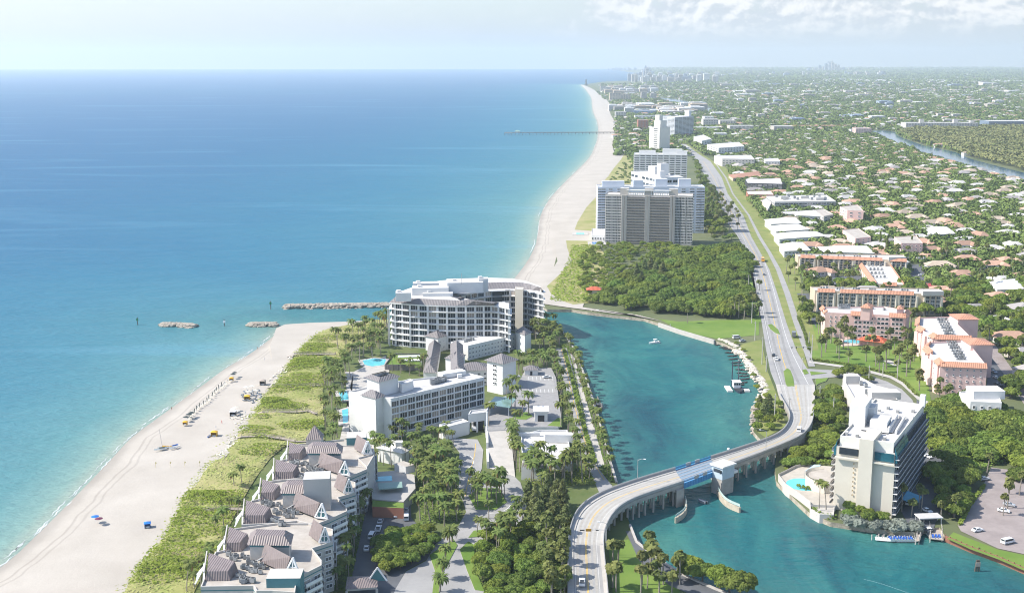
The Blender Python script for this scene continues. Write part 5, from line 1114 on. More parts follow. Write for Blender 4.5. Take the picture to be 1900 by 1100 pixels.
rocks('rock_groin', 'short boulder groin touching the sand point', [(459, 604), (485, 604), (514, 604)], 4.5, 2.2, 1.5, 130, cat='groin')
rocks('rock_revetment', '', [(1005, 568), (1060, 575), (1090, 580), (1140, 586), (1195, 592)], 3, 2.0, 1.2, 300, PALER, stuff=True)
rocks('rock_revetment', '', [(1325, 632), (1345, 638), (1365, 648), (1382, 668), (1396, 691), (1413, 712), (1419, 730), (1412, 750)], 3.6, 2.2, 1.2, 420, PALER, stuff=True)
rocks('rock_revetment', '', [(1502, 950), (1540, 968), (1600, 981), (1655, 989)], 1.3, 1.2, .7, 160, PALER, stuff=True)
rocks('rock_revetment', '', [(1402, 752), (1396, 780), (1398, 806)], 2, 1.6, 1, 60, BOULDER, stuff=True)
def wall_line(name, label, pts, z0, z1, th, m, cat='wall', posts=0, postm=None):
    w = PP(pts, z1); root = thing(name, label, cat, (w[0][0], w[0][1], z0)); b = MB()
    for p, q in zip(w, w[1:]): b.beam((p[0], p[1], (z0+z1)/2), (q[0], q[1], (z0+z1)/2), th, z1-z0)
    b.build('wall', [m], root)
    if posts:
        L_ = resample(w, posts)
        for p in L_: c = MB(); c.tube([(p[0], p[1], z0), (p[0], p[1], z1+.5)], .16, 6); c.build('pile', [postm], root)
WOOD = mat('brown_timber', (.23, .105, .07), .85, .2, 1, pos=True); WOODG = mat('weathered_timber', (.36, .31, .26), .9, .15, 1, pos=True)
wall_line('bulkhead', 'red-brown timber bulkhead with piles edging the right lawn', [(1753, 994), (1800, 1014), (1850, 1032), (1905, 1056), (1990, 1087)], -1, 2.2, .5, WOOD, 'bulkhead', 22, WOOD)
wall_line('seawall', 'pale concrete seawall cap along the inlet park', [(1222, 599), (1260, 612), (1325, 631)], 0, 2.7, 1.2, SIDEW, 'seawall')
wall_line('seawall', 'pale concrete seawall along the palm-lined channel road', [(1042, 612), (1062, 642), (1078, 680), (1090, 712), (1102, 748), (1116, 795), (1130, 850), (1143, 893)], 0, 2.6, .9, SIDEW, 'seawall')
wall_line('seawall', 'white capped seawall curving under the bridge toward the corner', [(1168, 972), (1180, 1003), (1218, 1033), (1262, 1062), (1330, 1092), (1400, 1118)], 0, 2.6, .8, SIDEW, 'seawall')
def boardwalk(label, pts, stairs=True):
    w = PP(pts, 3.2); root = thing('boardwalk', label, 'boardwalk', (w[0][0], w[0][1], 2)); b = MB(); r = MB(); c = MB()
    for p, q in zip(w, w[1:]):
        b.beam(p, q, 1.7, .16); d = (q-p).normalized(); u = Vector((-d[1], d[0], 0))
        for s in (-1, 1):
            r.beam(p+u*s*.8+Vector((0, 0, 1)), q+u*s*.8+Vector((0, 0, 1)), .09, .1); r.beam(p+u*s*.8+Vector((0, 0, .5)), q+u*s*.8+Vector((0, 0, .5)), .06, .08)
        n = max(2, int((q-p).length/3))
        for i in range(n+1):
            v = p.lerp(q, i/n)
            for s in (-1, 1): c.beam(v+u*s*.8-Vector((0, 0, 1.4)), v+u*s*.8+Vector((0, 0, 1)), .12, .12)
    if stairs:
        d = (w[0]-w[1]).normalized(); b.beam(w[0], w[0]+d*4-Vector((0, 0, 1.3)), 1.7, .16)
    b.build('deck', [WOODG], root); r.build('railing', [WOODG], root); c.build('post', [WOODG], root)
boardwalk('grey boardwalk to the beach nearest the crescent flats', [(545, 657), (580, 656), (622, 656)])
boardwalk('grey boardwalk over the dune by the beach kiosk', [(508, 715), (535, 716), (570, 715), (598, 714)])
boardwalk('low curving boardwalk over the dune beside the white hotel', [(487, 763), (510, 763), (550, 763), (572, 761), (586, 767)])
boardwalk('long weathered boardwalk ending in steps by the yellow cabana', [(447, 809), (490, 808), (520, 812), (548, 818), (590, 818)])
boardwalk('short boardwalk with a blue mat across the near dune', [(378, 945), (392, 948), (404, 943), (450, 943)])
# fishing pier
def pier():
    y0 = 247; a, b_ = P(936, y0, 5), P(1152, 246, 4); root = thing('fishing_pier', 'long dark fishing pier on thin piles crossing the far beach', 'pier', (*a[:2], 0)); m = MB(); m.beam(a, b_, 7, .9)
    m.beam(a+Vector((0, 0, 0)), a+Vector((18, 0, 0)), 16, .9); m.build('deck', [mat('dark_pier_timber', (.14, .13, .12), .9, .1, .3, pos=True)], root); c = MB()
    n = 34
    for i in range(n):
        v = a.lerp(b_, i/(n-1))
        for s in (-2.5, 2.5): c.beam((v[0], v[1]+s, -2), (v[0], v[1]+s, 4.6), .7, .7)
    c.build('piles', [mat('dark_pier_timber', (.14, .13, .12))], root); r = MB()
    for s in (-3.4, 3.4): r.beam(a+Vector((0, s, 1.6)), b_+Vector((0, s, 1.6)), .2, .25)
    r.build('railing', [WOODG], root)
    v = a.lerp(b_, .11); h = MB(); h.box(v[0], v[1], 5.4, 12, 8, 3, 0, 0); h.build('bait_house', [WHITE], root); hiproof(root, [(v[0]-6, v[1]-4), (v[0]+6, v[1]-4), (v[0]+6, v[1]+4), (v[0]-6, v[1]+4)], 8.4, 3, mat('green_metal', (.22, .33, .29)), 1.5)
pier()

# ------------------------------------------------------------------ boats, markers, docks
def hull(b, L_, W_, H_, z=-.2, m=0, deck=1, bow=.35):
    "pointed hull along +y"
    out = [(-W_/2, -L_/2), (W_/2, -L_/2), (W_/2, L_*(.5-bow)), (W_*.28, L_*.42), (0, L_/2), (-W_*.28, L_*.42), (-W_/2, L_*(.5-bow))]
    lo = [(x*.72, y*.94) for x, y in out]; n = len(out)
    for i in range(n):
        j = (i+1) % n; b.poly([(*lo[i], z), (*lo[j], z), (*out[j], H_), (*out[i], H_)], m)
    b.poly([(x*.9, y*.95, H_-.25) for x, y in out], deck)
    for i in range(n):
        j = (i+1) % n; b.poly([(*out[i], H_), (*out[j], H_), (out[j][0]*.9, out[j][1]*.95, H_-.25), (out[i][0]*.9, out[i][1]*.95, H_-.25)], m)
BOATW = mat('white_gelcoat', (.78, .78, .76), .3, .04, 1); BOATD = mat('boat_deck_cream', (.60, .58, .54), .6, .1, 2); NAVY = mat('navy_hull', (.05, .06, .09), .35, .1, 1)
def motorboat(label, px, py, rz, L_=7, hullm=BOATW, console=True, group=None):
    p = P(px, py, 0); root = thing('motorboat', label, 'boat', p, rz, group); rl = root.location.copy(); root.location = (0, 0, 0)
    b = MB(); hull(b, L_, L_*.34, .95, -.25); b.build('hull', [hullm, BOATD], root)
    if console:
        c = MB(); c.box(0, -.1*L_, .6, L_*.13, L_*.13, 1.1, 0, 0); c.build('console', [BOATW], root)
        t = MB(); t.box(0, -.1*L_, 2.5, L_*.24, L_*.28, .1, 0, 0); [t.tube([(sx*L_*.1, -.1*L_+sy*L_*.11, .8), (sx*L_*.1, -.1*L_+sy*L_*.11, 2.5)], .05, 4) for sx in (-1, 1) for sy in (-1, 1)]; t.build('canopy', [BOATW], root)
    e = MB(); e.box(0, -L_*.52, .1, L_*.07, L_*.08, 1.1); e.build('outboard_motor', [BLACK], root)
    root.location = rl; return root
motorboat('small white open boat alone in the turquoise inlet', 1213, 637, 2.0, 7.5)
motorboat('white centre-console boat moored at the rocky inlet mouth', 1106, 582, 1.2, 7)
motorboat('small grey dinghy drifting under the blue bridge span', 1302, 932, .6, 4.5, mat('grey_rubber_hull', (.28, .29, .32), .6), False)
motorboat('white boat in the narrow slip between the two dock fingers', 1720, 990, .1, 7)
def wake(label, px, py, s):
    pass
def workboat():
    p = P(1368, 724, 0); root = thing('dredge_workboat', 'dark workboat with white cabin and tall spuds between pontoons', 'workboat', p); root.location = (0, 0, 0)
    b = MB(); hull(b, 14, 4.6, 1.3, -.4); h = b.build('hull', [NAVY, DARK], root); h.rotation_euler = (0, 0, pi)
    c = MB(); c.box(-.3, 2.2, 1.0, 3.6, 4.2, 3.2, 0, 0, 1); c.build('cabin', [BOATW, BOATW], root)
    for x in (-1.2, 0, 1.2): boxpart(root, 'cabin_window', x-.3, .05, 2.7, .9, .12, 1.0, 0, GLASS)
    c = MB(); c.box(-.3, 2.0, 4.2, 4.4, 5, .22); c.build('cabin_roof', [BOATW], root)
    for x, y, h in ((-1.8, 7.0, 14), (1.6, 7.2, 15)): t = MB(); t.tube([(x, y, -1), (x, y, h)], .28, 6); t.build('spud_pole', [NAVY], root)
    for x, y in ((-4.6, 1.0), (4.4, -2)): t = MB(); t.box(x, y, -.3, 2.8, 10 if x < 0 else 4.5, 1.1, 0, 0, 1); t.build('pontoon', [BOATD, BOATD], root)
    t = MB(); t.tube([(1, 7, 13), (1, 1, 4.4)], .05, 4); t.build('stay', [STEEL], root)
    root.location = p
workboat()
FLOATM = mat('dark_floats', (.09, .08, .075), .8, .2, 1, pos=True)
for i, (x, y) in enumerate(((1334, 641), (1343, 646), (1350, 649), (1353, 655), (1358, 661), (1360, 667), (1366, 674), (1368, 679), (1374, 687), (1376, 693), (1379, 698), (1381, 704), (1377, 711), (1371, 715))):
    p = P(x, y, 0); b = MB()
    for k in range(3): a = k*1.1+i; b.tube([(p[0]+(k-1)*1.6-1.2, p[1]+sin(a)*.8-.5, .15), (p[0]+(k-1)*1.6+1.2, p[1]+sin(a)*.8+.6, .3)], .42, 6); b.tube([(p[0]+(k-1)*1.6, p[1]+sin(a)*.8-1.2, .35), (p[0]+(k-1)*1.6+.6, p[1]+sin(a)*.8+1.2, .1)], .3, 5)
    tag(b.build('pipe_float', [FLOATM]), 'dark pipe float in the chain trailing from the workboat along the rocks', 'float', 'dredge pipe floats')
def marker(label, px, pyb, pyt, col, n=1):
    p = P(px, pyb, 0); h = zat(px, pyb, pyt, 0); root = thing('channel_marker', label, 'channel marker', p); b = MB()
    for k in range(n):
        x = p[0]+(k-(n-1)/2)*.9; b.tube([(x, p[1], -2), (p[0]+(k-(n-1)/2)*.4, p[1], h)], .28, 6)
    b.build('pile', [mat('dark_piling', (.10, .085, .07), .9)], root); s = MB(); s.box(p[0], p[1]-.4, h-2.2, 1.5, .12, 1.5, 0, 0); s.build('daymark', [col], root)
GRN = mat('marker_green', (.03, .22, .10), .6); RDM = mat('marker_red', (.42, .03, .03), .6)
marker('dark channel marker pile standing farthest out to sea on the left', 255, 602, 588, GRN); marker('pale-topped channel marker between the two short groins', 416, 604, 592, WHITE2)
marker('tall channel marker pile off the end of the long jetty', 502, 574, 558, GRN); marker('clustered dark piles standing in the water by the right lawn', 1812, 1060, 1039, WOODG, 3)
marker('single dark pile beside the timber bulkhead', 1815, 1028, 1016, WOODG)
p = P(1351, 833, .2); b = MB(); b.tube([(p[0], p[1], -.3), (p[0], p[1], .1), (p[0], p[1], .6), (p[0], p[1], .8)], [.3, .7, .55, .1], 10); tag(b.build('mooring_buoy', [BOATW]), 'small round white buoy afloat in the inlet', 'buoy')
def dock(label, pts, w=2.2, z=1.2, m=WOODG):
    L_ = PP(pts, z); root = thing('dock', label, 'dock', (L_[0][0], L_[0][1], 0)); b = MB(); c = MB()
    for p, q in zip(L_, L_[1:]): b.beam(p, q, w, .25)
    for v in resample(L_, max(2, len(L_)*3)): 
        c.tube([(v[0]-w*.45, v[1]-.3, -2), (v[0]-w*.45, v[1]-.3, z+1.6)], .16, 6); c.tube([(v[0]+w*.45, v[1]+.3, -2), (v[0]+w*.45, v[1]+.3, z+1.6)], .16, 6)
    b.build('deck', [m], root); c.build('piles', [mat('pale_piling', (.52, .47, .42), .9, .1, 1, pos=True)], root)
dock('white floating dock finger below the silver shrubs', [(1623, 999), (1660, 1002), (1698, 1002)], 3.0, .5, BOATW)
dock('timber dock finger left of the boat slip', [(1701, 1004), (1706, 986), (1710, 972)], 1.6); dock('timber dock finger right of the boat slip', [(1736, 1001), (1736, 986), (1734, 974)], 5.0, 1.0)
dock('small grey dock under the palms of the channel wall', [(1101, 740), (1108, 755), (1111, 752)], 4, 1.3)
SKIB = mat('blue_ski_trim', (.05, .15, .50), .4)
for i in range(11):
    px, py = (1650+i*5.6, 1001) if i < 8 else (1730+(i-8)*6, 998); p = P(px, py, .75); root = thing('jet_ski', 'white and blue jet ski parked in the row on the floating dock' if i < 8 else 'blue jet ski at the end of the right dock finger', 'jet ski', p, .15 if i < 8 else -.2, 'jet skis on the floating dock' if i < 8 else 'jet skis on the right dock finger')
    rl = root.location.copy(); root.location = (0, 0, 0); b = MB(); hull(b, 3.0, 1.1, .7, 0, 0, 1); b.build('hull', [BOATW, SKIB if i > 3 else BOATW], root); s = MB(); s.box(0, -.4, .5, .5, 1.3, .45, 0, 0); s.box(0, .45, .5, .8, .15, .7, 0, 0); s.build('seat', [SKIB], root); root.location = rl
p = P(1722, 962, 3.4); root = thing('boat_shelter', 'pale flat-roofed boat shelter over the slip landing', 'shelter', (p[0], p[1], 2)); boxpart(root, 'roof', *p[:2], 4.2, 9, 5, .3, .1, WHITE, FLATG)
for s in (-1, 1):
    for t in (-1, 1): boxpart(root, 'post', p[0]+s*4, p[1]+t*2, 1.9, .2, .2, 2.3, 0, WHITE)

# ------------------------------------------------------------------ vehicles
TYRE = BLACK
def carpaint(n, c): return mat('car_paint_'+n, c, .28, .03, 1, spec=.6)
PAINT = {'white': carpaint('white', (.72, .72, .72)), 'silver': carpaint('silver', (.42, .43, .45)), 'black': carpaint('black', (.02, .021, .025)), 'grey': carpaint('grey', (.16, .165, .17)), 'red': carpaint('red', (.35, .02, .02)), 'blue': carpaint('blue', (.04, .09, .22)), 'yellow': carpaint('yellow', (.65, .33, .02))}
def profile(b, prof, w, m=0, top=1.0):
    "side outline (y,z) swept across the width, narrowed by `top` above the waist"
    L_ = [(-w/2*(t if len(q) > 2 else 1), q[0], q[1]) for q in prof for t in [q[2] if len(q) > 2 else 1]]; R_ = [(-x, y, z) for x, y, z in L_]; n = len(L_)
    b.poly(L_, m); b.poly(R_[::-1], m)
    for i in range(n):
        j = (i+1) % n; b.poly([L_[j], L_[i], R_[i], R_[j]], m)
def make_vehicle(kind, colour):
    root = thing({'car': 'parked_car', 'pickup': 'pickup_truck', 'van': 'van', 'truck': 'box_truck', 'bus': 'school_bus'}[kind], '', kind); b = MB(); g = MB(); m = [PAINT[colour]]
    if kind == 'car':
        profile(b, [(-2.2, .35), (2.2, .35), (2.25, .7), (1.9, .9), (1.0, 1.0), (-1.5, 1.02), (-2.2, .92)], 1.8); profile(b, [(1.0, 1.0), (.35, 1.46, .78), (-1.0, 1.48, .78), (-1.7, 1.02)], 1.72)
        profile(g, [(.98, 1.03), (.42, 1.42, .82), (.36, 1.42, .82), (.9, 1.03)], 1.74); g.poly([(-.84, .7, 1.06), (-.70, .3, 1.42), (-.70, -1.0, 1.42), (-.84, -1.4, 1.06)]); g.poly([(.84, .7, 1.06), (.70, .3, 1.42), (.70, -1.0, 1.42), (.84, -1.4, 1.06)][::-1]); g.poly([(-.7, -1.68, 1.07), (.7, -1.68, 1.07), (.6, -1.06, 1.47), (-.6, -1.06, 1.47)][::-1]); g.poly([(-.72, 1.0, 1.04), (.72, 1.0, 1.04), (.62, .38, 1.46), (-.62, .38, 1.46)])
        ax = (1.38, -1.35); wr = .33
    elif kind == 'pickup':
        profile(b, [(-2.75, .5), (2.7, .5), (2.75, .95), (2.4, 1.1), (1.3, 1.15), (-2.75, 1.15)], 1.95); profile(b, [(1.3, 1.15), (.75, 1.78, .82), (-.6, 1.8, .82), (-.85, 1.15)], 1.9)
        b.box(-.92, -1.8, 1.1, .12, 1.9, .3); b.box(.92, -1.8, 1.1, .12, 1.9, .3); b.box(0, -2.7, 1.1, 1.9, .12, .3)
        g.poly([(-.72, 1.32, 1.18), (.72, 1.32, 1.18), (.66, .78, 1.75), (-.66, .78, 1.75)]); g.poly([(-.93, .9, 1.2), (-.78, .65, 1.72), (-.78, -.5, 1.72), (-.93, -.7, 1.2)]); g.poly([(.93, .9, 1.2), (.78, .65, 1.72), (.78, -.5, 1.72), (.93, -.7, 1.2)][::-1]); g.poly([(-.7, -.86, 1.2), (.7, -.86, 1.2), (.64, -.63, 1.74), (-.64, -.63, 1.74)][::-1]); g.poly([(-.84, -2.6, 1.17), (.84, -2.6, 1.17), (.84, -.95, 1.17), (-.84, -.95, 1.17)]); ax = (1.75, -1.7); wr = .4
    elif kind == 'van':
        profile(b, [(-2.6, .4), (2.5, .4), (2.6, .8), (2.3, 1.15), (1.45, 1.95, .88), (-2.5, 2.05, .88), (-2.6, 1.2)], 1.95)
        g.poly([(-.8, 2.28, 1.2), (.8, 2.28, 1.2), (.74, 1.52, 1.9), (-.74, 1.52, 1.9)]); 
        for s in (-1, 1): g.poly([(s*.99, 1.9, 1.22), (s*.90, 1.3, 1.85), (s*.90, -2.2, 1.88), (s*.99, -2.3, 1.25)][::s])
        g.poly([(-.8, -2.61, 1.3), (.8, -2.61, 1.3), (.76, -2.53, 1.9), (-.76, -2.53, 1.9)][::-1]); ax = (1.6, -1.6); wr = .36
    elif kind == 'truck':
        profile(b, [(1.2, .5), (3.4, .5), (3.4, 1.4), (2.9, 2.3, .92), (1.2, 2.3, .92)], 2.1); b.box(0, -1.3, .8, 2.4, 4.9, 2.7); g.poly([(-.9, 3.36, 1.45), (.9, 3.36, 1.45), (.85, 2.95, 2.2), (-.85, 2.95, 2.2)]); ax = (2.5, -2.4); wr = .45
    else:
        profile(b, [(-5, .6), (5.2, .6), (5.2, 1.5), (4.3, 1.65), (4.0, 2.9, .9), (-5, 2.95, .9)], 2.5); 
        for s in (-1, 1): g.poly([(s*1.26, 3.8, 1.75), (s*1.17, 3.7, 2.5), (s*1.17, -4.7, 2.5), (s*1.26, -4.7, 1.75)][::s]); b.beam((s*1.27, -4.9, 1.35), (s*1.27, 4.2, 1.35), .04, .12, 1)
        g.poly([(-1.1, 4.27, 1.75), (1.1, 4.27, 1.75), (1.05, 4.05, 2.75), (-1.05, 4.05, 2.75)]); m = [PAINT[colour], BLACK]; ax = (3.6, -3.2); wr = .5
    b.build('body', m, root); g.build('windows', [GLASS], root); w0 = None
    xw = {'car': .82, 'pickup': .9, 'van': .9, 'truck': 1.05, 'bus': 1.1}[kind]
    for x in (-xw, xw):
        for y in ax:
            if w0 is None: w = MB(); w.tube([(-.11, 0, 0), (.11, 0, 0)], wr, 12, 0); w.poly([(-.11, wr*cos(t*pi/6), wr*sin(t*pi/6)) for t in range(12)]); w0 = o = w.build('wheel', [TYRE], root); h_ = MB(); h_.tube([(-.125, 0, 0), (.125, 0, 0)], wr*.55, 10); h_.poly([(-.125, wr*.55*cos(t*pi/5), wr*.55*sin(t*pi/5)) for t in range(10)]); h0 = h_.build('rim', [STEEL]); h0.parent = w0; KIDS[w0.name] = [h0]
            else: o = w0.copy(); COL.objects.link(o); o.parent = root; h1 = h0.copy(); COL.objects.link(h1); h1.parent = o; KIDS[o.name] = [h1]
            o.location = (x, y, wr)
    KIDS[root.name] = list(root.children); return root
VEH = {}
def vehicle(kind, colour, px, py, px2, py2, label, z=2.12, group=None):
    "standing at (px,py), heading towards (px2,py2)"
    a, b_ = P(px, py, z), P(px2, py2, z); rz = math.atan2(-(b_[0]-a[0]), b_[1]-a[1])
    k = (kind, colour)
    if k not in VEH: VEH[k] = make_vehicle(kind, colour); o = VEH[k]
    else: o = copy_tree(VEH[k])
    o.location = a; o.rotation_euler = (0, 0, rz); o['label'] = label; o['category'] = {'pickup': 'pickup', 'truck': 'truck', 'bus': 'bus'}.get(kind, kind)
    if group: o['group'] = group
vehicle('pickup', 'white', 1079, 1083, 1079, 1000, 'white pickup driving onto the bridge at the bottom of the photo', 4.45)
vehicle('van', 'white', 1482, 800, 1500, 740, 'white van on the curving far end of the bridge', 5.7)
vehicle('car', 'black', 1435, 661, 1437, 690, 'black car just ahead of a white pickup at the junction', 2.14); vehicle('pickup', 'white', 1440, 668, 1442, 700, 'white pickup following a black car at the junction', 2.14)
vehicle('truck', 'grey', 1472, 625, 1468, 590, 'dark box truck on the lane beside the palm lawn', 2.16); vehicle('bus', 'yellow', 1415, 485, 1418, 500, 'yellow school bus on the coast road', 2.14)
vehicle('car', 'white', 1394, 488, 1385, 460, 'white car level with the yellow school bus', 2.14); vehicle('car', 'grey', 1417, 511, 1420, 530, 'dark grey car on the coast road behind the school bus', 2.14)
vehicle('car', 'black', 1347, 375, 1338, 355, 'black car far along the coast road by the condos', 2.14); vehicle('car', 'silver', 1341, 380, 1350, 400, 'silver car passing beside the far black one', 2.14)
vehicle('van', 'white', 1366, 628, 1380, 627, 'long white van parked at the end of the park lawn'); vehicle('car', 'silver', 1377, 634, 1390, 632, 'silver car beside the white van at the park edge')
vehicle('truck', 'white', 879, 796, 879, 815, 'white box truck backed into the hotel service dock', 2.0); vehicle('car', 'white', 1014, 701, 1030, 700, 'white car at the far corner of the hotel deck', PZ+.1); vehicle('car', 'white', 957, 700, 975, 699, 'white car under the palms by the hotel tower', PZ+.1)
vehicle('van', 'white', 822, 828, 840, 824, 'white van parked among palms by the hotel drive')
for i, (k, c, x, y, x2, y2, l) in enumerate((('car', 'white', 734, 957, 733, 930, 'white car in the middle of the shaded condo lot'), ('car', 'silver', 753, 948, 753, 930, 'silver car nearest the condo garage front'), ('van', 'white', 753, 962, 753, 945, 'white van behind the silver car in the condo lot'), ('car', 'silver', 705, 969, 712, 955, 'silver car under the stepped condo wall, farthest of the kerb row'), ('pickup', 'white', 701, 983, 707, 965, 'white pickup in the kerb row of the condo lot'), ('van', 'white', 689, 996, 697, 980, 'long white van in the kerb row of the condo lot'), ('car', 'white', 679, 1019, 681, 1000, 'white car by itself near the condo palms'), ('car', 'black', 709, 1012, 711, 1000, 'black car half hidden by bushes in the condo lot'), ('car', 'silver', 701, 1031, 708, 1015, 'silver car beside the bushes near the entrance canopy'))):
    vehicle(k, c, x, y, x2, y2, l, 2.1, 'cars in the shaded condo lot')
for k, c, x, y, x2, y2, l in (('car', 'silver', 1871, 939, 1890, 942, 'silver car farther of two by the right lot island'), ('car', 'white', 1861, 950, 1880, 953, 'white car nearer of two by the right lot island'), ('car', 'white', 1813, 986, 1830, 983, 'white car alone near the lawn corner of the right lot'), ('van', 'white', 1869, 1008, 1890, 1003, 'white van parked against the lawn of the right lot'), ('car', 'silver', 1826, 891, 1840, 890, 'silver car under the trees at the top of the right lot'),
        ('car', 'white', 1720, 849, 1735, 855, 'white car in the shade behind the tower'), ('car', 'silver', 1770, 857, 1785, 860, 'silver car under the big trees behind the tower'), ('car', 'white', 1719, 950, 1730, 955, 'white car by the boat shelter'), ('van', 'white', 1685, 935, 1690, 920, 'white van at the foot of the tower'), ('car', 'white', 1762, 803, 1772, 806, 'white car peeping out between tree crowns'),
        ('car', 'silver', 1843, 692, 1855, 697, 'silver car first in the pink flats car park'), ('car', 'white', 1848, 703, 1860, 708, 'white car in the pink flats car park'), ('car', 'grey', 1850, 716, 1862, 721, 'dark grey car last in the pink flats car park'), ('car', 'white', 1709, 512, 1720, 512, 'white car in the lot behind the tan flats')):
    vehicle(k, c, x, y, x2, y2, l, 2.13)

# ------------------------------------------------------------------ lamps, poles, signals
def lamp_tree(name, h, arm=2.4):
    root = thing(name, '', 'street lamp'); b = MB(); b.tube([(0, 0, 0), (0, 0, h*.5), (0, 0, h)], [.16, .12, .09], 6); b.build('pole', [STEEL], root); a = MB(); a.tube([(0, 0, h-.3), (arm*.5, 0, h+.35), (arm, 0, h+.45)], .06, 5); a.build('arm', [STEEL], root); l = MB(); l.box(arm+.3, 0, h+.36, .9, .4, .18); l.build('lamp_head', [WHITE2], root); KIDS[root.name] = list(root.children); return root
LP = None
for x, y, z, rz, l, g in ((1182, 893, 8.2, -.3, 'street lamp rising from the outer parapet before the blue span', None), (1420, 838, 7.3, pi*.9, 'street lamp on the inner parapet beyond the tender house', None), (1124, 1016, 5.7, pi, 'street lamp by the signal mast on the near approach', None)):
    if LP is None: LP = lamp_tree('street_lamp', 9); o = LP
    else: o = copy_tree(LP)
    o.location = P(x, y, z); o.rotation_euler = (0, 0, rz); o['label'] = l
def pole(x, y, h, lab, group): 
    p = P(x, y, 2); b = MB(); b.tube([(p[0], p[1], 1.8), (p[0], p[1], 2+h)], [.26, .17], 6); b.box(p[0], p[1], 2+h-1.2, 1.8, .14, .14); tag(b.build('utility_pole', [mat('pole_concrete', (.44, .42, .39), .9)]), lab, 'utility pole', group)
for x, y, h in ((1394, 600, 14), (1400, 632, 12), (1413, 676, 16), (1421, 690, 9), (1505, 672, 16), (1500, 640, 8), (1611, 712, 10), (1664, 704, 11), (1637, 700, 8), (1402, 560, 12), (1488, 690, 8), (1545, 775, 10), (1463, 770, 9), (1520, 745, 8), (1436, 780, 13), (1388, 540, 12)): pole(x, y, h, 'tall plain concrete utility pole standing along the coast road or side street', 'utility poles by the roads')
p = P(1123, 1012, 5.6); root = thing('signal_mast', 'traffic signal mast with yellow-backed light over the bridge approach', 'traffic signal', p); b = MB(); b.tube([p, p+Vector((0, 0, 6))], .16, 6); b.tube([p+Vector((0, 0, 5.8)), p+Vector((-8, 0, 5.9))], .1, 5); b.build('mast', [STEEL], root); b = MB(); b.box(p[0]-6, p[1], p[2]+5.3, 1.9, .3, .9); b.build('signal_head', [mat('signal_amber', (.48, .25, .03), .6)], root); b = MB(); b.box(p[0]-8.2, p[1], p[2]+5.5, 1.6, .1, .4); b.box(p[0]-3, p[1], p[2]+5.5, 1, .1, .4); b.build('sign_plate', [DARK], root)
p = P(1505, 664, 2.1); root = thing('signal_mast', 'traffic signal mast reaching over the junction by the palm lawn', 'traffic signal', p); b = MB(); b.tube([p, p+Vector((0, 0, 6.5))], .2, 6); b.tube([p+Vector((0, 0, 6.2)), p+Vector((-12, 1, 6.4))], .13, 5); b.build('mast', [STEEL], root)
for k in (5, 9, 11.5): b = MB(); b.box(p[0]-k, p[1], p[2]+5.4, .4, .35, 1.1); b.build('signal_head', [DARK], root)
# painted lines on the coast road and resort drives
def line(pts, w, m, z, dash=0):
    L_ = resample(smooth_line(PP(pts, z), 2), 120); b = MB()
    for i, (p, q) in enumerate(zip(L_, L_[1:])):
        if dash and i % (2*dash) >= dash: continue
        d = (q-p).normalized(); u = Vector((-d[1], d[0], 0))*w; b.poly([p-u, q-u, q+u, p+u])
    tag(b.build('road_markings', [m]), kind='structure')
line([(1476, 735), (1449, 660), (1440, 615), (1428, 560), (1413, 500), (1400, 470), (1383, 440), (1360, 400), (1338, 360), (1325, 330), (1305, 300)], .16, YEL, 2.15)
line([(1452, 720), (1430, 650), (1420, 600), (1406, 530), (1395, 480), (1379, 440), (1350, 400)], .09, WHT, 2.15); line([(1500, 715), (1466, 650), (1450, 600), (1433, 530), (1416, 480)], .09, WHT, 2.15)
line([(1041, 648), (1052, 690), (1062, 740), (1078, 800), (1096, 850), (1120, 890)], .12, YEL, 2.13); line([(882, 822), (880, 845), (870, 880), (862, 920)], .12, YEL, 2.13); line([(924, 805), (926, 868)], .1, YEL, 5.05) if False else None
line([(905, 952), (930, 950), (945, 940), (952, 925)], .12, WHT, 2.13); line([(858, 842), (875, 846), (880, 858), (868, 868)], .12, WHT, 2.13)

# tyre-darkened lanes on the coast road
TYW = mat('worn_asphalt', (.20, .197, .193), .9, scale=.3, col2=(.28, .275, .265), pos=True, detail=9)
for lane_ in ([(1466, 735), (1441, 660), (1431, 615), (1419, 560), (1405, 500), (1393, 470), (1377, 440), (1353, 400), (1333, 360), (1318, 330)], [(1456, 735), (1432, 660), (1423, 615), (1412, 560), (1399, 500), (1388, 470), (1373, 440), (1346, 400), (1330, 360), (1314, 330)], [(1492, 735), (1458, 660), (1448, 615), (1434, 560), (1419, 500), (1405, 470), (1388, 440), (1367, 400), (1343, 360), (1331, 330)]): line(lane_, .75, TYW, 2.135)
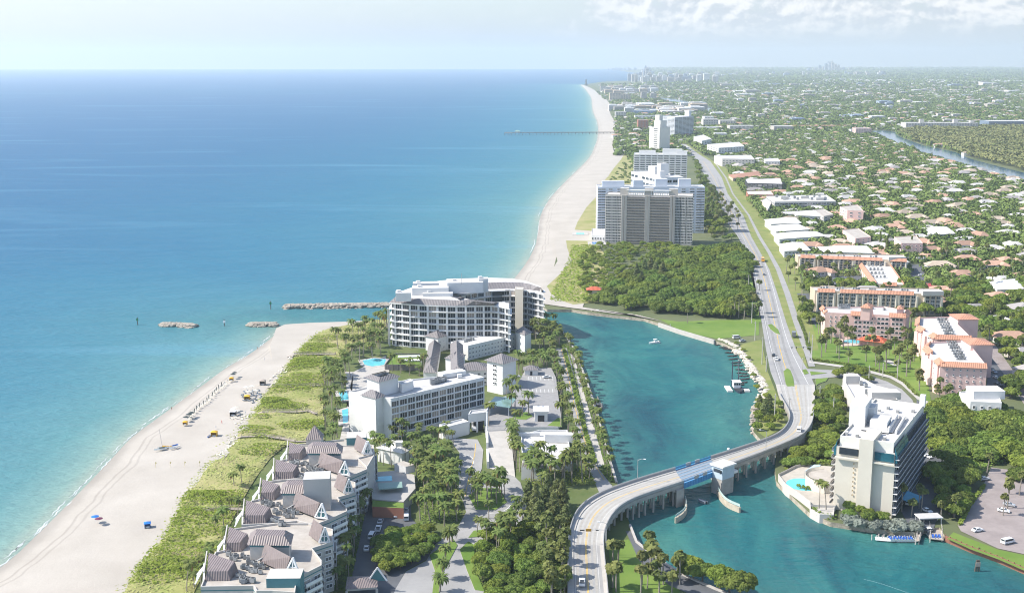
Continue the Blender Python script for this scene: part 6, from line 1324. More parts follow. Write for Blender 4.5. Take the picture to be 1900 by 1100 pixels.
# ------------------------------------------------------------------ coast condos and mid-rise blocks
def condo(name, label, fl, fr_, zr, depth, rows, cols, wall, roofm=FLAT, style='wide', hf=.5, wf=.6, side=3, gl=None, frm=None, cur=.05, gear=(), group=None, bands=False, cat='apartment block', sidecols=None, dirv=None):
    "slab seen from the front: roof front corners fl, fr (photo px), depth in metres going away"
    A, B = xy(*fl, zr), xy(*fr_, zr); u = (Vector(B)-Vector(A)).normalized(); v = Vector(dirv).normalized() if dirv else Vector((-u[1], u[0]))
    C, D_ = (B[0]+v[0]*depth, B[1]+v[1]*depth), (A[0]+v[0]*depth, A[1]+v[1]*depth); Q = [A, B, C, D_]; c = cen(Q)
    root = thing(name, label, cat, (*c, 1.9), group=group); body(root, Q, 1.5, zr, wall, roofm, .8)
    if bands:
        for k in range(1, rows+1):
            z = 3+(zr-4)/rows*k; b = MB(); b.beam((A[0]-v[0]*.3, A[1]-v[1]*.3, z), (B[0]-v[0]*.3, B[1]-v[1]*.3, z), 1.0, .75); b.build('balcony_band', [wall], root)
    if rows: facade(root, A, B, 3, zr-1.2, rows, cols, frm, gl, style, hf, wf, c, curtains=cur)
    if side and rows:
        facade(root, B, C, 3, zr-1.2, rows, side, frm, gl, style, hf, wf, c, curtains=cur)
        facade(root, A, D_, 3, zr-1.2, rows, side, frm, gl, style, hf, wf, c, curtains=cur)
    ln = math.dist(A, B)
    for s, t, sx, sy, h in gear:
        x, y = A[0]+u[0]*s*ln+v[0]*t*depth, A[1]+u[1]*s*ln+v[1]*t*depth; boxpart(root, 'plant_room', x, y, zr-.8, sx, sy, h+.8, math.atan2(u[1], u[0]), wall, FLAT)
    flush_windows(root); return root, Q
def frontal(name, label, x0, x1, yb, yt, depth, rows, cols, wall, **k):
    zr = zat((x0+x1)/2, yb, yt); return condo(name, label, (x0, yt), (x1, yt), zr, depth, rows, cols, wall, **k)
# nearest condo: two wings, a wide glazed centre and grey pilasters, with a broader slab behind
zr = zat(1200, 453, 362)
GLK = glass_mat('dim_bronze_glass', (.05, .055, .06), .4)
r, Q = condo('beach_condo', 'grey-beige condominium with dark glazed centre and rooftop colonnade, nearest of the beach towers', (1123, 361), (1285, 364), zr, 22, 17, [(.045, 6), (.11, 6), (.165, 6), (.345, 20), (.62, 20), (.83, 7), (.90, 7), (.965, 7)], GREYW, FLAT, hf=.74, side=0, gl=GLK, cur=.0, gear=((.22, .2, 8, 6, 6), (.5, .2, 8, 6, 6), (.78, .2, 8, 6, 6)))
for t in (.2, .235, .47, .5, .755, .79): p = lerp2(Q[0], Q[1], t); boxpart(r, 'pilaster', p[0], p[1]-.8, 1.6, 2.2, 1.8, zr-2, 0, GREYW)
for k in range(17):
    z = 3+(zr-4.2)/17*k
    for t0, t1 in ((.245, .465), (.505, .75)):
        a, b_ = lerp2(Q[0], Q[1], t0), lerp2(Q[0], Q[1], t1); balcony(r, a, b_, z+.6, 1.5, cen(Q), GREYW, mat('bronze_rail', (.15, .135, .12), .6))
for k in range(18):
    if k in (8, 9): continue
    p = lerp2(Q[0], Q[1], .27+k*.026); boxpart(r, 'roof_column', p[0], p[1]+1, zr-.5, .7, .7, 4.4, 0, WHITE)
p, q = lerp2(Q[0], Q[1], .25), lerp2(Q[0], Q[1], .76); b = MB(); b.beam((p[0], p[1]+2, zr+4.2), (q[0], q[1]+2, zr+4.2), 4, .6); b.build('roof_beam', [WHITE], r)
zr2 = zat(1118, 430, 349); r2, Q2 = condo('beach_condo', 'broad white condominium slab in bluish shade showing both sides behind the grey-beige one', (1109, 347), (1308, 347), zr, 20, 17, [(.02, 4), (.055, 4), (.12, 4), (.2, 4), (.8, 4), (.88, 5), (.945, 5), (.98, 4)], mat('blue_shaded_white_stucco', (.56, .60, .66), .85, .05, .1, pos=True), FLAT, 'plain', .5, .6, side=3, gear=((.15, .5, 22, 6, 5), (.38, .3, 10, 8, 6), (.6, .5, 12, 8, 7), (.82, .5, 12, 8, 7)))  # white wall: its bluish shade is put into the stucco colour
p = P(1102, 436, 2); r = block('beach_pavilion', 'low flat white pavilion at the sea side of the nearest condo', 'pavilion', [(1097, 436), (1122, 437), (1122, 425)], 8, WHITE, FLAT, fac=[(0, 1, 5)]); done(r)
for pts, lab in ((((1098, 449), (1120, 449), (1119, 453), (1099, 453)), 'bright blue pool at the foot of the nearest beach condo'), (((1069, 432), (1083, 432), (1084, 435), (1069, 435)), 'small pale pool on the beach edge left of the white pavilion')):
    W_ = PP(pts, 2.8); root = thing('swimming_pool', lab, 'pool', (*cen(W_), 2)); b = MB(); b.prism(off_poly(W_, 4), 1.6, 2.7, 0); b.build('deck', [SIDEW], root); b = MB(); b.poly([(*p, 2.74) for p in ccw([(p[0], p[1]) for p in W_])]); b.build('pool_water', [WBLUE if len(lab) > 56 else mat('blue_pool_water', (.03, .20, .50), .1, .1, 1)], root)
# stepped white building between the slabs
z = zat(1190, 400, 316); r, Q = condo('stepped_condo', 'white wedge-shaped condominium stepping down between two broad slabs', (1171, 318), (1226, 330), z, 26, 8, 8, WHITE, FLAT, 'strip', .5, .8, side=4, gear=((.3, .7, 16, 9, 7), (.62, .6, 9, 9, 12), (.8, .3, 6, 6, 5)))
# second slab with its grid of balconies
z = zat(1228, 346, 283); condo('balcony_slab_condo', 'white condominium slab with dark balcony grid behind the wedge-shaped one', (1176, 286), (1275, 287), z, 24, 15, 9, WHITE, FLAT, 'strip', .5, .8, side=4, bands=True, gear=((.25, .5, 22, 8, 4), (.72, .5, 26, 10, 6), (.9, .4, 14, 8, 4)))
z = zat(1222, 277, 232); r, Q = condo('white_tower', 'slender white tower with dark central strip and stepped top', (1205, 236), (1224, 237), z, 30, 13, [(.62, 9)], mat('offwhite_tower', (.66, .63, .58), .85, .05, .1, pos=True), FLAT, 'strip', .5, .8, side=0, gear=((.45, .6, 15, 18, 12), (.4, .5, 10, 10, 22), (.7, .3, 7, 7, 5)))
z = zat(1268, 255, 217); condo('balcony_slab_condo', 'pale grey balcony tower standing alone right of the slender white one', (1252, 218), (1287, 216), z, 40, 16, 5, mat('pale_grey_stucco', (.58, .60, .63), .85, .05, .1, pos=True), FLAT, 'strip', .5, .9, side=4, bands=True, gear=((.93, .3, 9, 12, 12),))
frontal('red_brick_flats', 'rust-red apartment block just behind the fishing pier beach', 1184, 1203, 243, 223, 26, 6, 3, REDW, side=0, style='slot', hf=.5, wf=.3)
frontal('long_blue_flats', 'long blue-grey flats with white roof beyond the red block', 1186, 1218, 208, 203, 30, 3, 6, mat('blue_grey_stucco', (.30, .38, .48), .85, .1, .1, pos=True), side=0, style='strip')
frontal('tan_flats', 'tan far block between pier beach and the lagoon', 1220, 1265, 207, 200, 40, 3, 8, TANW, side=0, style='strip')
frontal('tan_flats', 'yellowish far block left of the blue-grey flats', 1135, 1155, 206, 197, 40, 4, 4, TANW, side=0, style='strip')
frontal('blue_roofed_flats', 'long far block with blue front near the pier', 1176, 1216, 213, 206, 30, 4, 6, mat('blue_front', (.16, .26, .42), .85, .1, .1, pos=True), side=0, style='strip')
frontal('white_flats', 'white flats at the beach edge just beyond the pier', 1142, 1162, 218, 208, 30, 4, 4, CREAM2, side=2, style='strip')
frontal('white_flats', 'long low white-roofed flats inland of the pier', 1178, 1245, 222, 215, 24, 3, 10, WHITE, side=0, style='strip')
for i, (x0, x1, yb, yt, m, rows, lab) in enumerate(((1131, 1152, 187, 173, TANW, 6, 'wide tan far block by the narrowing beach'), (1152, 1170, 187, 175, TANW, 6, 'second tan far block just inland of the wide one'), (1190, 1200, 186, 171, GREYW, 8, 'slim grey far block left of a matching one'), (1207, 1218, 186, 174, GREYW, 7, 'slim grey far block nearest the lagoon'), (1114, 1124, 170, 160, GREYW, 8, 'small grey block low on the far headland'), (1138, 1146, 170, 160, CREAM2, 8, 'pale single block on the far headland'), (1328, 1349, 256, 248, WHITE, 3, 'white flats with orange trim beyond the tower'))):
    frontal('mid_rise_flats', lab, x0, x1, yb, yt, 30, rows, 4, m, side=0, style='strip', wf=.8)
# inland mid-rise row
for nm, lab, px, gnd, m, fac, kw in (
    ('white_flats', 'four-storey white flats end-on beside the coast road', [(1287, 254), (1302, 262), (1320, 258)], (1302, 275, 262), WHITE, [(0, 5, 5), (1, 4, 4)], {}),
    ('white_flats', 'broad white balconied flats with stepped roof behind the road palms', [(1312, 268), (1333, 275), (1381, 272), (1370, 264)], (1333, 288, 273), WHITE, [(1, 5, 9), (0, 4, 4)], dict(style='wide')),
    ('grey_roof_flats', 'long grey-roofed flats with white balcony front', [(1325, 289), (1340, 295), (1400, 296), (1393, 288)], (1345, 311, 296), CREAM2, [(1, 3, 10)], dict(style='wide')),
    ('white_flats', 'small white flats at the right end of the grey-roofed ones', [(1418, 295), (1420, 300), (1447, 300), (1443, 294)], (1432, 312, 300), WHITE, [(1, 4, 5)], {}),
    ('brown_roof_lodge', 'tan two-storey lodge with shallow brown hip roof', [(1352, 325), (1360, 331), (1414, 327), (1408, 318)], (1365, 335, 329), TANW, [(1, 2, 8)], dict(hip=2.5)),
    ('black_white_flats', 'modern black and white flats half hidden by palms', [(1382, 333), (1386, 340), (1452, 342), (1448, 331)], (1400, 354, 338), DARK, [(1, 3, 7)], dict(style='wide', hf=.6, wf=.7)),
    ('dark_glass_offices', 'long dark-windowed low block with cluttered white roof', [(1422, 364), (1437, 375), (1551, 374), (1533, 362)], (1450, 392, 375), CREAM2, [(1, 3, 13), (0, 3, 5)], dict(style='wide', hf=.62, wf=.92)),
    ('pink_walkup', 'small pale-pink flats with brown roof nearest the dark-windowed block', [(1558, 384), (1572, 391), (1602, 392), (1590, 380)], (1575, 417, 391), PINK, [(1, 4, 2), (0, 4, 3)], dict(hf=.4, wf=.3)),
    ('pink_walkup', 'long pale-pink flats with tan roof end-on behind white roofs', [(1563, 427), (1587, 443), (1616, 440), (1592, 424)], (1590, 462, 443), PINK, [(1, 4, 3), (0, 4, 6)], dict(hf=.4, wf=.3)),
    ('pink_walkup', 'square pale-pink flats with stained tan roof by the dark conifers', [(1659, 440), (1672, 452), (1712, 452), (1700, 438)], (1672, 478, 452), PINK, [(1, 4, 5), (0, 4, 4)], dict(hf=.4, wf=.3)),
    ('grey_flats', 'grey two-storey block with white eaves before the dark-windowed offices', [(1450, 393), (1455, 398), (1520, 396), (1514, 390)], (1470, 407, 397), GREYW, [(1, 2, 9)], {}),
    ('pale_flats', 'pale block beside the pale-pink flats with tan flat roof', [(1508, 390), (1528, 402), (1546, 398), (1528, 388)], (1530, 418, 402), CREAM2, [(0, 3, 5), (1, 3, 2)], {}),
    ('brick_flats', 'red-brown low flats under a flat grey roof among palms', [(1384, 355), (1388, 361), (1436, 362), (1430, 354)], (1400, 370, 361), REDW, [(1, 2, 6)], {}),
    ('cream_flats', 'cream stepped terraces with bands by the road bend', [(1428, 364), (1430, 378), (1424, 390), (1412, 372)], (1428, 392, 380), CREAM, [(1, 4, 4)], dict(style='wide')),
):
    z = zat(*gnd); rf = {'pink_walkup': FLATT, 'pale_flats': FLATT, 'brown_roof_lodge': mat('brown_tile_roof', (.36, .19, .13), .9, .1, 1)}.get(nm, FLAT if 'grey' not in nm else FLATG); r = block(nm, lab, 'low flats', px, z, m, rf, fac=fac, **kw)
    if nm == 'dark_glass_offices': ac_units(r[0], [xy(1440+i*8+rng.uniform(-3, 3), 366+(i % 3)*2.3, z) for i in range(12)], z-.5, 3); [boxpart(r[0], 'plant_room', *xy(x, y, z+2), z-.5, 9, 7, 3.2, 0, CREAM2, FLAT) for x, y in ((1455, 366), (1492, 365), (1520, 368))]
    done(r)
WTILE = mat('white_tile_roof', (.66, .64, .60), .9, .08, 1)
for i, (px, yb, h, lab) in enumerate((([(1419, 408), (1430, 416), (1485, 414), (1474, 404)], 0, 8, 'farthest of the white-roofed villas by the coast road'), ([(1430, 420), (1440, 430), (1500, 426), (1480, 416)], 0, 8, 'long white hip-roofed villa second in the cluster'), ([(1436, 434), (1446, 444), (1531, 438), (1512, 430)], 0, 8, 'widest white-roofed villa with shaded verandas'), ([(1446, 454), (1455, 466), (1502, 464), (1488, 450)], 0, 7, 'white hip-roofed villa nearest the tan flats'), ([(1519, 459), (1530, 468), (1620, 470), (1606, 457)], 0, 7, 'long white hipped building right behind the tan flats'), ([(1472, 394), (1480, 400), (1532, 402), (1522, 392)], 0, 8, 'white-roofed villa tucked beside the grey two-storey block'))):
    r = block('white_villa', lab, 'villa', px, h+1, WHITE, WTILE, hip=3.2, over=1.6, fac=[(1, 2, 7)], hf=.45, wf=.45, group='white-roofed villas by the coast road'); done(r)
for px, h, lab in (([(1712, 424), (1722, 436), (1772, 434), (1756, 422)], 6, 'white hip-roofed house among dark trees'), ([(1838, 524), (1850, 538), (1898, 536), (1884, 518)], 7, 'large white many-hipped house at the right edge')):
    r = block('white_villa', lab, 'villa', px, h+1, WHITE, WTILE, hip=3, over=1.4, fac=[(1, 1, 5)], hf=.5, wf=.4); done(r)
# far blocks by the canal
frontal('long_white_slab', 'long white slab of far flats standing over the pale wood', 1681, 1815, 243, 229, 40, 6, 26, CREAM2, side=0, style='strip', hf=.7, wf=.6, gl=GLASSG, gear=((.25, .5, 10, 10, 8), (.72, .5, 10, 10, 8), (.95, .5, 10, 10, 5)))
frontal('blue_glass_offices', 'long blue-glass office block at the right edge beyond the wood', 1835, 1960, 240, 226, 60, 5, 8, mat('blue_band_wall', (.16, .21, .28), .4, .1, .05, pos=True), side=0, style='strip', hf=.5, wf=.9)
frontal('orange_trim_flats', 'white flats with salmon front at the bend of the canal', 1588, 1617, 252, 239, 30, 6, 6, PINK, side=3, style='strip', hf=.5, wf=.7)
frontal('white_flats', 'narrow white block left of the salmon-fronted flats', 1579, 1588, 249, 241, 20, 5, 2, WHITE, side=0, style='strip')
frontal('grey_flats', 'grey boxy block far left of the salmon-fronted flats', 1436, 1472, 246, 235, 40, 5, 6, GREYW, side=0, style='strip')
frontal('long_orange_flats', 'very long low far flats under an orange roof', 1472, 1576, 239, 234, 30, 3, 22, TANW, roofm=mat('far_orange_roof', (.50, .22, .12), .9, .1, .2), side=0, style='strip')
for x0, x1, yb, yt, m, lab in ((1305, 1333, 237, 222, CREAM2, 'cream far block right of the grey balcony tower'), (1336, 1365, 235, 224, CREAM, 'second cream far block with orange base'), (1354, 1398, 244, 234, CREAM2, 'wide balconied far block inland of the grey tower'), (1290, 1340, 242, 237, WHITE, 'low white flat-roofed far hall behind the grey tower'), (1307, 1324, 232, 217, WHITE, 'narrow white far block beside the cream ones')):
    frontal('cream_flats', lab, x0, x1, yb, yt, 35, 4, 6, m, side=0, style='strip')
# lighthouse on the far headland
p = P(1087.5, 159, 2); h = zat(1087.5, 159, 148); root = thing('lighthouse', 'thin dark lighthouse on the far tip of the coast', 'lighthouse', p); b = MB(); b.tube([(p[0], p[1], 2), (p[0], p[1], h*.45), (p[0], p[1], h*.9)], [14, 6, 4.5], 8); b.build('tower', [DARK], root); b = MB(); b.tube([(p[0], p[1], h*.9), (p[0], p[1], h)], [7, 4], 8); b.build('lantern', [DARK], root)
# ------------------------------------------------------------------ skylines far away
def skyline(name, label, x0, x1, yb, n, hmin, hmax, wmin, wmax, mats, seed, peak=None, group=None):
    r = random.Random(seed)
    for i in range(n):
        x = r.uniform(x0, x1) if peak is None or r.random() < .4 else r.gauss(peak, (x1-x0)*.12); y = yb+r.uniform(-1.2, 1.2)*(yb-128)/12; p = P(x, y, 2); s = math.hypot(p[0], p[1])/F
        k = 1 if peak is None else .45+.75*math.exp(-((x-peak)/((x1-x0)*.22))**2); h = r.uniform(hmin, hmax)*s*k; w = r.uniform(wmin, wmax)*s; d = w*.8
        b = MB(); b.box(p[0], p[1], 0, w, d, h, 0, 0, 0); b.box(p[0]+w*r.uniform(-.2, .2), p[1], h, w*.5, d*.5, h*r.uniform(.04, .16))
        for f in range(1, 7): b.box(p[0], p[1]-d/2, h*f/7.2, w*.96, d*.03, h*.05, 0, 1)
        tag(b.build(name, [r.choice(mats), GLASSG]), label, 'high-rise', group)
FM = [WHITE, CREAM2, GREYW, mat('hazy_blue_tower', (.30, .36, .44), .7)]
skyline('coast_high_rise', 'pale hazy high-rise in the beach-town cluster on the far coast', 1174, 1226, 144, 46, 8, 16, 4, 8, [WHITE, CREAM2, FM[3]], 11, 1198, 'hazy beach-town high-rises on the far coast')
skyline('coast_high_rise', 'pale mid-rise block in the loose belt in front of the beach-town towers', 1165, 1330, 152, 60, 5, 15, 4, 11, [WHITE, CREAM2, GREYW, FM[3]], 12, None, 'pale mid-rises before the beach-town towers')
skyline('beach_flats', 'low pale far block in the strip between the narrowing beach and lagoon', 1118, 1215, 172, 40, 4, 10, 8, 22, [TANW, CREAM2, WHITE, GREYW], 17, None, 'low far blocks behind the narrowing beach')
skyline('beach_flats', 'low pale block in the crowd of flats just beyond the far pier', 1140, 1300, 205, 46, 5, 13, 12, 34, [CREAM2, WHITE, WHITE, TANW, GREYW], 18, None, 'low flats beyond the far pier')
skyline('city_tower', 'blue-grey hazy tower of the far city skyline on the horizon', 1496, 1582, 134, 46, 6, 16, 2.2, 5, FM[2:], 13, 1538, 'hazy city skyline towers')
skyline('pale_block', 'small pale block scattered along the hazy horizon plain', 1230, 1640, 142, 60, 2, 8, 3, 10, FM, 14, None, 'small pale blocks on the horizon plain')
skyline('long_shed', 'long low white shed or mall roof on the far plain', 1420, 1900, 152, 60, 1.2, 2.4, 12, 60, [FLAT, WHITE], 15, None, 'long white roofs on the far plain')
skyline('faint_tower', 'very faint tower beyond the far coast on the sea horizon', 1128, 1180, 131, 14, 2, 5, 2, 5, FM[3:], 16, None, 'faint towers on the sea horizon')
for yb_, sd_, h0_, h1_ in ((160, 31, 2, 6), (176, 32, 3, 7), (196, 33, 4, 8), (222, 34, 5, 9)):
    skyline('pale_block', 'pale low block standing among the far houses of the plain', 1330, 1890, yb_, 22, h0_, h1_, 8, 26, [WHITE, CREAM2, GREYW, CREAM2, FM[3]], sd_, None, 'pale low blocks among the far houses')
# ------------------------------------------------------------------ vegetation
def leaf_mat(name, c1, c2, rnd=.28, hue=.016, trans=.35):
    m = mat(name, c1, .75, scale=.45, col2=c2, rnd=rnd, hue=hue, spec=.25, detail=3); nt = m.node_tree; N = nt.nodes; L = nt.links; b = N['Principled BSDF']
    t = N.new('ShaderNodeBsdfTranslucent'); mx = N.new('ShaderNodeMixShader'); mx.inputs[0].default_value = trans
    L.new(b.inputs['Base Color'].links[0].from_socket, t.inputs[0]); L.new(b.outputs[0], mx.inputs[1]); L.new(t.outputs[0], mx.inputs[2]); L.new(mx.outputs[0], N['Material Output'].inputs[0]); return m
LEAF = leaf_mat('broad_leaves', (.082, .140, .024), (.225, .290, .062))
LEAFB = leaf_mat('bright_leaves', (.12, .175, .022), (.27, .325, .06), .15)
LEAFS = leaf_mat('silver_leaves', (.20, .23, .19), (.32, .35, .30), .1, .01)
NEEDLE = leaf_mat('casuarina_needles', (.135, .175, .055), (.30, .325, .14), .18)
FROND = leaf_mat('palm_fronds', (.085, .135, .026), (.225, .262, .075), .2, .02)
FRONDD = leaf_mat('dry_palm_fronds', (.20, .14, .06), (.34, .26, .13), .2, .01)
SABAL = leaf_mat('fan_palm_leaves', (.10, .135, .034), (.25, .265, .085), .2, .02)
BARK = mat('grey_bark', (.16, .125, .095), .95, .25, 2); PBARK = mat('palm_bark', (.27, .235, .195), .95, .2, 2)
DUNEL = leaf_mat('sea_grape_leaves', (.165, .235, .025), (.33, .385, .055), .1, .01)
nr = np.random.RandomState(5)
def rotv(n): 
    v = nr.normal(size=(n, 3)); return v/np.linalg.norm(v, axis=1, keepdims=True)
def quads_at(cen_, nrm, size, jit=.55, aspect=1.25):
    "leaf-clump quads lying roughly across the given directions"
    n = len(cen_); d = nrm+rotv(n)*jit; d /= np.linalg.norm(d, axis=1, keepdims=True)
    a = np.cross(d, rotv(n)); a /= np.linalg.norm(a, axis=1, keepdims=True)+1e-9; b = np.cross(d, a)
    s = (size*nr.uniform(.6, 1.35, n))[:, None]; a = a*s*aspect; b = b*s
    bend = d*s*.35
    v = np.stack([cen_-a-b*.35, cen_-b*.9+bend, cen_+a+b*.25, cen_+b*.9+bend*.4], 1).reshape(-1, 3)
    return v, np.arange(n*4).reshape(n, 4)
def crown_pts(lobes, per, fill=.25):
    C_, N_ = [], []
    for (x, y, z, r) in lobes:
        d = rotv(per); d[:, 2] = np.where(d[:, 2] < -.35, -d[:, 2], d[:, 2]); rad = r*(1-fill*nr.rand(per)**2)
        C_.append(np.array([x, y, z])+d*rad[:, None]*np.array([1, 1, .8])); N_.append(d)
    return np.concatenate(C_), np.concatenate(N_)
def broad_lobes(R_, H_, n):
    L_ = [(0, 0, H_-R_*.75, R_*.55)]
    for i in range(n):
        a = i*2.399+nr.uniform(-.4, .4); rr = R_*math.sqrt((i+.6)/n)*.78; L_.append((rr*cos(a), rr*sin(a), H_-R_*.45-(rr/R_)**2*R_*.62+nr.uniform(-.5, .5), R_*nr.uniform(.26, .42)))
    return L_
def crown_mesh(name, lobes, per, size, m, link=False, jit=.55):
    c, n = crown_pts(lobes, per); v, f = quads_at(c, n, size, jit); o = np_mesh(name, v, f, [m], link=link); return o
def trunk_mesh(name, H_, r0, m, limbs=4, spread=2.2):
    b = MB(); b.tube([(0, 0, -.4), (.08, .05, H_*.45), (0, .1, H_*.85)], [r0, r0*.75, r0*.4], 7)
    for i in range(limbs): a = i*2*pi/limbs+.4; b.tube([(0, .05, H_*.4), (cos(a)*spread*.5, sin(a)*spread*.5, H_*.62), (cos(a)*spread, sin(a)*spread, H_*.86)], [r0*.5, r0*.35, r0*.12], 5)
    return b.build(name, [m], link=False)
def tree_src(crowns, trunk):
    return crowns, trunk
def put_tree(name, src, p, rz, s, label, cat, group, sz=None):
    o = bpy.data.objects.new(name, None); COL.objects.link(o); o.location = p; o.rotation_euler = (rng.gauss(0, .035), rng.gauss(0, .035), rz); o.scale = (s*rng.uniform(.88, 1.12), s*rng.uniform(.88, 1.12), sz or s); o.empty_display_size = 1
    for nm, d in (('crown', src[0]), ('trunk', src[1])):
        c = bpy.data.objects.new(nm, d.data if hasattr(d, 'data') else d); COL.objects.link(c); c.parent = o
    return tag(o, label, cat, group)
BROAD = [(crown_mesh('crown', broad_lobes(5, 8, 13), 95, .62, m), trunk_mesh('trunk', 6.4, .35, BARK)) for m in (LEAF, LEAF, LEAF, LEAFB)]
NEARB = [(crown_mesh('crown', broad_lobes(5, 8, 20), 190, .40, m), trunk_mesh('trunk', 6.4, .35, BARK)) for m in (LEAF, LEAFB)]
SPREAD = [(crown_mesh('crown', [(x*1.35, y*1.35, z*.92, r*1.2) for x, y, z, r in broad_lobes(5.4, 7.5, 18)], 150, .5, m), trunk_mesh('trunk', 5.8, .4, BARK, 5, 3.4)) for m in (LEAF, LEAFB, LEAF)]
def casuarina(H_, R_, n):
    lob = []
    for i in range(n):
        t = (i+.5)/n; a = i*2.399; rr = R_*(1-t)**.75*nr.uniform(.35, .95); lob.append((rr*cos(a), rr*sin(a), H_*(.14+.84*t), R_*(.26*(1-t)+.10)))
    C_, N_ = crown_pts(lob, 42, .6); N_ = N_*np.array([1, 1, .2])+np.array([0, 0, .1])
    v, f = quads_at(C_, N_, .36, .9, 2.6); o = np_mesh('crown', v, f, [NEEDLE], link=False); return o, trunk_mesh('trunk', H_*.95, .3, BARK, 6, R_*.6)
CASU = [casuarina(13, 4.6, 34), casuarina(15, 4.2, 36)]
def palm_crown(n, L_, droop, w, m, leaf=5, up=.55, dry=0, hang=.25):
    "arching feather fronds: a rib with two rows of drooping leaflets"
    V, FF, MI = [], [], []
    for k in range(n):
        a = k*2.399+nr.uniform(-.2, .2); e = up-1.15*(k/n)**1.1+nr.uniform(-.12, .12); l = L_*nr.uniform(.85, 1.1); d = np.array([cos(a), sin(a), 0]); side = np.array([-sin(a), cos(a), 0]); p = np.zeros(3); ang = e; pts = [p.copy()]
        for i in range(leaf): p = p+(d*cos(ang)+np.array([0, 0, 1])*sin(ang))*l/leaf; ang -= droop/leaf*(1+.35*i); pts.append(p.copy())
        for i in range(leaf):
            w0 = w*math.sin(pi*min(.98, (i+.35)/leaf))**.6; w1 = w*math.sin(pi*min(.97, (i+1.25)/leaf))**.6 if i < leaf-1 else .05
            for s in (-1, 1):
                g = np.array([0, 0, -hang]); q = [pts[i], pts[i+1]*.62+pts[i]*.38, pts[i+1]*.7+pts[i]*.3+(side*s+g)*w1*.95+d*w*.30, pts[i]+(side*s+g)*w0+d*w*.30]
                b = len(V); V += q; FF.append((b, b+1, b+2, b+3)); MI.append(1 if k >= n-dry else 0)
                q = [pts[i]*.35+pts[i+1]*.65, pts[i+1], pts[i+1]+(side*s+g)*w1*.8+d*w*.25, pts[i]*.35+pts[i+1]*.65+(side*s+g)*w1+d*w*.25]; b = len(V); V += q; FF.append((b, b+1, b+2, b+3)); MI.append(1 if k >= n-dry else 0)
    return np.array(V), np.array(FF), MI
def palm(H_, n, L_, droop, w, lean, m=FROND, dry=2, r=.17, up=.75):
    v, f, mi = palm_crown(n, L_, droop, w, m, dry=dry, up=up); top = np.array([lean, lean*.3, H_]); o = np_mesh('crown', v+top, f, [m, FRONDD], mi, link=False)
    b = MB(); b.tube([(0, 0, -.3), (lean*.25, lean*.05, H_*.4), (lean*.7, lean*.2, H_*.8), tuple(top)], [r*1.5, r, r*.85, r*.8], 7); return o, b.build('trunk', [PBARK], link=False)
COCO = [palm(8.5, 20, 3.3, 1.25, .62, .5), palm(10, 19, 3.2, 1.35, .60, 1.0), palm(7, 20, 3.1, 1.15, .60, -.5)]
TALLP = [palm(13, 18, 3.0, 1.4, .55, 1.6), palm(11.5, 20, 3.2, 1.4, .6, -1.2)]
def fan_palm(H_, n):
    d = rotv(n); d[:, 2] = np.abs(d[:, 2])*1.1-.38; d /= np.linalg.norm(d, axis=1, keepdims=True); c = d*1.4*nr.uniform(.7, 1.15, (n, 1))+np.array([0, 0, H_])
    v, f = quads_at(c, d*.6+np.array([0, 0, .5]), .55, .6, 1.3); mi = (d[:, 2] < -.62).astype(int); o = np_mesh('crown', v, f, [SABAL, FRONDD], mi, link=False); b = MB(); b.tube([(0, 0, -.3), (.05, 0, H_*.5), (0, 0, H_)], [.24, .2, .2], 7); return o, b.build('trunk', [PBARK], link=False)
SABALS = [fan_palm(6.5, 90), fan_palm(8, 90), fan_palm(5, 80)]
DATE = [palm(6, 44, 3.4, 1.3, .5, 0, FROND, 5, .32, 1.0)]
SHRUB = [crown_mesh('shrub', [(nr.uniform(-.8, .8), nr.uniform(-.8, .8), .5, nr.uniform(.6, .9)) for _ in range(6)], 60, .26, m) for m in (LEAF, LEAFB, LEAFS)]
NTREE = {}
def blocked(p, pad=0):
    for e in EXCB:
        if e[0]-pad < p[0] < e[1]+pad and e[2]-pad < p[1] < e[3]+pad:
            if inside(p, e[4]): return True
            if pad:
                for k in range(6):
                    if inside((p[0]+pad*cos(k*1.05), p[1]+pad*sin(k*1.05)), e[4]): return True
    return False
EXCB = [(min(p[0] for p in e), max(p[0] for p in e), min(p[1] for p in e), max(p[1] for p in e), e) for e in EXC]
def scatter(poly_px, n, pad, sep, seed, z=1.9, hard=True):
    "n spots inside a photo polygon, evenly over the ground"
    r = random.Random(seed); W_ = [tuple(p[:2]) for p in PP(poly_px, 2)]; x0, x1 = min(p[0] for p in W_), max(p[0] for p in W_); y0, y1 = min(p[1] for p in W_), max(p[1] for p in W_); out = []; t = 0
    cell = {}
    while len(out) < n and t < n*60:
        t += 1; p = (r.uniform(x0, x1), r.uniform(y0, y1))
        if not inside(p, W_) or (hard and blocked(p, pad)): continue
        k = (int(p[0]//sep), int(p[1]//sep))
        if any(math.dist(p, q) < sep for i in (-1, 0, 1) for j in (-1, 0, 1) for q in cell.get((k[0]+i, k[1]+j), ())): continue
        cell.setdefault(k, []).append(p); out.append(Vector((p[0], p[1], z)))
    return out
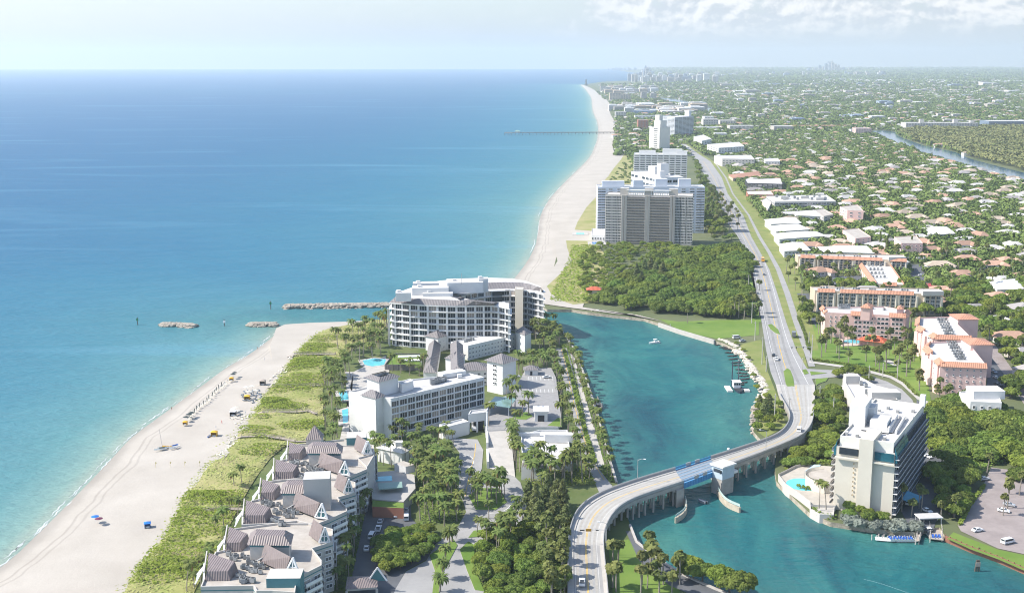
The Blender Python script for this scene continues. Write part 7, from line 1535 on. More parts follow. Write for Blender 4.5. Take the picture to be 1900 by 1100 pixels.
def plant(kind, spots, label, group, smin=.85, smax=1.2, z=None):
    nm, srcs, cat = {'coconut': ('coconut_palm', COCO, 'palm tree'), 'tall': ('coconut_palm', TALLP, 'palm tree'), 'sabal': ('fan_palm', SABALS, 'palm tree'), 'date': ('date_palm', DATE, 'palm tree'), 'broad': ('shade_tree', BROAD, 'tree'), 'near': ('leafy_tree', NEARB, 'tree'), 'spread': ('spreading_tree', SPREAD, 'tree'), 'casu': ('casuarina_tree', CASU, 'tree'), 'bright': ('leafy_tree', [BROAD[3]], 'tree')}[kind]
    for p in spots:
        if not isinstance(p, Vector): p = P(p[0], p[1], z or 1.9)
        s = rng.uniform(smin, smax)*(1.14 if kind == 'coconut' else 1); put_tree(nm, srcs[rng.randrange(len(srcs))], p, rng.uniform(0, 6.28), s, label, cat, group, s*rng.uniform(.82, 1.2)); NTREE[nm] = NTREE.get(nm, 0)+1
def row(pts, n, jit=1.0, z=1.9):
    return [v+Vector((rng.uniform(-jit, jit), rng.uniform(-jit, jit), 0)) for v in resample(PP(pts, z), n)]
# resort palms
plant('coconut', row([(1052, 640), (1066, 675), (1080, 712), (1093, 755), (1108, 805), (1122, 850), (1134, 890)], 44, 1.3), 'bushy palm in the dense row between channel road and seawall', 'palms along the channel seawall', .6, .85)
plant('coconut', row([(1030, 680), (1042, 730), (1054, 780), (1066, 830), (1076, 868)], 24, 1.5), 'palm in the row between the channel road and the parking deck', 'palms beside the channel road', .7, .95)
plant('coconut', row([(950, 800), (953, 835), (958, 868)], 9, 1.0), 'palm lining the white ramp beside the parking deck', 'palms between ramp and parking deck', .8, 1.05)
plant('coconut', scatter([(962, 872), (1090, 868), (1118, 892), (1030, 912), (975, 905)], 32, .5, 4.2, 3), 'palm in the grove in front of the parking deck', 'palms in front of the parking deck')
plant('coconut', scatter([(872, 920), (890, 908), (925, 908), (936, 930), (915, 944), (885, 944)], 15, 0, 3.2, 4, hard=False), 'palm on the round island of the hotel drive', 'palms on the drive island', .8, 1.05)
plant('coconut', scatter([(776, 840), (838, 846), (848, 880), (845, 940), (858, 965), (830, 985), (778, 968), (768, 905)], 46, .5, 4, 5), 'palm in the thick grove between condo pool and hotel drive', 'palms in the grove by the condo pool', .85, 1.15)
plant('tall', scatter([(690, 838), (770, 845), (774, 862), (690, 868)], 22, .3, 3.6, 6), 'tall thin palm in the shaded screen behind the condo pool', 'tall palms behind the condo pool', .75, .95)
plant('coconut', scatter([(700, 812), (812, 812), (840, 800), (845, 835), (770, 836)], 18, .5, 5, 7), 'palm along the foot of the white hotel wing', 'palms along the hotel foot', .65, .85)
plant('coconut', scatter([(600, 700), (640, 672), (655, 690), (640, 730), (630, 800), (612, 840), (590, 830), (598, 760)], 40, .5, 4.5, 8, hard=False), 'palm in the fringe between dune and hotel pools', 'palms along the hotel pools', .8, 1.1)
plant('coconut', scatter([(622, 640), (680, 610), (722, 600), (720, 655), (690, 672), (640, 672)], 40, .5, 5, 9), 'palm in the garden left of the crescent flats', 'palms left of the crescent flats', .8, 1.15)
plant('coconut', scatter([(730, 672), (790, 690), (785, 702), (720, 692)], 9, .3, 5, 10), 'palm by the resort tents before the long pavilion', 'palms by the resort tents', .7, .9)
plant('coconut', scatter([(954, 688), (1028, 655), (1028, 676), (1018, 690), (960, 700)], 24, .5, 4.2, 11, hard=False), 'palm in the garden between hotel towers and upper car park', 'palms by the upper car park', .75, 1)
plant('coconut', scatter([(1000, 600), (1040, 622), (1052, 650), (1028, 660), (985, 640), (990, 608)], 28, .5, 4.5, 12), 'palm in the dark clump at the right end of the crescent', 'palms at the crescent right end', .85, 1.2)
plant('coconut', [(948, 770), (968, 772), (980, 770), (906, 790), (1040, 790), (940, 745), (948, 735), (955, 755)], 'palm in a bed of the hotel entrance court', 'palms in the hotel court', .9, 1.1, PZ)
plant('date', [(833, 1020), (826, 1045), (820, 1075), (815, 1098), (838, 1006)], 'stout date palm on the strip beside the lower drive', 'date palms on the lower drive', .9, 1.05)
plant('coconut', [(884, 988), (906, 962), (950, 965), (944, 985)], 'single palm on a little bed of the resort drive', 'single palms on the drive beds', .7, .9)
plant('coconut', scatter([(640, 985), (665, 960), (685, 930), (700, 930), (690, 965), (668, 1010), (655, 1090), (620, 1100)], 20, .3, 4, 13), 'shaded palm against the street wall of the stepped condominium', 'palms at the condo street wall', .7, .95)
plant('coconut', [(405, 1030), (420, 1025), (440, 960), (428, 955), (398, 985), (416, 985), (385, 1062), (372, 1085), (360, 1092), (434, 905), (448, 900), (350, 1070), (392, 1045), (378, 1100), (345, 1100)], 'slim palm on the dune side of the stepped condominium', 'palms on the condo dune', .65, .9)
plant('near', scatter([(700, 1000), (790, 985), (806, 1010), (775, 1045), (715, 1065), (700, 1040)], 26, 0, 4, 14, hard=False), 'dark round bush-like tree in the condo turning circle', 'trees in the condo turning circle', .5, .72)
plant('casu', [(992, 965), (1010, 955), (1025, 975), (1000, 985), (1040, 960), (980, 945), (1048, 985), (1015, 938), (1032, 945)], 'feathery casuarina in the clump at the bridge foot', 'casuarinas at the bridge foot', .75, 1.0)
plant('near', scatter([(895, 1010), (950, 985), (1000, 1000), (1040, 1020), (1044, 1100), (1000, 1125), (915, 1125), (890, 1070)], 34, .5, 6, 15), 'bright leafy tree in the grove left of the bridge approach', 'leafy trees left of the bridge approach', .6, .9)
plant('sabal', scatter([(1000, 1005), (1048, 1005), (1048, 1120), (1010, 1125), (1005, 1050)], 22, .3, 3.4, 16), 'fan palm by the left parapet of the bridge approach', 'fan palms left of the approach', 1.05, 1.35)
plant('coconut', scatter([(890, 1005), (960, 965), (975, 980), (920, 1040)], 16, .5, 4, 17), 'palm at the edge of the grove by the drive', 'palms at the grove edge', .8, 1)
plant('sabal', [(1146, 1040), (1205, 1040), (1212, 1062), (1206, 1050), (1142, 1098), (1136, 1090), (1190, 1085), (1200, 1092), (1230, 1085), (1255, 1075), (1260, 1085), (1222, 1100), (1188, 1105), (1245, 1102), (1215, 1078), (1136, 1044)], 'fan palm on the lawn right of the bridge approach', 'fan palms on the corner lawn', 1.1, 1.4)
plant('near', [(1285, 1075), (1302, 1080), (1275, 1068), (1335, 1090), (1352, 1098), (1372, 1105)], 'round green tree at the seawall in the bottom centre', 'trees at the corner seawall', .85, 1.1)
sheet('lawn', PP([(1128, 1010), (1165, 1000), (1200, 1040), (1250, 1080), (1280, 1130), (1140, 1150)]), 2.03, GRASS)
sheet('path', PP([(1160, 985), (1172, 985), (1190, 1010), (1262, 1066), (1330, 1096), (1400, 1122), (1400, 1145), (1320, 1120), (1240, 1085), (1185, 1040)]), 2.06, ASPH2)
for pts in ([(868, 920), (888, 906), (926, 906), (940, 932), (918, 947), (882, 946)], [(878, 985), (895, 983), (888, 996), (868, 998)], [(852, 1020), (868, 1005), (880, 1012), (878, 1050), (898, 1098), (880, 1095), (866, 1060)], [(796, 1030), (840, 1000), (848, 1012), (822, 1060), (812, 1110), (800, 1110), (806, 1060)]):
    b = MB(); b.prism(PP(pts), 2.0, 2.3, 1, 0); tag(b.build('planted_island', [GRASS, SIDEW]), kind='structure')
# far bank around the bridge end and the tower
plant('casu', [(1418, 775), (1408, 760), (1425, 762)], 'leaning casuarina at the water just before the bridge', 'casuarinas by the far bridge end', .55, .7)
plant('bright', scatter([(1412, 735), (1440, 742), (1452, 778), (1420, 806), (1402, 800)], 14, 0, 4.5, 20, hard=False), 'bright bushy tree on the rocky bank before the bridge', 'bushy trees on the rocky bank', .4, .6)
plant('bright', [(1378, 652), (1366, 640), (1388, 668), (1398, 700), (1404, 722)], 'small bright bush-like tree among the pale rocks', 'bushes among the pale rocks', .3, .45)
plant('near', scatter([(1520, 730), (1556, 728), (1562, 790), (1545, 860), (1505, 865), (1515, 800)], 26, .5, 5, 21), 'rounded tree in the grove left of the tower', 'trees left of the tower', .6, .9)
plant('near', scatter([(1450, 868), (1470, 850), (1505, 840), (1520, 850), (1500, 868), (1478, 874)], 12, 0, 4, 22, hard=False), 'low bright tree on the bank beside the bridge columns', 'trees beside the bridge columns', .5, .7)
plant('tall', [(1519, 942), (1532, 944)], 'leaning coconut palm on the white waterside bar', 'palms on the waterside bar', .85, 1.0, 4)
plant('sabal', [(1672, 950), (1704, 945), (1708, 950), (1690, 960), (1760, 955), (1770, 960), (1775, 950), (1830, 880), (1868, 945), (1860, 958), (1872, 918), (1890, 920), (1745, 965)], 'fan palm beside the boat slip or right car park', 'fan palms around the boat slip', .8, 1.15)
plant('near', scatter([(1556, 962), (1580, 948), (1650, 968), (1640, 975), (1590, 969)], 10, .3, 4, 23, hard=False), 'leafy tree at the near foot of the cream tower', 'trees at the tower foot', .45, .65)
for i, p in enumerate(scatter([(1580, 968), (1640, 976), (1700, 980), (1700, 986), (1640, 983), (1582, 975)], 13, 0, 3, 24, hard=False)):
    o = bpy.data.objects.new('silver_buttonwood', SHRUB[2].data); COL.objects.link(o); o.location = p; s = rng.uniform(2, 2.8); o.scale = (s, s, s*.95); o.rotation_euler = (0, 0, i); tag(o, 'silver-grey shrub in the hedge at the water below the tower', 'shrub', 'silver shrubs below the tower')
plant('spread', scatter([(1722, 760), (1800, 745), (1900, 790), (1960, 820), (1960, 850), (1840, 862), (1760, 860), (1725, 830)], 46, .5, 8, 25, hard=False), 'large spreading shade tree right of the tower', 'spreading trees right of the tower', .85, 1.2)
plant('near', scatter([(1735, 860), (1800, 868), (1795, 915), (1775, 965), (1740, 950), (1728, 900)], 22, .3, 5, 26, hard=False), 'dark tree in the shade between tower and right car park', 'dark trees beside the right lot', .6, .95)
plant('spread', [(1885, 850), (1905, 870), (1870, 840), (1930, 860), (1895, 890)], 'big bright round tree above the right car park', 'round trees above the right lot', .8, 1)
# pink flats lawn
plant('sabal', scatter([(1512, 612), (1600, 602), (1695, 606), (1712, 690), (1722, 740), (1670, 706), (1600, 682), (1520, 668)], 58, .6, 6, 27, hard=False), 'slim fan palm standing on the bright lawn of the pink flats', 'palms on the pink flats lawn', .95, 1.5)
plant('sabal', scatter([(1736, 728), (1765, 735), (1760, 752), (1735, 748)], 7, 0, 3, 28, hard=False), 'fan palm against the nearer pink end wall', 'fan palms at the pink end wall', .9, 1.2)
plant('near', scatter([(1588, 690), (1620, 700), (1630, 715), (1600, 706)], 0, .3, 4, 29), '', '')
plant('near', [(1572, 698), (1586, 696), (1598, 702), (1556, 700), (1608, 710)], 'dark tree at the top end of the white annexe', 'trees above the white annexe', .6, .8)
plant('broad', scatter([(1490, 580), (1520, 565), (1520, 600), (1498, 612)], 5, .3, 7, 30, hard=False), 'dark round tree by the road left of the pink flats', 'trees left of the pink flats', .9, 1.2)
# inlet park wood
plant('spread', scatter([(1112, 568), (1150, 520), (1240, 470), (1375, 462), (1390, 500), (1388, 560), (1395, 592), (1330, 592), (1235, 582), (1180, 575)], 150, .5, 8.4, 31, hard=False), 'dense dark shade tree in the wood of the inlet park', 'trees of the inlet park wood', .85, 1.25)
plant('bright', scatter([(1075, 560), (1075, 480), (1110, 455), (1250, 455), (1240, 472), (1150, 520), (1110, 566)], 190, .5, 4.6, 32, hard=False), 'low bright green sea-grape thicket tree behind the beach', 'thicket trees behind the south beach', .4, .65)
plant('casu', [(1180, 520), (1195, 512), (1206, 508), (1215, 515), (1190, 530), (1228, 520)], 'grey-green casuarina rising out of the park wood', 'casuarinas in the park wood', .8, 1.1)
plant('sabal', [(1275, 600), (1362, 588), (1370, 590), (1380, 592), (1400, 582), (1408, 590), (1376, 580), (1355, 590), (1395, 560), (1408, 540)], 'fan palm at the lawn edge of the inlet park', 'fan palms of the inlet park', 1, 1.6)
p = P(1102, 548, 2); root = thing('picnic_shelter', 'small red-roofed shelter in the beach thicket', 'shelter', p); q = [(p[0]-5, p[1]-3.4), (p[0]+5, p[1]-3.4), (p[0]+5, p[1]+3.4), (p[0]-5, p[1]+3.4)]; hiproof(root, q, 6.5, 2.2, REDT, 1, .5); boxpart(root, 'wall', p[0], p[1], 1.8, 8, 5, 4.7, 0, CREAM)
# verges of the coast road and neighbourhood behind the mid-rises
plant('sabal', scatter([(1450, 520), (1475, 470), (1500, 545), (1508, 600), (1488, 590)], 18, .3, 5, 33, hard=False), 'fan palm in the planting strip along the coast road', 'fan palms along the coast road', .9, 1.3)
plant('sabal', scatter([(1310, 440), (1375, 440), (1368, 400), (1335, 370), (1312, 350), (1306, 400)], 60, .5, 7, 34, hard=False), 'fan palm in the gardens right of the beach condos', 'fan palms by the beach condos', 1, 1.5)
plant('sabal', [(1452, 925), (1468, 928), (1485, 937)], 'fan palm in the planter by the oval terrace pool', 'fan palms by the terrace pool', .4, .6, 4) if False else None
plant('broad', scatter([(1305, 445), (1380, 450), (1370, 420), (1330, 360), (1300, 300), (1286, 295), (1300, 345)], 85, .5, 6, 35), 'shade tree between beach condos and the coast road', 'shade trees by the beach condos', .7, 1.1)
NEIGH = [(1342, 300), (1300, 262), (1440, 262), (1585, 252), (1625, 252), (1690, 282), (1800, 315), (1900, 344), (1960, 365), (1960, 760), (1850, 735), (1850, 660), (1835, 640), (1800, 590), (1750, 590), (1700, 590), (1520, 560), (1500, 545), (1462, 468), (1420, 420), (1375, 350)]
spots = scatter(NEIGH, 8200, 1.0, 6.9, 40)
spots.sort(key=lambda p: p[1])
HOUSE_SPOTS = scatter(NEIGH, 470, 7, 27, 41)
hs = sorted(HOUSE_SPOTS, key=lambda p: p[1]); HB = {}
for p in hs: HB.setdefault((int(p[0]//20), int(p[1]//20)), []).append(p)
def near_house(p, d): return any(math.hypot(p[0]-q[0], p[1]-q[1]) < d for i in (-1, 0, 1) for j in (-1, 0, 1) for q in HB.get((int(p[0]//20)+i, int(p[1]//20)+j), ()))
spots = [p for p in spots if not near_house(p, 10.5 if rng.random() < .7 else 7.0)]
def zone(p):
    px, py = px_of((p[0], p[1], 2))
    if py > 560: return 'among the trees right of the pink flats'
    if py > 450: return 'behind the tan and pink flats'
    if py > 360: return 'in the gardens east of the dark-windowed offices' if px > 1560 else 'around the white-roofed villas'
    return 'in the gardens toward the canal' if px > 1560 else 'inland of the first mid-rise flats'
nB = max(0, 296-NTREE.get('shade_tree', 0)); nS = max(0, 296-NTREE.get('fan_palm', 0)); rest = []
for i, p in enumerate(spots):
    if rng.random() < .17 and nS > 0: plant('sabal', [p], 'fan palm '+zone(p), 'fan palms '+zone(p), 1.0, 1.6); nS -= 1
    elif nB > 0: plant('broad', [p], 'rounded shade tree '+zone(p), 'shade trees '+zone(p), .7, 1.25); nB -= 1
    else: rest.append(p)
# dark conifers and hedges
for x, y in ((1632, 460), (1645, 470), (1690, 470), (1728, 300), (1463, 292)):
    c, n = crown_pts([(0, 0, 1.5+k*1.3, 1.5-.10*k) for k in range(11)], 40); v, f = quads_at(c, n, .5, .5); o = np_mesh('crown', v, f, [LEAF]); r = thing('conifer', 'dark column-shaped conifer among the flats and houses', 'tree', P(x, y, 1.9), 0, 'dark column conifers'); o.parent = r; t = MB(); t.tube([(0, 0, 0), (0, 0, 12)], [.3, .1], 6); t.build('trunk', [BARK]).parent = r
def hedge(label, pts, w, h, m):
    L_ = resample(PP(pts, 2), 60); ln = sum((b-a).length for a, b in zip(L_, L_[1:])); n = int(ln*14); C_ = []
    for k in range(n): i = rng.randrange(59); q = L_[i].lerp(L_[i+1], rng.random()); C_.append((q[0]+rng.uniform(-w, w), q[1]+rng.uniform(-w, w), 2+rng.uniform(.1, h)))
    c = np.array(C_); v, f = quads_at(c, np.tile([0, -.4, 1.], (n, 1)), .4, .7); tag(np_mesh('hedge', v, f, [m]), label, 'hedge')
hedge('long clipped hedge along the side street below the palm lawn', [(1503, 668), (1555, 675), (1605, 684), (1655, 697), (1678, 711), (1700, 735)], .7, 1.3, LEAF)
hedge('dark hedge between lane and palm lawn', [(1480, 590), (1492, 620), (1500, 650)], .7, 1.5, LEAF)
hedge('hedge at the wall foot of the long pink block', [(1697, 625), (1706, 650), (1715, 680), (1722, 705)], 1.6, 2.2, LEAF)
hedge('hedge along the channel road kerb', [(1046, 650), (1060, 700), (1074, 760), (1090, 820), (1104, 860)], .9, 1.2, LEAFB)
hedge('hedge along the right lot kerb', [(1780, 975), (1800, 935), (1826, 902)], .7, 1.1, LEAFB)
for lab_, pts_, zz_ in (('yellow-green planting round the oval terrace pool', [(1480, 913), (1498, 917), (1510, 912)], 4.0), ('low green planting on the waterside bar edge', [(1505, 946), (1522, 958), (1548, 962)], 2.0), ('shrubs under the curved car ramp wall', [(1515, 868), (1530, 866), (1546, 868)], 4.0)):
    hedge(lab_, pts_, 1.3, 1.2, LEAFB)
    if zz_ > 2: 
        for o_ in list(COL.objects)[-1:]: o_.location.z = zz_-2
# ------------------------------------------------------------------ dune of the resort beach
DI = [(330, 1190), (352, 1110), (388, 1045), (430, 965), (470, 890), (510, 838), (560, 812), (602, 835), (600, 760), (598, 712), (612, 690), (640, 655), (690, 628), (718, 604), (720, 592)]
def dune():
    A = resample(smooth_line(PP(VN, 2), 2), 150); B = resample(smooth_line(PP(DI, 2), 1), 150); nc = 34; v = []; am = []
    r2 = random.Random(9)
    for i, (a, b_) in enumerate(zip(A, B)):
        for j in range(nc):
            t = j/(nc-1); p = a.lerp(b_, t); e = min(1, t*8)*min(1, (1-t)*8+.2)
            if j == 0: p = p+(a-b_).normalized()*(2.2*sin(i*.9)*cos(i*.37)+1.2*sin(i*2.3))
            h = e*(.7+.45*sin(p[0]*.11+p[1]*.05)*cos(p[1]*.09)+.3*sin(p[0]*.37)*sin(p[1]*.31))
            v.append((p[0], p[1], 2.02+max(0, h)))
    i = np.arange(149*nc).reshape(149, nc)[:, :-1].ravel(); f = np.stack([i, i+1, i+nc+1, i+nc], 1)
    m = mat('dune_cover', (.19, .225, .045), .95, scale=.05, col2=(.37, .31, .165), pos=True, detail=9, bump=.5); o = np_mesh('dune_grass', np.array(v), f, [m], smooth=True); o['kind'] = 'stuff'
    # sea-grape and beach-bean patches: thousands of leaf clumps
    V = np.array(v).reshape(150, nc, 3); C_ = []
    patches = [(r2.uniform(.03, .97), r2.uniform(.12, .85), r2.uniform(4, 13)) for _ in range(44)]
    for u, t, R_ in patches:
        c = V[int(u*149), int(t*(nc-1))]; n = int(R_*R_*7)
        for k in range(n):
            a = r2.uniform(0, 6.28); q = R_*math.sqrt(r2.random()); x = c[0]+q*cos(a)*1.5; y = c[1]+q*sin(a)*.8; w = 1-(q/R_)**2
            C_.append((x, y, 2.7+w*1.25*(1+.3*sin(x*.7)*sin(y*.8))))
    W_ = [tuple(p[:2]) for p in A]+[tuple(p[:2]) for p in B[::-1]]; C_ = np.array([c for c in C_ if inside(c, W_)]); v2, f2 = quads_at(C_, np.tile([-.1, -.2, 1.], (len(C_), 1)), .36, .6); tag(np_mesh('dune_shrubs', v2, f2, [DUNEL]), kind='stuff')
    # dry grass tufts all over, thinning out on the sand
    for nm_, cnt, c1, c2, sz in (('dune_tufts', 6000, (.20, .26, .05), (.38, .37, .15), .34), ('dune_tufts', 5000, (.17, .22, .035), (.28, .32, .06), .30)):
        C_ = []
        for k in range(cnt):
            i = r2.randrange(149); f_ = r2.random(); a = A[i].lerp(A[i+1], f_); b_ = B[i].lerp(B[i+1], f_); t = r2.gauss(0, .05) if r2.random() < .16 else r2.random()
            p = a.lerp(b_, t); C_.append((p[0], p[1], 2.12 if t < 0 else V[i][int(min(.99, t)*(nc-1))][2]+.12))
        v3, f3 = quads_at(np.array(C_), np.tile([0, -.25, 1.], (cnt, 1)), sz, .45, 2.0); tag(np_mesh(nm_, v3, f3, [mat('dune_tuft_%d' % cnt if False else 'dune_tuft'+('' if c1[0] > .15 else '_green'), c1, .9, scale=.12, col2=c2, pos=True)]), kind='stuff')
dune()
for nm, poly, n, s, mm in (('dune_shrubs', [(1020, 560), (1030, 525), (1055, 480), (1060, 455), (1110, 455), (1095, 500), (1110, 562)], 2600, .75, DUNEL), ('undergrowth', [(880, 1010), (950, 970), (1046, 1000), (1046, 1120), (900, 1125)], 3000, .35, LEAF), ('undergrowth', [(770, 850), (850, 850), (855, 965), (780, 975)], 2600, .35, LEAF), ('undergrowth', [(962, 872), (1100, 868), (1118, 900), (980, 905)], 1800, .35, LEAFB), ('undergrowth', [(1735, 745), (1920, 790), (1920, 850), (1840, 864), (1740, 950), (1725, 860)], 3000, .6, LEAF), ('undergrowth', [(1504, 780), (1555, 740), (1555, 860), (1450, 880)], 1500, .5, LEAFB), ('undergrowth', [(1040, 640), (1054, 640), (1140, 895), (1122, 895)], 2200, .4, LEAF), ('undergrowth', [(560, 985), (690, 985), (660, 1100), (620, 1100)], 600, .4, LEAF)):
    sp = scatter(poly, n, 0, .6, len(poly)+n); c = np.array([(p[0], p[1], 2.0+nr.uniform(.1, 1.2)) for p in sp]); 
    if len(c): v, f = quads_at(c, np.tile([0, -.2, 1.], (len(c), 1)), s, .6); tag(np_mesh(nm, v, f, [mm]), kind='stuff')
# ------------------------------------------------------------------ houses: 300 nearest as things, the rest as one far town
RT = {'terracotta': mat('terracotta_house_roof', (.40, .25, .18), .9, .12, .5, rnd=.2), 'white': mat('white_house_roof', (.47, .455, .43), .9, .06, .5, rnd=.1), 'grey': mat('grey_house_roof', (.30, .28, .27), .9, .1, .5, rnd=.2), 'tan': mat('tan_house_roof', (.36, .295, .23), .9, .1, .5, rnd=.2)}
HW = [WHITE, CREAM2, PINK]
HSRC = {}
def house_src(col, v):
    k = (col, v)
    if k in HSRC: return HSRC[k]
    root = thing('house', '', 'house'); b = MB(); w, d = (16, 9) if v == 0 else (13, 11); q = [(-w/2, -d/2), (w/2, -d/2), (w/2, d/2), (-w/2, d/2)]; b.prism(q, -.3, 3.0); b.prism([(w*.1, -d*.9), (w*.42, -d*.9), (w*.42, -d*.4), (w*.1, -d*.4)], -.3, 2.9); b.build('wall', [HW[v]], root)
    b = MB(); b.hip(q, 3.0, 2.5, 1.0); b.hip([(w*.1, -d*.92), (w*.42, -d*.92), (w*.42, -.0), (w*.1, -.0)], 2.9, 2.0, .8); b.build('roof', [RT[col]], root)
    for x in (-w*.35, -w*.12): o = win_mesh(2.2, 1.4, 'plain', WHITE2, GLASS).copy(); COL.objects.link(o); o.parent = root; o.location = (x, -d/2, .9)
    KIDS[root.name] = list(root.children); HSRC[k] = (root, False); return HSRC[k]
far_h = []
for i, p in enumerate(hs):
    col = rng.choices(['terracotta', 'white', 'grey', 'tan'], [.34, .30, .14, .22])[0]; v = rng.randrange(2)
    if i < 296:
        src, used = house_src(col, v); o = copy_tree(src) if used else src; HSRC[(col, v)] = (src, True)
        o.location = (p[0], p[1], 2); s = rng.uniform(1.0, 1.4); o.scale = (s, s, s*rng.uniform(.9, 1.15)); o.rotation_euler = (0, 0, rng.choice([0, .15, -.1, pi/2, pi/2+.2, .4]))
        o['label'] = f'{col}-roofed bungalow {zone(p)}'; o['group'] = f'{col}-roofed houses {zone(p)}'
    else: far_h.append((p, col))
def far_mass():
    r = np.random.RandomState(3)
    def trees(name, pts, rad, per, size, m):
        n = len(pts); d = rotv(n*per); d[:, 2] = np.abs(d[:, 2]); rr = np.repeat(rad, per)[:, None]; c = np.repeat(pts, per, 0)+d*rr*np.array([1, 1, .75])*r.uniform(.75, 1.05, (n*per, 1))
        c[:, 2] += np.repeat(rad*.35, per); v, f = quads_at(c, d, np.repeat(size, per), .5); tag(np_mesh(name, v, f, [m]), kind='stuff')
    FAR = mat('distant_foliage', (.070, .115, .026), .85, scale=.012, col2=(.19, .245, .07), pos=True, detail=9, spec=.1); FARW = mat('pale_wood_foliage', (.13, .15, .055), .85, scale=.02, col2=(.25, .25, .10), pos=True, detail=6, spec=.1)
    pts = np.array([tuple(p) for p in rest]); rad = r.uniform(3.4, 6.8, len(pts)); trees('town_trees', pts, rad, 46, rad*.21, FAR)
    # beyond: the plain out to the horizon, thinning in detail with distance
    def plain(n, y0, y1, seed):
        q = np.random.RandomState(seed); out = []
        while len(out) < n:
            Y = y0*(y1/y0)**q.rand(); x = q.uniform(1075, 1930); X = (x-950)/F*Y*1.01
            px, py = px_of((X, Y, 2))
            cx = 1128+max(0, (208-py))*-.55 if py > 158 else 1180-max(0, 158-py)*-.3
            if py > 290 or px < cx+14: continue
            if py > 256 and 1300 < px and inside((X, Y), NW): continue
            if blocked((X, Y), 4): continue
            out.append((X, Y, 2))
        return np.array(out)
    NW = [tuple(p[:2]) for p in PP(NEIGH)]
    t = plain(12500, 1900, 6500, 1); rad = r.uniform(4.5, 8.5, len(t)); trees('town_trees', t, rad, 22, rad*.33, FAR)
    t = plain(12000, 5500, 24500, 2); rad = r.uniform(5, 9, len(t))*np.clip(t[:, 1]/6000, 1, 4); trees('town_woods', t, rad, 10, rad*.5, FAR)
    # pale wood behind the canal
    wood = scatter([(1668, 250), (1700, 243), (1800, 240), (1960, 238), (1960, 352), (1900, 318), (1853, 306), (1800, 292), (1753, 275), (1700, 264)], 2600, 2, 7.5, 77, hard=False); t = np.array([tuple(p) for p in wood]); rad = r.uniform(5, 8.5, len(t)); t[:, 2] += 3; trees('pale_wood', t, rad, 40, rad*.23, FARW)
    th_ = scatter([(1120, 345), (1160, 300), (1176, 285), (1176, 345)], 60, 1, 6, 78, hard=False); t = np.array([tuple(p) for p in th_]); trees('coastal_scrub', t, r.uniform(1.5, 3.2, len(t)), 30, np.full(len(t), .8), FAR)
    # edges of the coast woods and of gaps between flats
    for poly, n, sd in (([(1150, 248), (1180, 235), (1200, 300), (1178, 310), (1165, 290)], 130, 5), ([(1200, 215), (1300, 210), (1420, 262), (1300, 280), (1240, 262)], 420, 6), ([(1134, 200), (1300, 190), (1300, 216), (1180, 236), (1150, 232)], 420, 7), ([(1286, 290), (1345, 285), (1330, 262), (1270, 258)], 120, 8), ([(1105, 172), (1180, 160), (1240, 178), (1225, 200), (1135, 196)], 700, 9)):
        s = scatter(poly, n, 3, 7, sd); t = np.array([tuple(p) for p in s]); rad = r.uniform(3.5, 6.5, len(t)); trees('town_trees', t, rad, 30, rad*.27, FAR)
    # far houses: one mesh, boxes under hip roofs in five colours
    b = MB(); ms = [WHITE]+[RT[k] for k in RT]; q = random.Random(4)
    hp = [(p[0], p[1], c, 1) for p, c in far_h]
    for X, Y, _ in plain(1200, 2000, 7000, 11): hp.append((X, Y, q.choices(list(RT), [.36, .38, .12, .14])[0], q.uniform(.9, 1.5)))
    for X, Y, _ in plain(2000, 5500, 24500, 12): hp.append((X, Y, q.choices(list(RT), [.18, .6, .12, .1])[0], q.uniform(1.2, 2.6)*max(1, min(3.0, Y/9000))))
    for x, y, c, s in hp:
        w, d = q.uniform(12, 18)*s, q.uniform(8, 12)*s; a = q.choice([0, .2, -.15, 1.57, 1.4]); co, si = cos(a), sin(a)
        k = [(x+i*w/2*co-j*d/2*si, y+i*w/2*si+j*d/2*co) for i, j in ((-1, -1), (1, -1), (1, 1), (-1, 1))]; b.prism(k, 1, 5.2 if s < 1.1 else 7.5, 0); b.hip(k, 5.2 if s < 1.1 else 7.5, 2.4, 1, 1+list(RT).index(c))
    tag(b.build('town_houses', ms), kind='stuff')
far_mass()
# ------------------------------------------------------------------ beach life
def umbrella(label, x, y, col, group=None):
    p = P(x, y, 2.0); root = thing('beach_umbrella', label, 'umbrella', p, 0, group); b = MB(); n = 10
    for k in range(n): a, c = 2*pi*k/n, 2*pi*(k+1)/n; b.poly([(p[0], p[1], 4.5), (p[0]+1.5*cos(a), p[1]+1.5*sin(a), 3.95), (p[0]+1.5*cos(c), p[1]+1.5*sin(c), 3.95)])
    b.build('canopy', [col], root); t = MB(); t.tube([(p[0], p[1], 1.9), (p[0], p[1], 4.5)], .05, 5); t.build('pole', [WHITE2], root)
BLU = mat('bright_blue_canvas', (.02, .16, .52), .8, .06, 2); MAR = mat('maroon_canvas', (.14, .03, .07), .8); DGR = mat('dark_green_canvas', (.035, .05, .05), .8); YELC = mat('yellow_canvas', (.66, .38, .04), .8, .06, 1); CRC = mat('cream_canvas', (.66, .62, .52), .8)
umbrella('bright blue open beach umbrella alone low on the sand', 176, 966, BLU); umbrella('maroon umbrella touching the lone blue one', 183, 970, MAR)
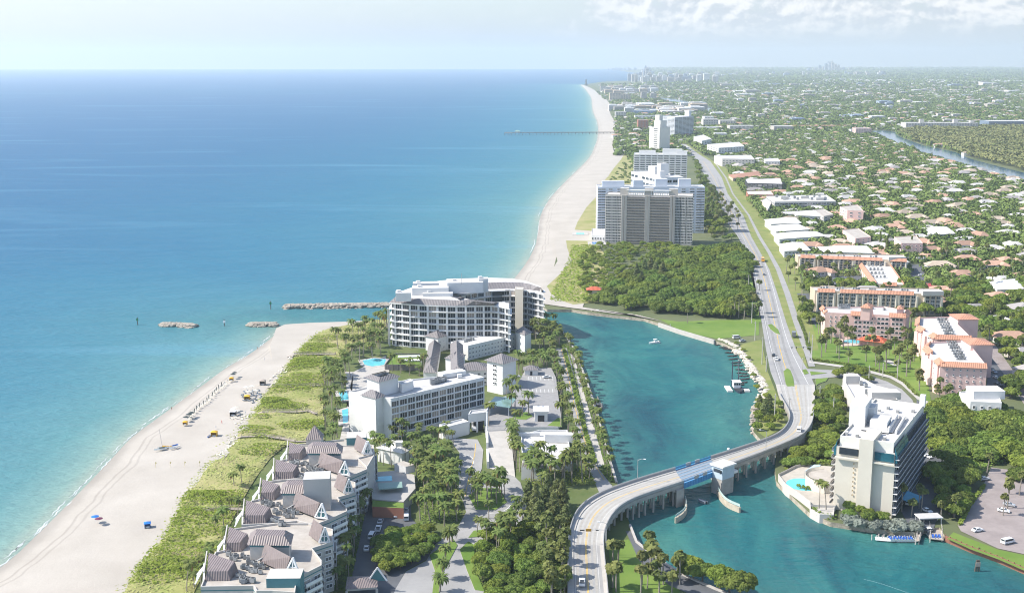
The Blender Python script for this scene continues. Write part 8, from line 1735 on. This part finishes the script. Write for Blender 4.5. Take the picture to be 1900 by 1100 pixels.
def cabana(label, x, y, col, roof, s=1.0, rz=0.):
    p = P(x, y, 2.0); root = thing('beach_cabana', label, 'cabana', p, rz); root.location = (0, 0, 0); root.rotation_euler = (0, 0, 0); b = MB()
    for sx, sy, w, d in ((-1.3, 0, .1, 2.6), (1.3, 0, .1, 2.6), (0, 1.3, 2.6, .1)): b.box(sx*s, sy*s, -.1, w*s, d*s, 2.3*s)
    b.build('wall', [col], root); hiproof(root, [(-1.4*s, -1.4*s), (1.4*s, -1.4*s), (1.4*s, 1.4*s), (-1.4*s, 1.4*s)], 2.2*s, .7*s, roof, .2); c = MB(); c.box(0, .2*s, 0, 1.8*s, 1.6*s, .5); c.build('bench', [WHITE2], root); root.location = p; root.rotation_euler = (0, 0, rz)
cabana('blue cloth beach cabana on the open sand', 273, 977, BLU, BLU, .8, .3)
cabana('large yellow cabana near the boardwalk steps', 397, 808, YELC, YELC, .95); cabana('yellow cabana beside the chair clusters in front of the kiosk', 458, 741, YELC, YELC, .95); cabana('small yellow hut at the lower end of the lounger line', 343, 787, YELC, YELC, .7); cabana('small yellow hut at the upper end of the lounger line', 429, 705, YELC, YELC, .7)
cabana('white kiosk with dark front on the beach', 432, 770, DARK, WHITE2, 1.0); cabana('grey wooden kiosk beside the boardwalk end', 487, 713, WOODG, WOODG, 1.05)
def lounger(p, rz, label, group, col=CRC):
    k = 'lg'+col.name
    if k not in HSRC:
        root = thing('beach_lounger', '', 'lounger'); b = MB(); b.box(0, -.2, .28, .7, 1.4, .1); b.box(-.3, -.2, 0, .06, 1.2, .3); b.box(.3, -.2, 0, .06, 1.2, .3); b.build('seat', [col], root); c = MB(); c.beam((0, .5, .34), (0, 1.05, .85), .7, .08); c.build('backrest', [col], root); KIDS[root.name] = list(root.children); HSRC[k] = root; o = root
    else: o = copy_tree(HSRC[k])
    o.location = p; o.rotation_euler = (0, 0, rz); o['label'] = label; o['group'] = group
for i, p in enumerate(row([(350, 778), (365, 760), (385, 743), (405, 722), (424, 708)], 26, .7, 2.0)): lounger(p, 1.2+rng.uniform(-.2, .2), 'cream lounger in the long line along the water', 'loungers in the line along the water')
for p in row([(355, 771), (361, 766), (368, 757), (378, 748), (390, 738), (398, 729), (410, 716)], 12, .4, 2.0):
    b = MB(); b.tube([p, p+Vector((0, 0, 2.2)), p+Vector((0, 0, 2.4))], [.12, .22, .02], 7); tag(b.build('folded_umbrella', [DGR]), 'dark folded umbrella beside the line of loungers', 'umbrella', 'folded umbrellas by the water line')
for p in scatter([(442, 730), (478, 722), (485, 738), (470, 748), (446, 742)], 26, 0, 2.2, 51, 2.05, False): lounger(p, rng.uniform(0, 6), 'dark lounger in the cluster round the yellow cabana', 'loungers round the yellow cabana', mat('grey_blue_canvas', (.22, .25, .28), .8))
for p in scatter([(424, 778), (450, 766), (462, 772), (440, 790)], 12, 0, 2.0, 52, 2.05, False): lounger(p, rng.uniform(0, 6), 'lounger scattered by the dark-fronted kiosk', 'loungers by the dark-fronted kiosk')
for p in scatter([(398, 845), (412, 838), (428, 818), (436, 806), (444, 812), (424, 834), (404, 850)], 20, 0, 1.8, 53, 2.05, False): lounger(p, rng.uniform(0, 6), 'stacked pale lounger at the dune foot near the steps', 'loungers at the dune foot')
for p in scatter([(495, 705), (520, 685), (535, 665), (545, 660), (530, 690), (508, 712)], 18, 0, 2.4, 54, 2.05, False): lounger(p, rng.uniform(0, 6), 'lounger along the dune edge above the grey kiosk', 'loungers along the upper dune edge')
for x, y in ((457, 724), (468, 722), (474, 730), (462, 732), (432, 765), (440, 768), (437, 762)): umbrella('cream beach umbrella over the lounger clusters', x, y, CRC, 'cream umbrellas over lounger clusters')
for x, y in ((345, 780), (350, 775), (355, 772)): umbrella('dark round umbrella beside the lower yellow hut', x, y, DGR, 'dark umbrellas by the lower yellow hut')
for x, y in ((432, 700), (435, 697)): umbrella('dark umbrella beside the upper yellow hut', x, y, DGR, 'dark umbrellas by the upper yellow hut')
p = P(300, 832, 2); root = thing('beach_catamaran', 'small sailing catamaran with bare mast pulled up on the sand', 'catamaran', p); root.location = (0, 0, 0); 
for s in (-1, 1): b = MB(); hull(b, 5.4, .6, .6, .05); o = b.build('hull', [BOATW, WBLUE], root); o.rotation_euler = (0, 0, -1.2); o.location = (s*.4, s*1.1, 0)
b = MB(); b.box(0, 0, .6, 2.4, 1.8, .08, .35); b.build('trampoline', [DGR], root); b = MB(); b.tube([(0, .6, .5), (-.9, .6, 8.6)], .07, 5); b.build('mast', [STEEL], root); root.location = p
for i, (x, y, c) in enumerate(((306, 828, YELC), (311, 828, YELC), (317, 829, BOATW), (320, 831, BOATW), (323, 826, BLU), (327, 829, BOATW), (387, 809, BLU))):
    p = P(x, y, 2.15); b = MB(); hull(b, 3.4, .8, .4, 0); o = b.build('kayak', [c, BOATD]); o.location = p; o.rotation_euler = (0, 0, 1.2+i*.3); tag(o, {YELC: 'yellow beach kayak by the catamaran', BOATW: 'white paddle craft lying by the catamaran', BLU: 'blue beach craft lying on the sand'}[c], 'kayak', {YELC: 'yellow kayaks by the catamaran', BOATW: 'white craft by the catamaran', BLU: 'blue craft on the sand'}[c])
for i in range(4):
    p = P(288+i*27, 866-i*.6, 2); b = MB(); b.tube([(p[0], p[1], 1.8), (p[0], p[1], 4.4)], .06, 5); b.poly([(p[0], p[1], 4.4), (p[0]+.7, p[1], 4.1), (p[0], p[1], 3.2)]); tag(b.build('pennant_pole', [mat('pale_yellow_cloth', (.72, .62, .3), .8)]), 'slim pole with pale yellow pennant in the short row on the sand', 'flag', 'pennant poles on the sand')
_w = resample(smooth_line(PP([(1600, 1074), (1625, 1080), (1650, 1088), (1690, 1102)], .05), 2), 40); b = MB()
for i in range(39):
    d = (_w[i+1]-_w[i]).normalized(); u = Vector((-d[1], d[0], 0))*(.08+.2*abs(sin(i*1.7))); b.poly([_w[i]-u, _w[i+1]-u, _w[i+1]+u, _w[i]+u])
tag(b.build('boat_wake_foam', [mat('wake_foam', (.09, .21, .22), .9)]), kind='stuff')
# a few bathers, each one skinned figure
def person(x, y, shirt, label, rz=0, walk=.3):
    p = P(x, y, 1.2 if y > 700 and x < 330 else 2.0); V = [(0, 0, .92), (0, .0, 1.2), (0, 0, 1.45), (0, .01, 1.56), (0, .03, 1.72), (.2, 0, 1.42), (.26, .08, 1.12), (.24, .2, .9), (-.2, 0, 1.42), (-.26, -.08, 1.12), (-.24, .0, .88), (.1, 0, .88), (.11, walk*.5, .48), (.11, walk*.6, .05), (-.1, 0, .88), (-.11, -walk*.4, .48), (-.11, -walk*.9, .06)]
    E = [(0, 1), (1, 2), (2, 3), (3, 4), (2, 5), (5, 6), (6, 7), (2, 8), (8, 9), (9, 10), (0, 11), (11, 12), (12, 13), (0, 14), (14, 15), (15, 16)]; Rr = [.14, .13, .15, .06, .11, .065, .05, .04, .065, .05, .04, .09, .07, .05, .09, .07, .05]
    me = bpy.data.meshes.new('person'); me.from_pydata(V, E, []); me.update(); o = bpy.data.objects.new('person', me); COL.objects.link(o)
    s = o.modifiers.new('skin', 'SKIN'); o.modifiers.new('sub', 'SUBSURF').levels = 1
    if not me.skin_vertices: me.skin_vertices.new()
    for i, q in enumerate(me.skin_vertices[0].data): q.radius = (Rr[i], Rr[i]*.85)
    me.skin_vertices[0].data[0].use_root = True; me.materials.append(shirt); o.location = p; o.rotation_euler = (0, 0, rz); tag(o, label, 'person')
SKIN = mat('tanned_skin', (.32, .18, .12), .7); SHW = mat('white_clothes', (.65, .65, .63), .8); SHR = mat('red_clothes', (.45, .06, .05), .8)
for a in ((318, 760, SKIN, 'bather walking at the waterline by the lounger line', .4), (477, 648, SKIN, 'person standing at the water far up the beach', 0), (490, 668, SHW, 'person in white in the middle of the upper beach', 1), (411, 785, SHR, 'person in red near the dark-fronted kiosk', 2), (455, 768, SHW, 'person in white at the dune edge by the kiosk', 1), (400, 795, SHW, 'person in white above the yellow cabana', .2), (1243, 606, SHW, 'person in white on the inlet park lawn edge', 0)): person(*a)
# ------------------------------------------------------------------ the air
hz = MB(); hz.prism([(-26000, -3500), (26000, -3500), (26000, 25600), (-26000, 25600)], -6, 420, 0, 0, True)
HZM = bpy.data.materials.new('sea_air'); HZM.use_nodes = True; _n = HZM.node_tree.nodes; _n.clear()
_o = _n.new('ShaderNodeOutputMaterial'); _v = _n.new('ShaderNodeVolumePrincipled'); HZM.node_tree.links.new(_v.outputs[0], _o.inputs['Volume'])
_v.inputs['Color'].default_value = (.82, .915, 1, 1); _v.inputs['Density'].default_value = 6.6e-5; _v.inputs['Anisotropy'].default_value = .3
tag(hz.build('haze', [HZM]), kind='stuff')
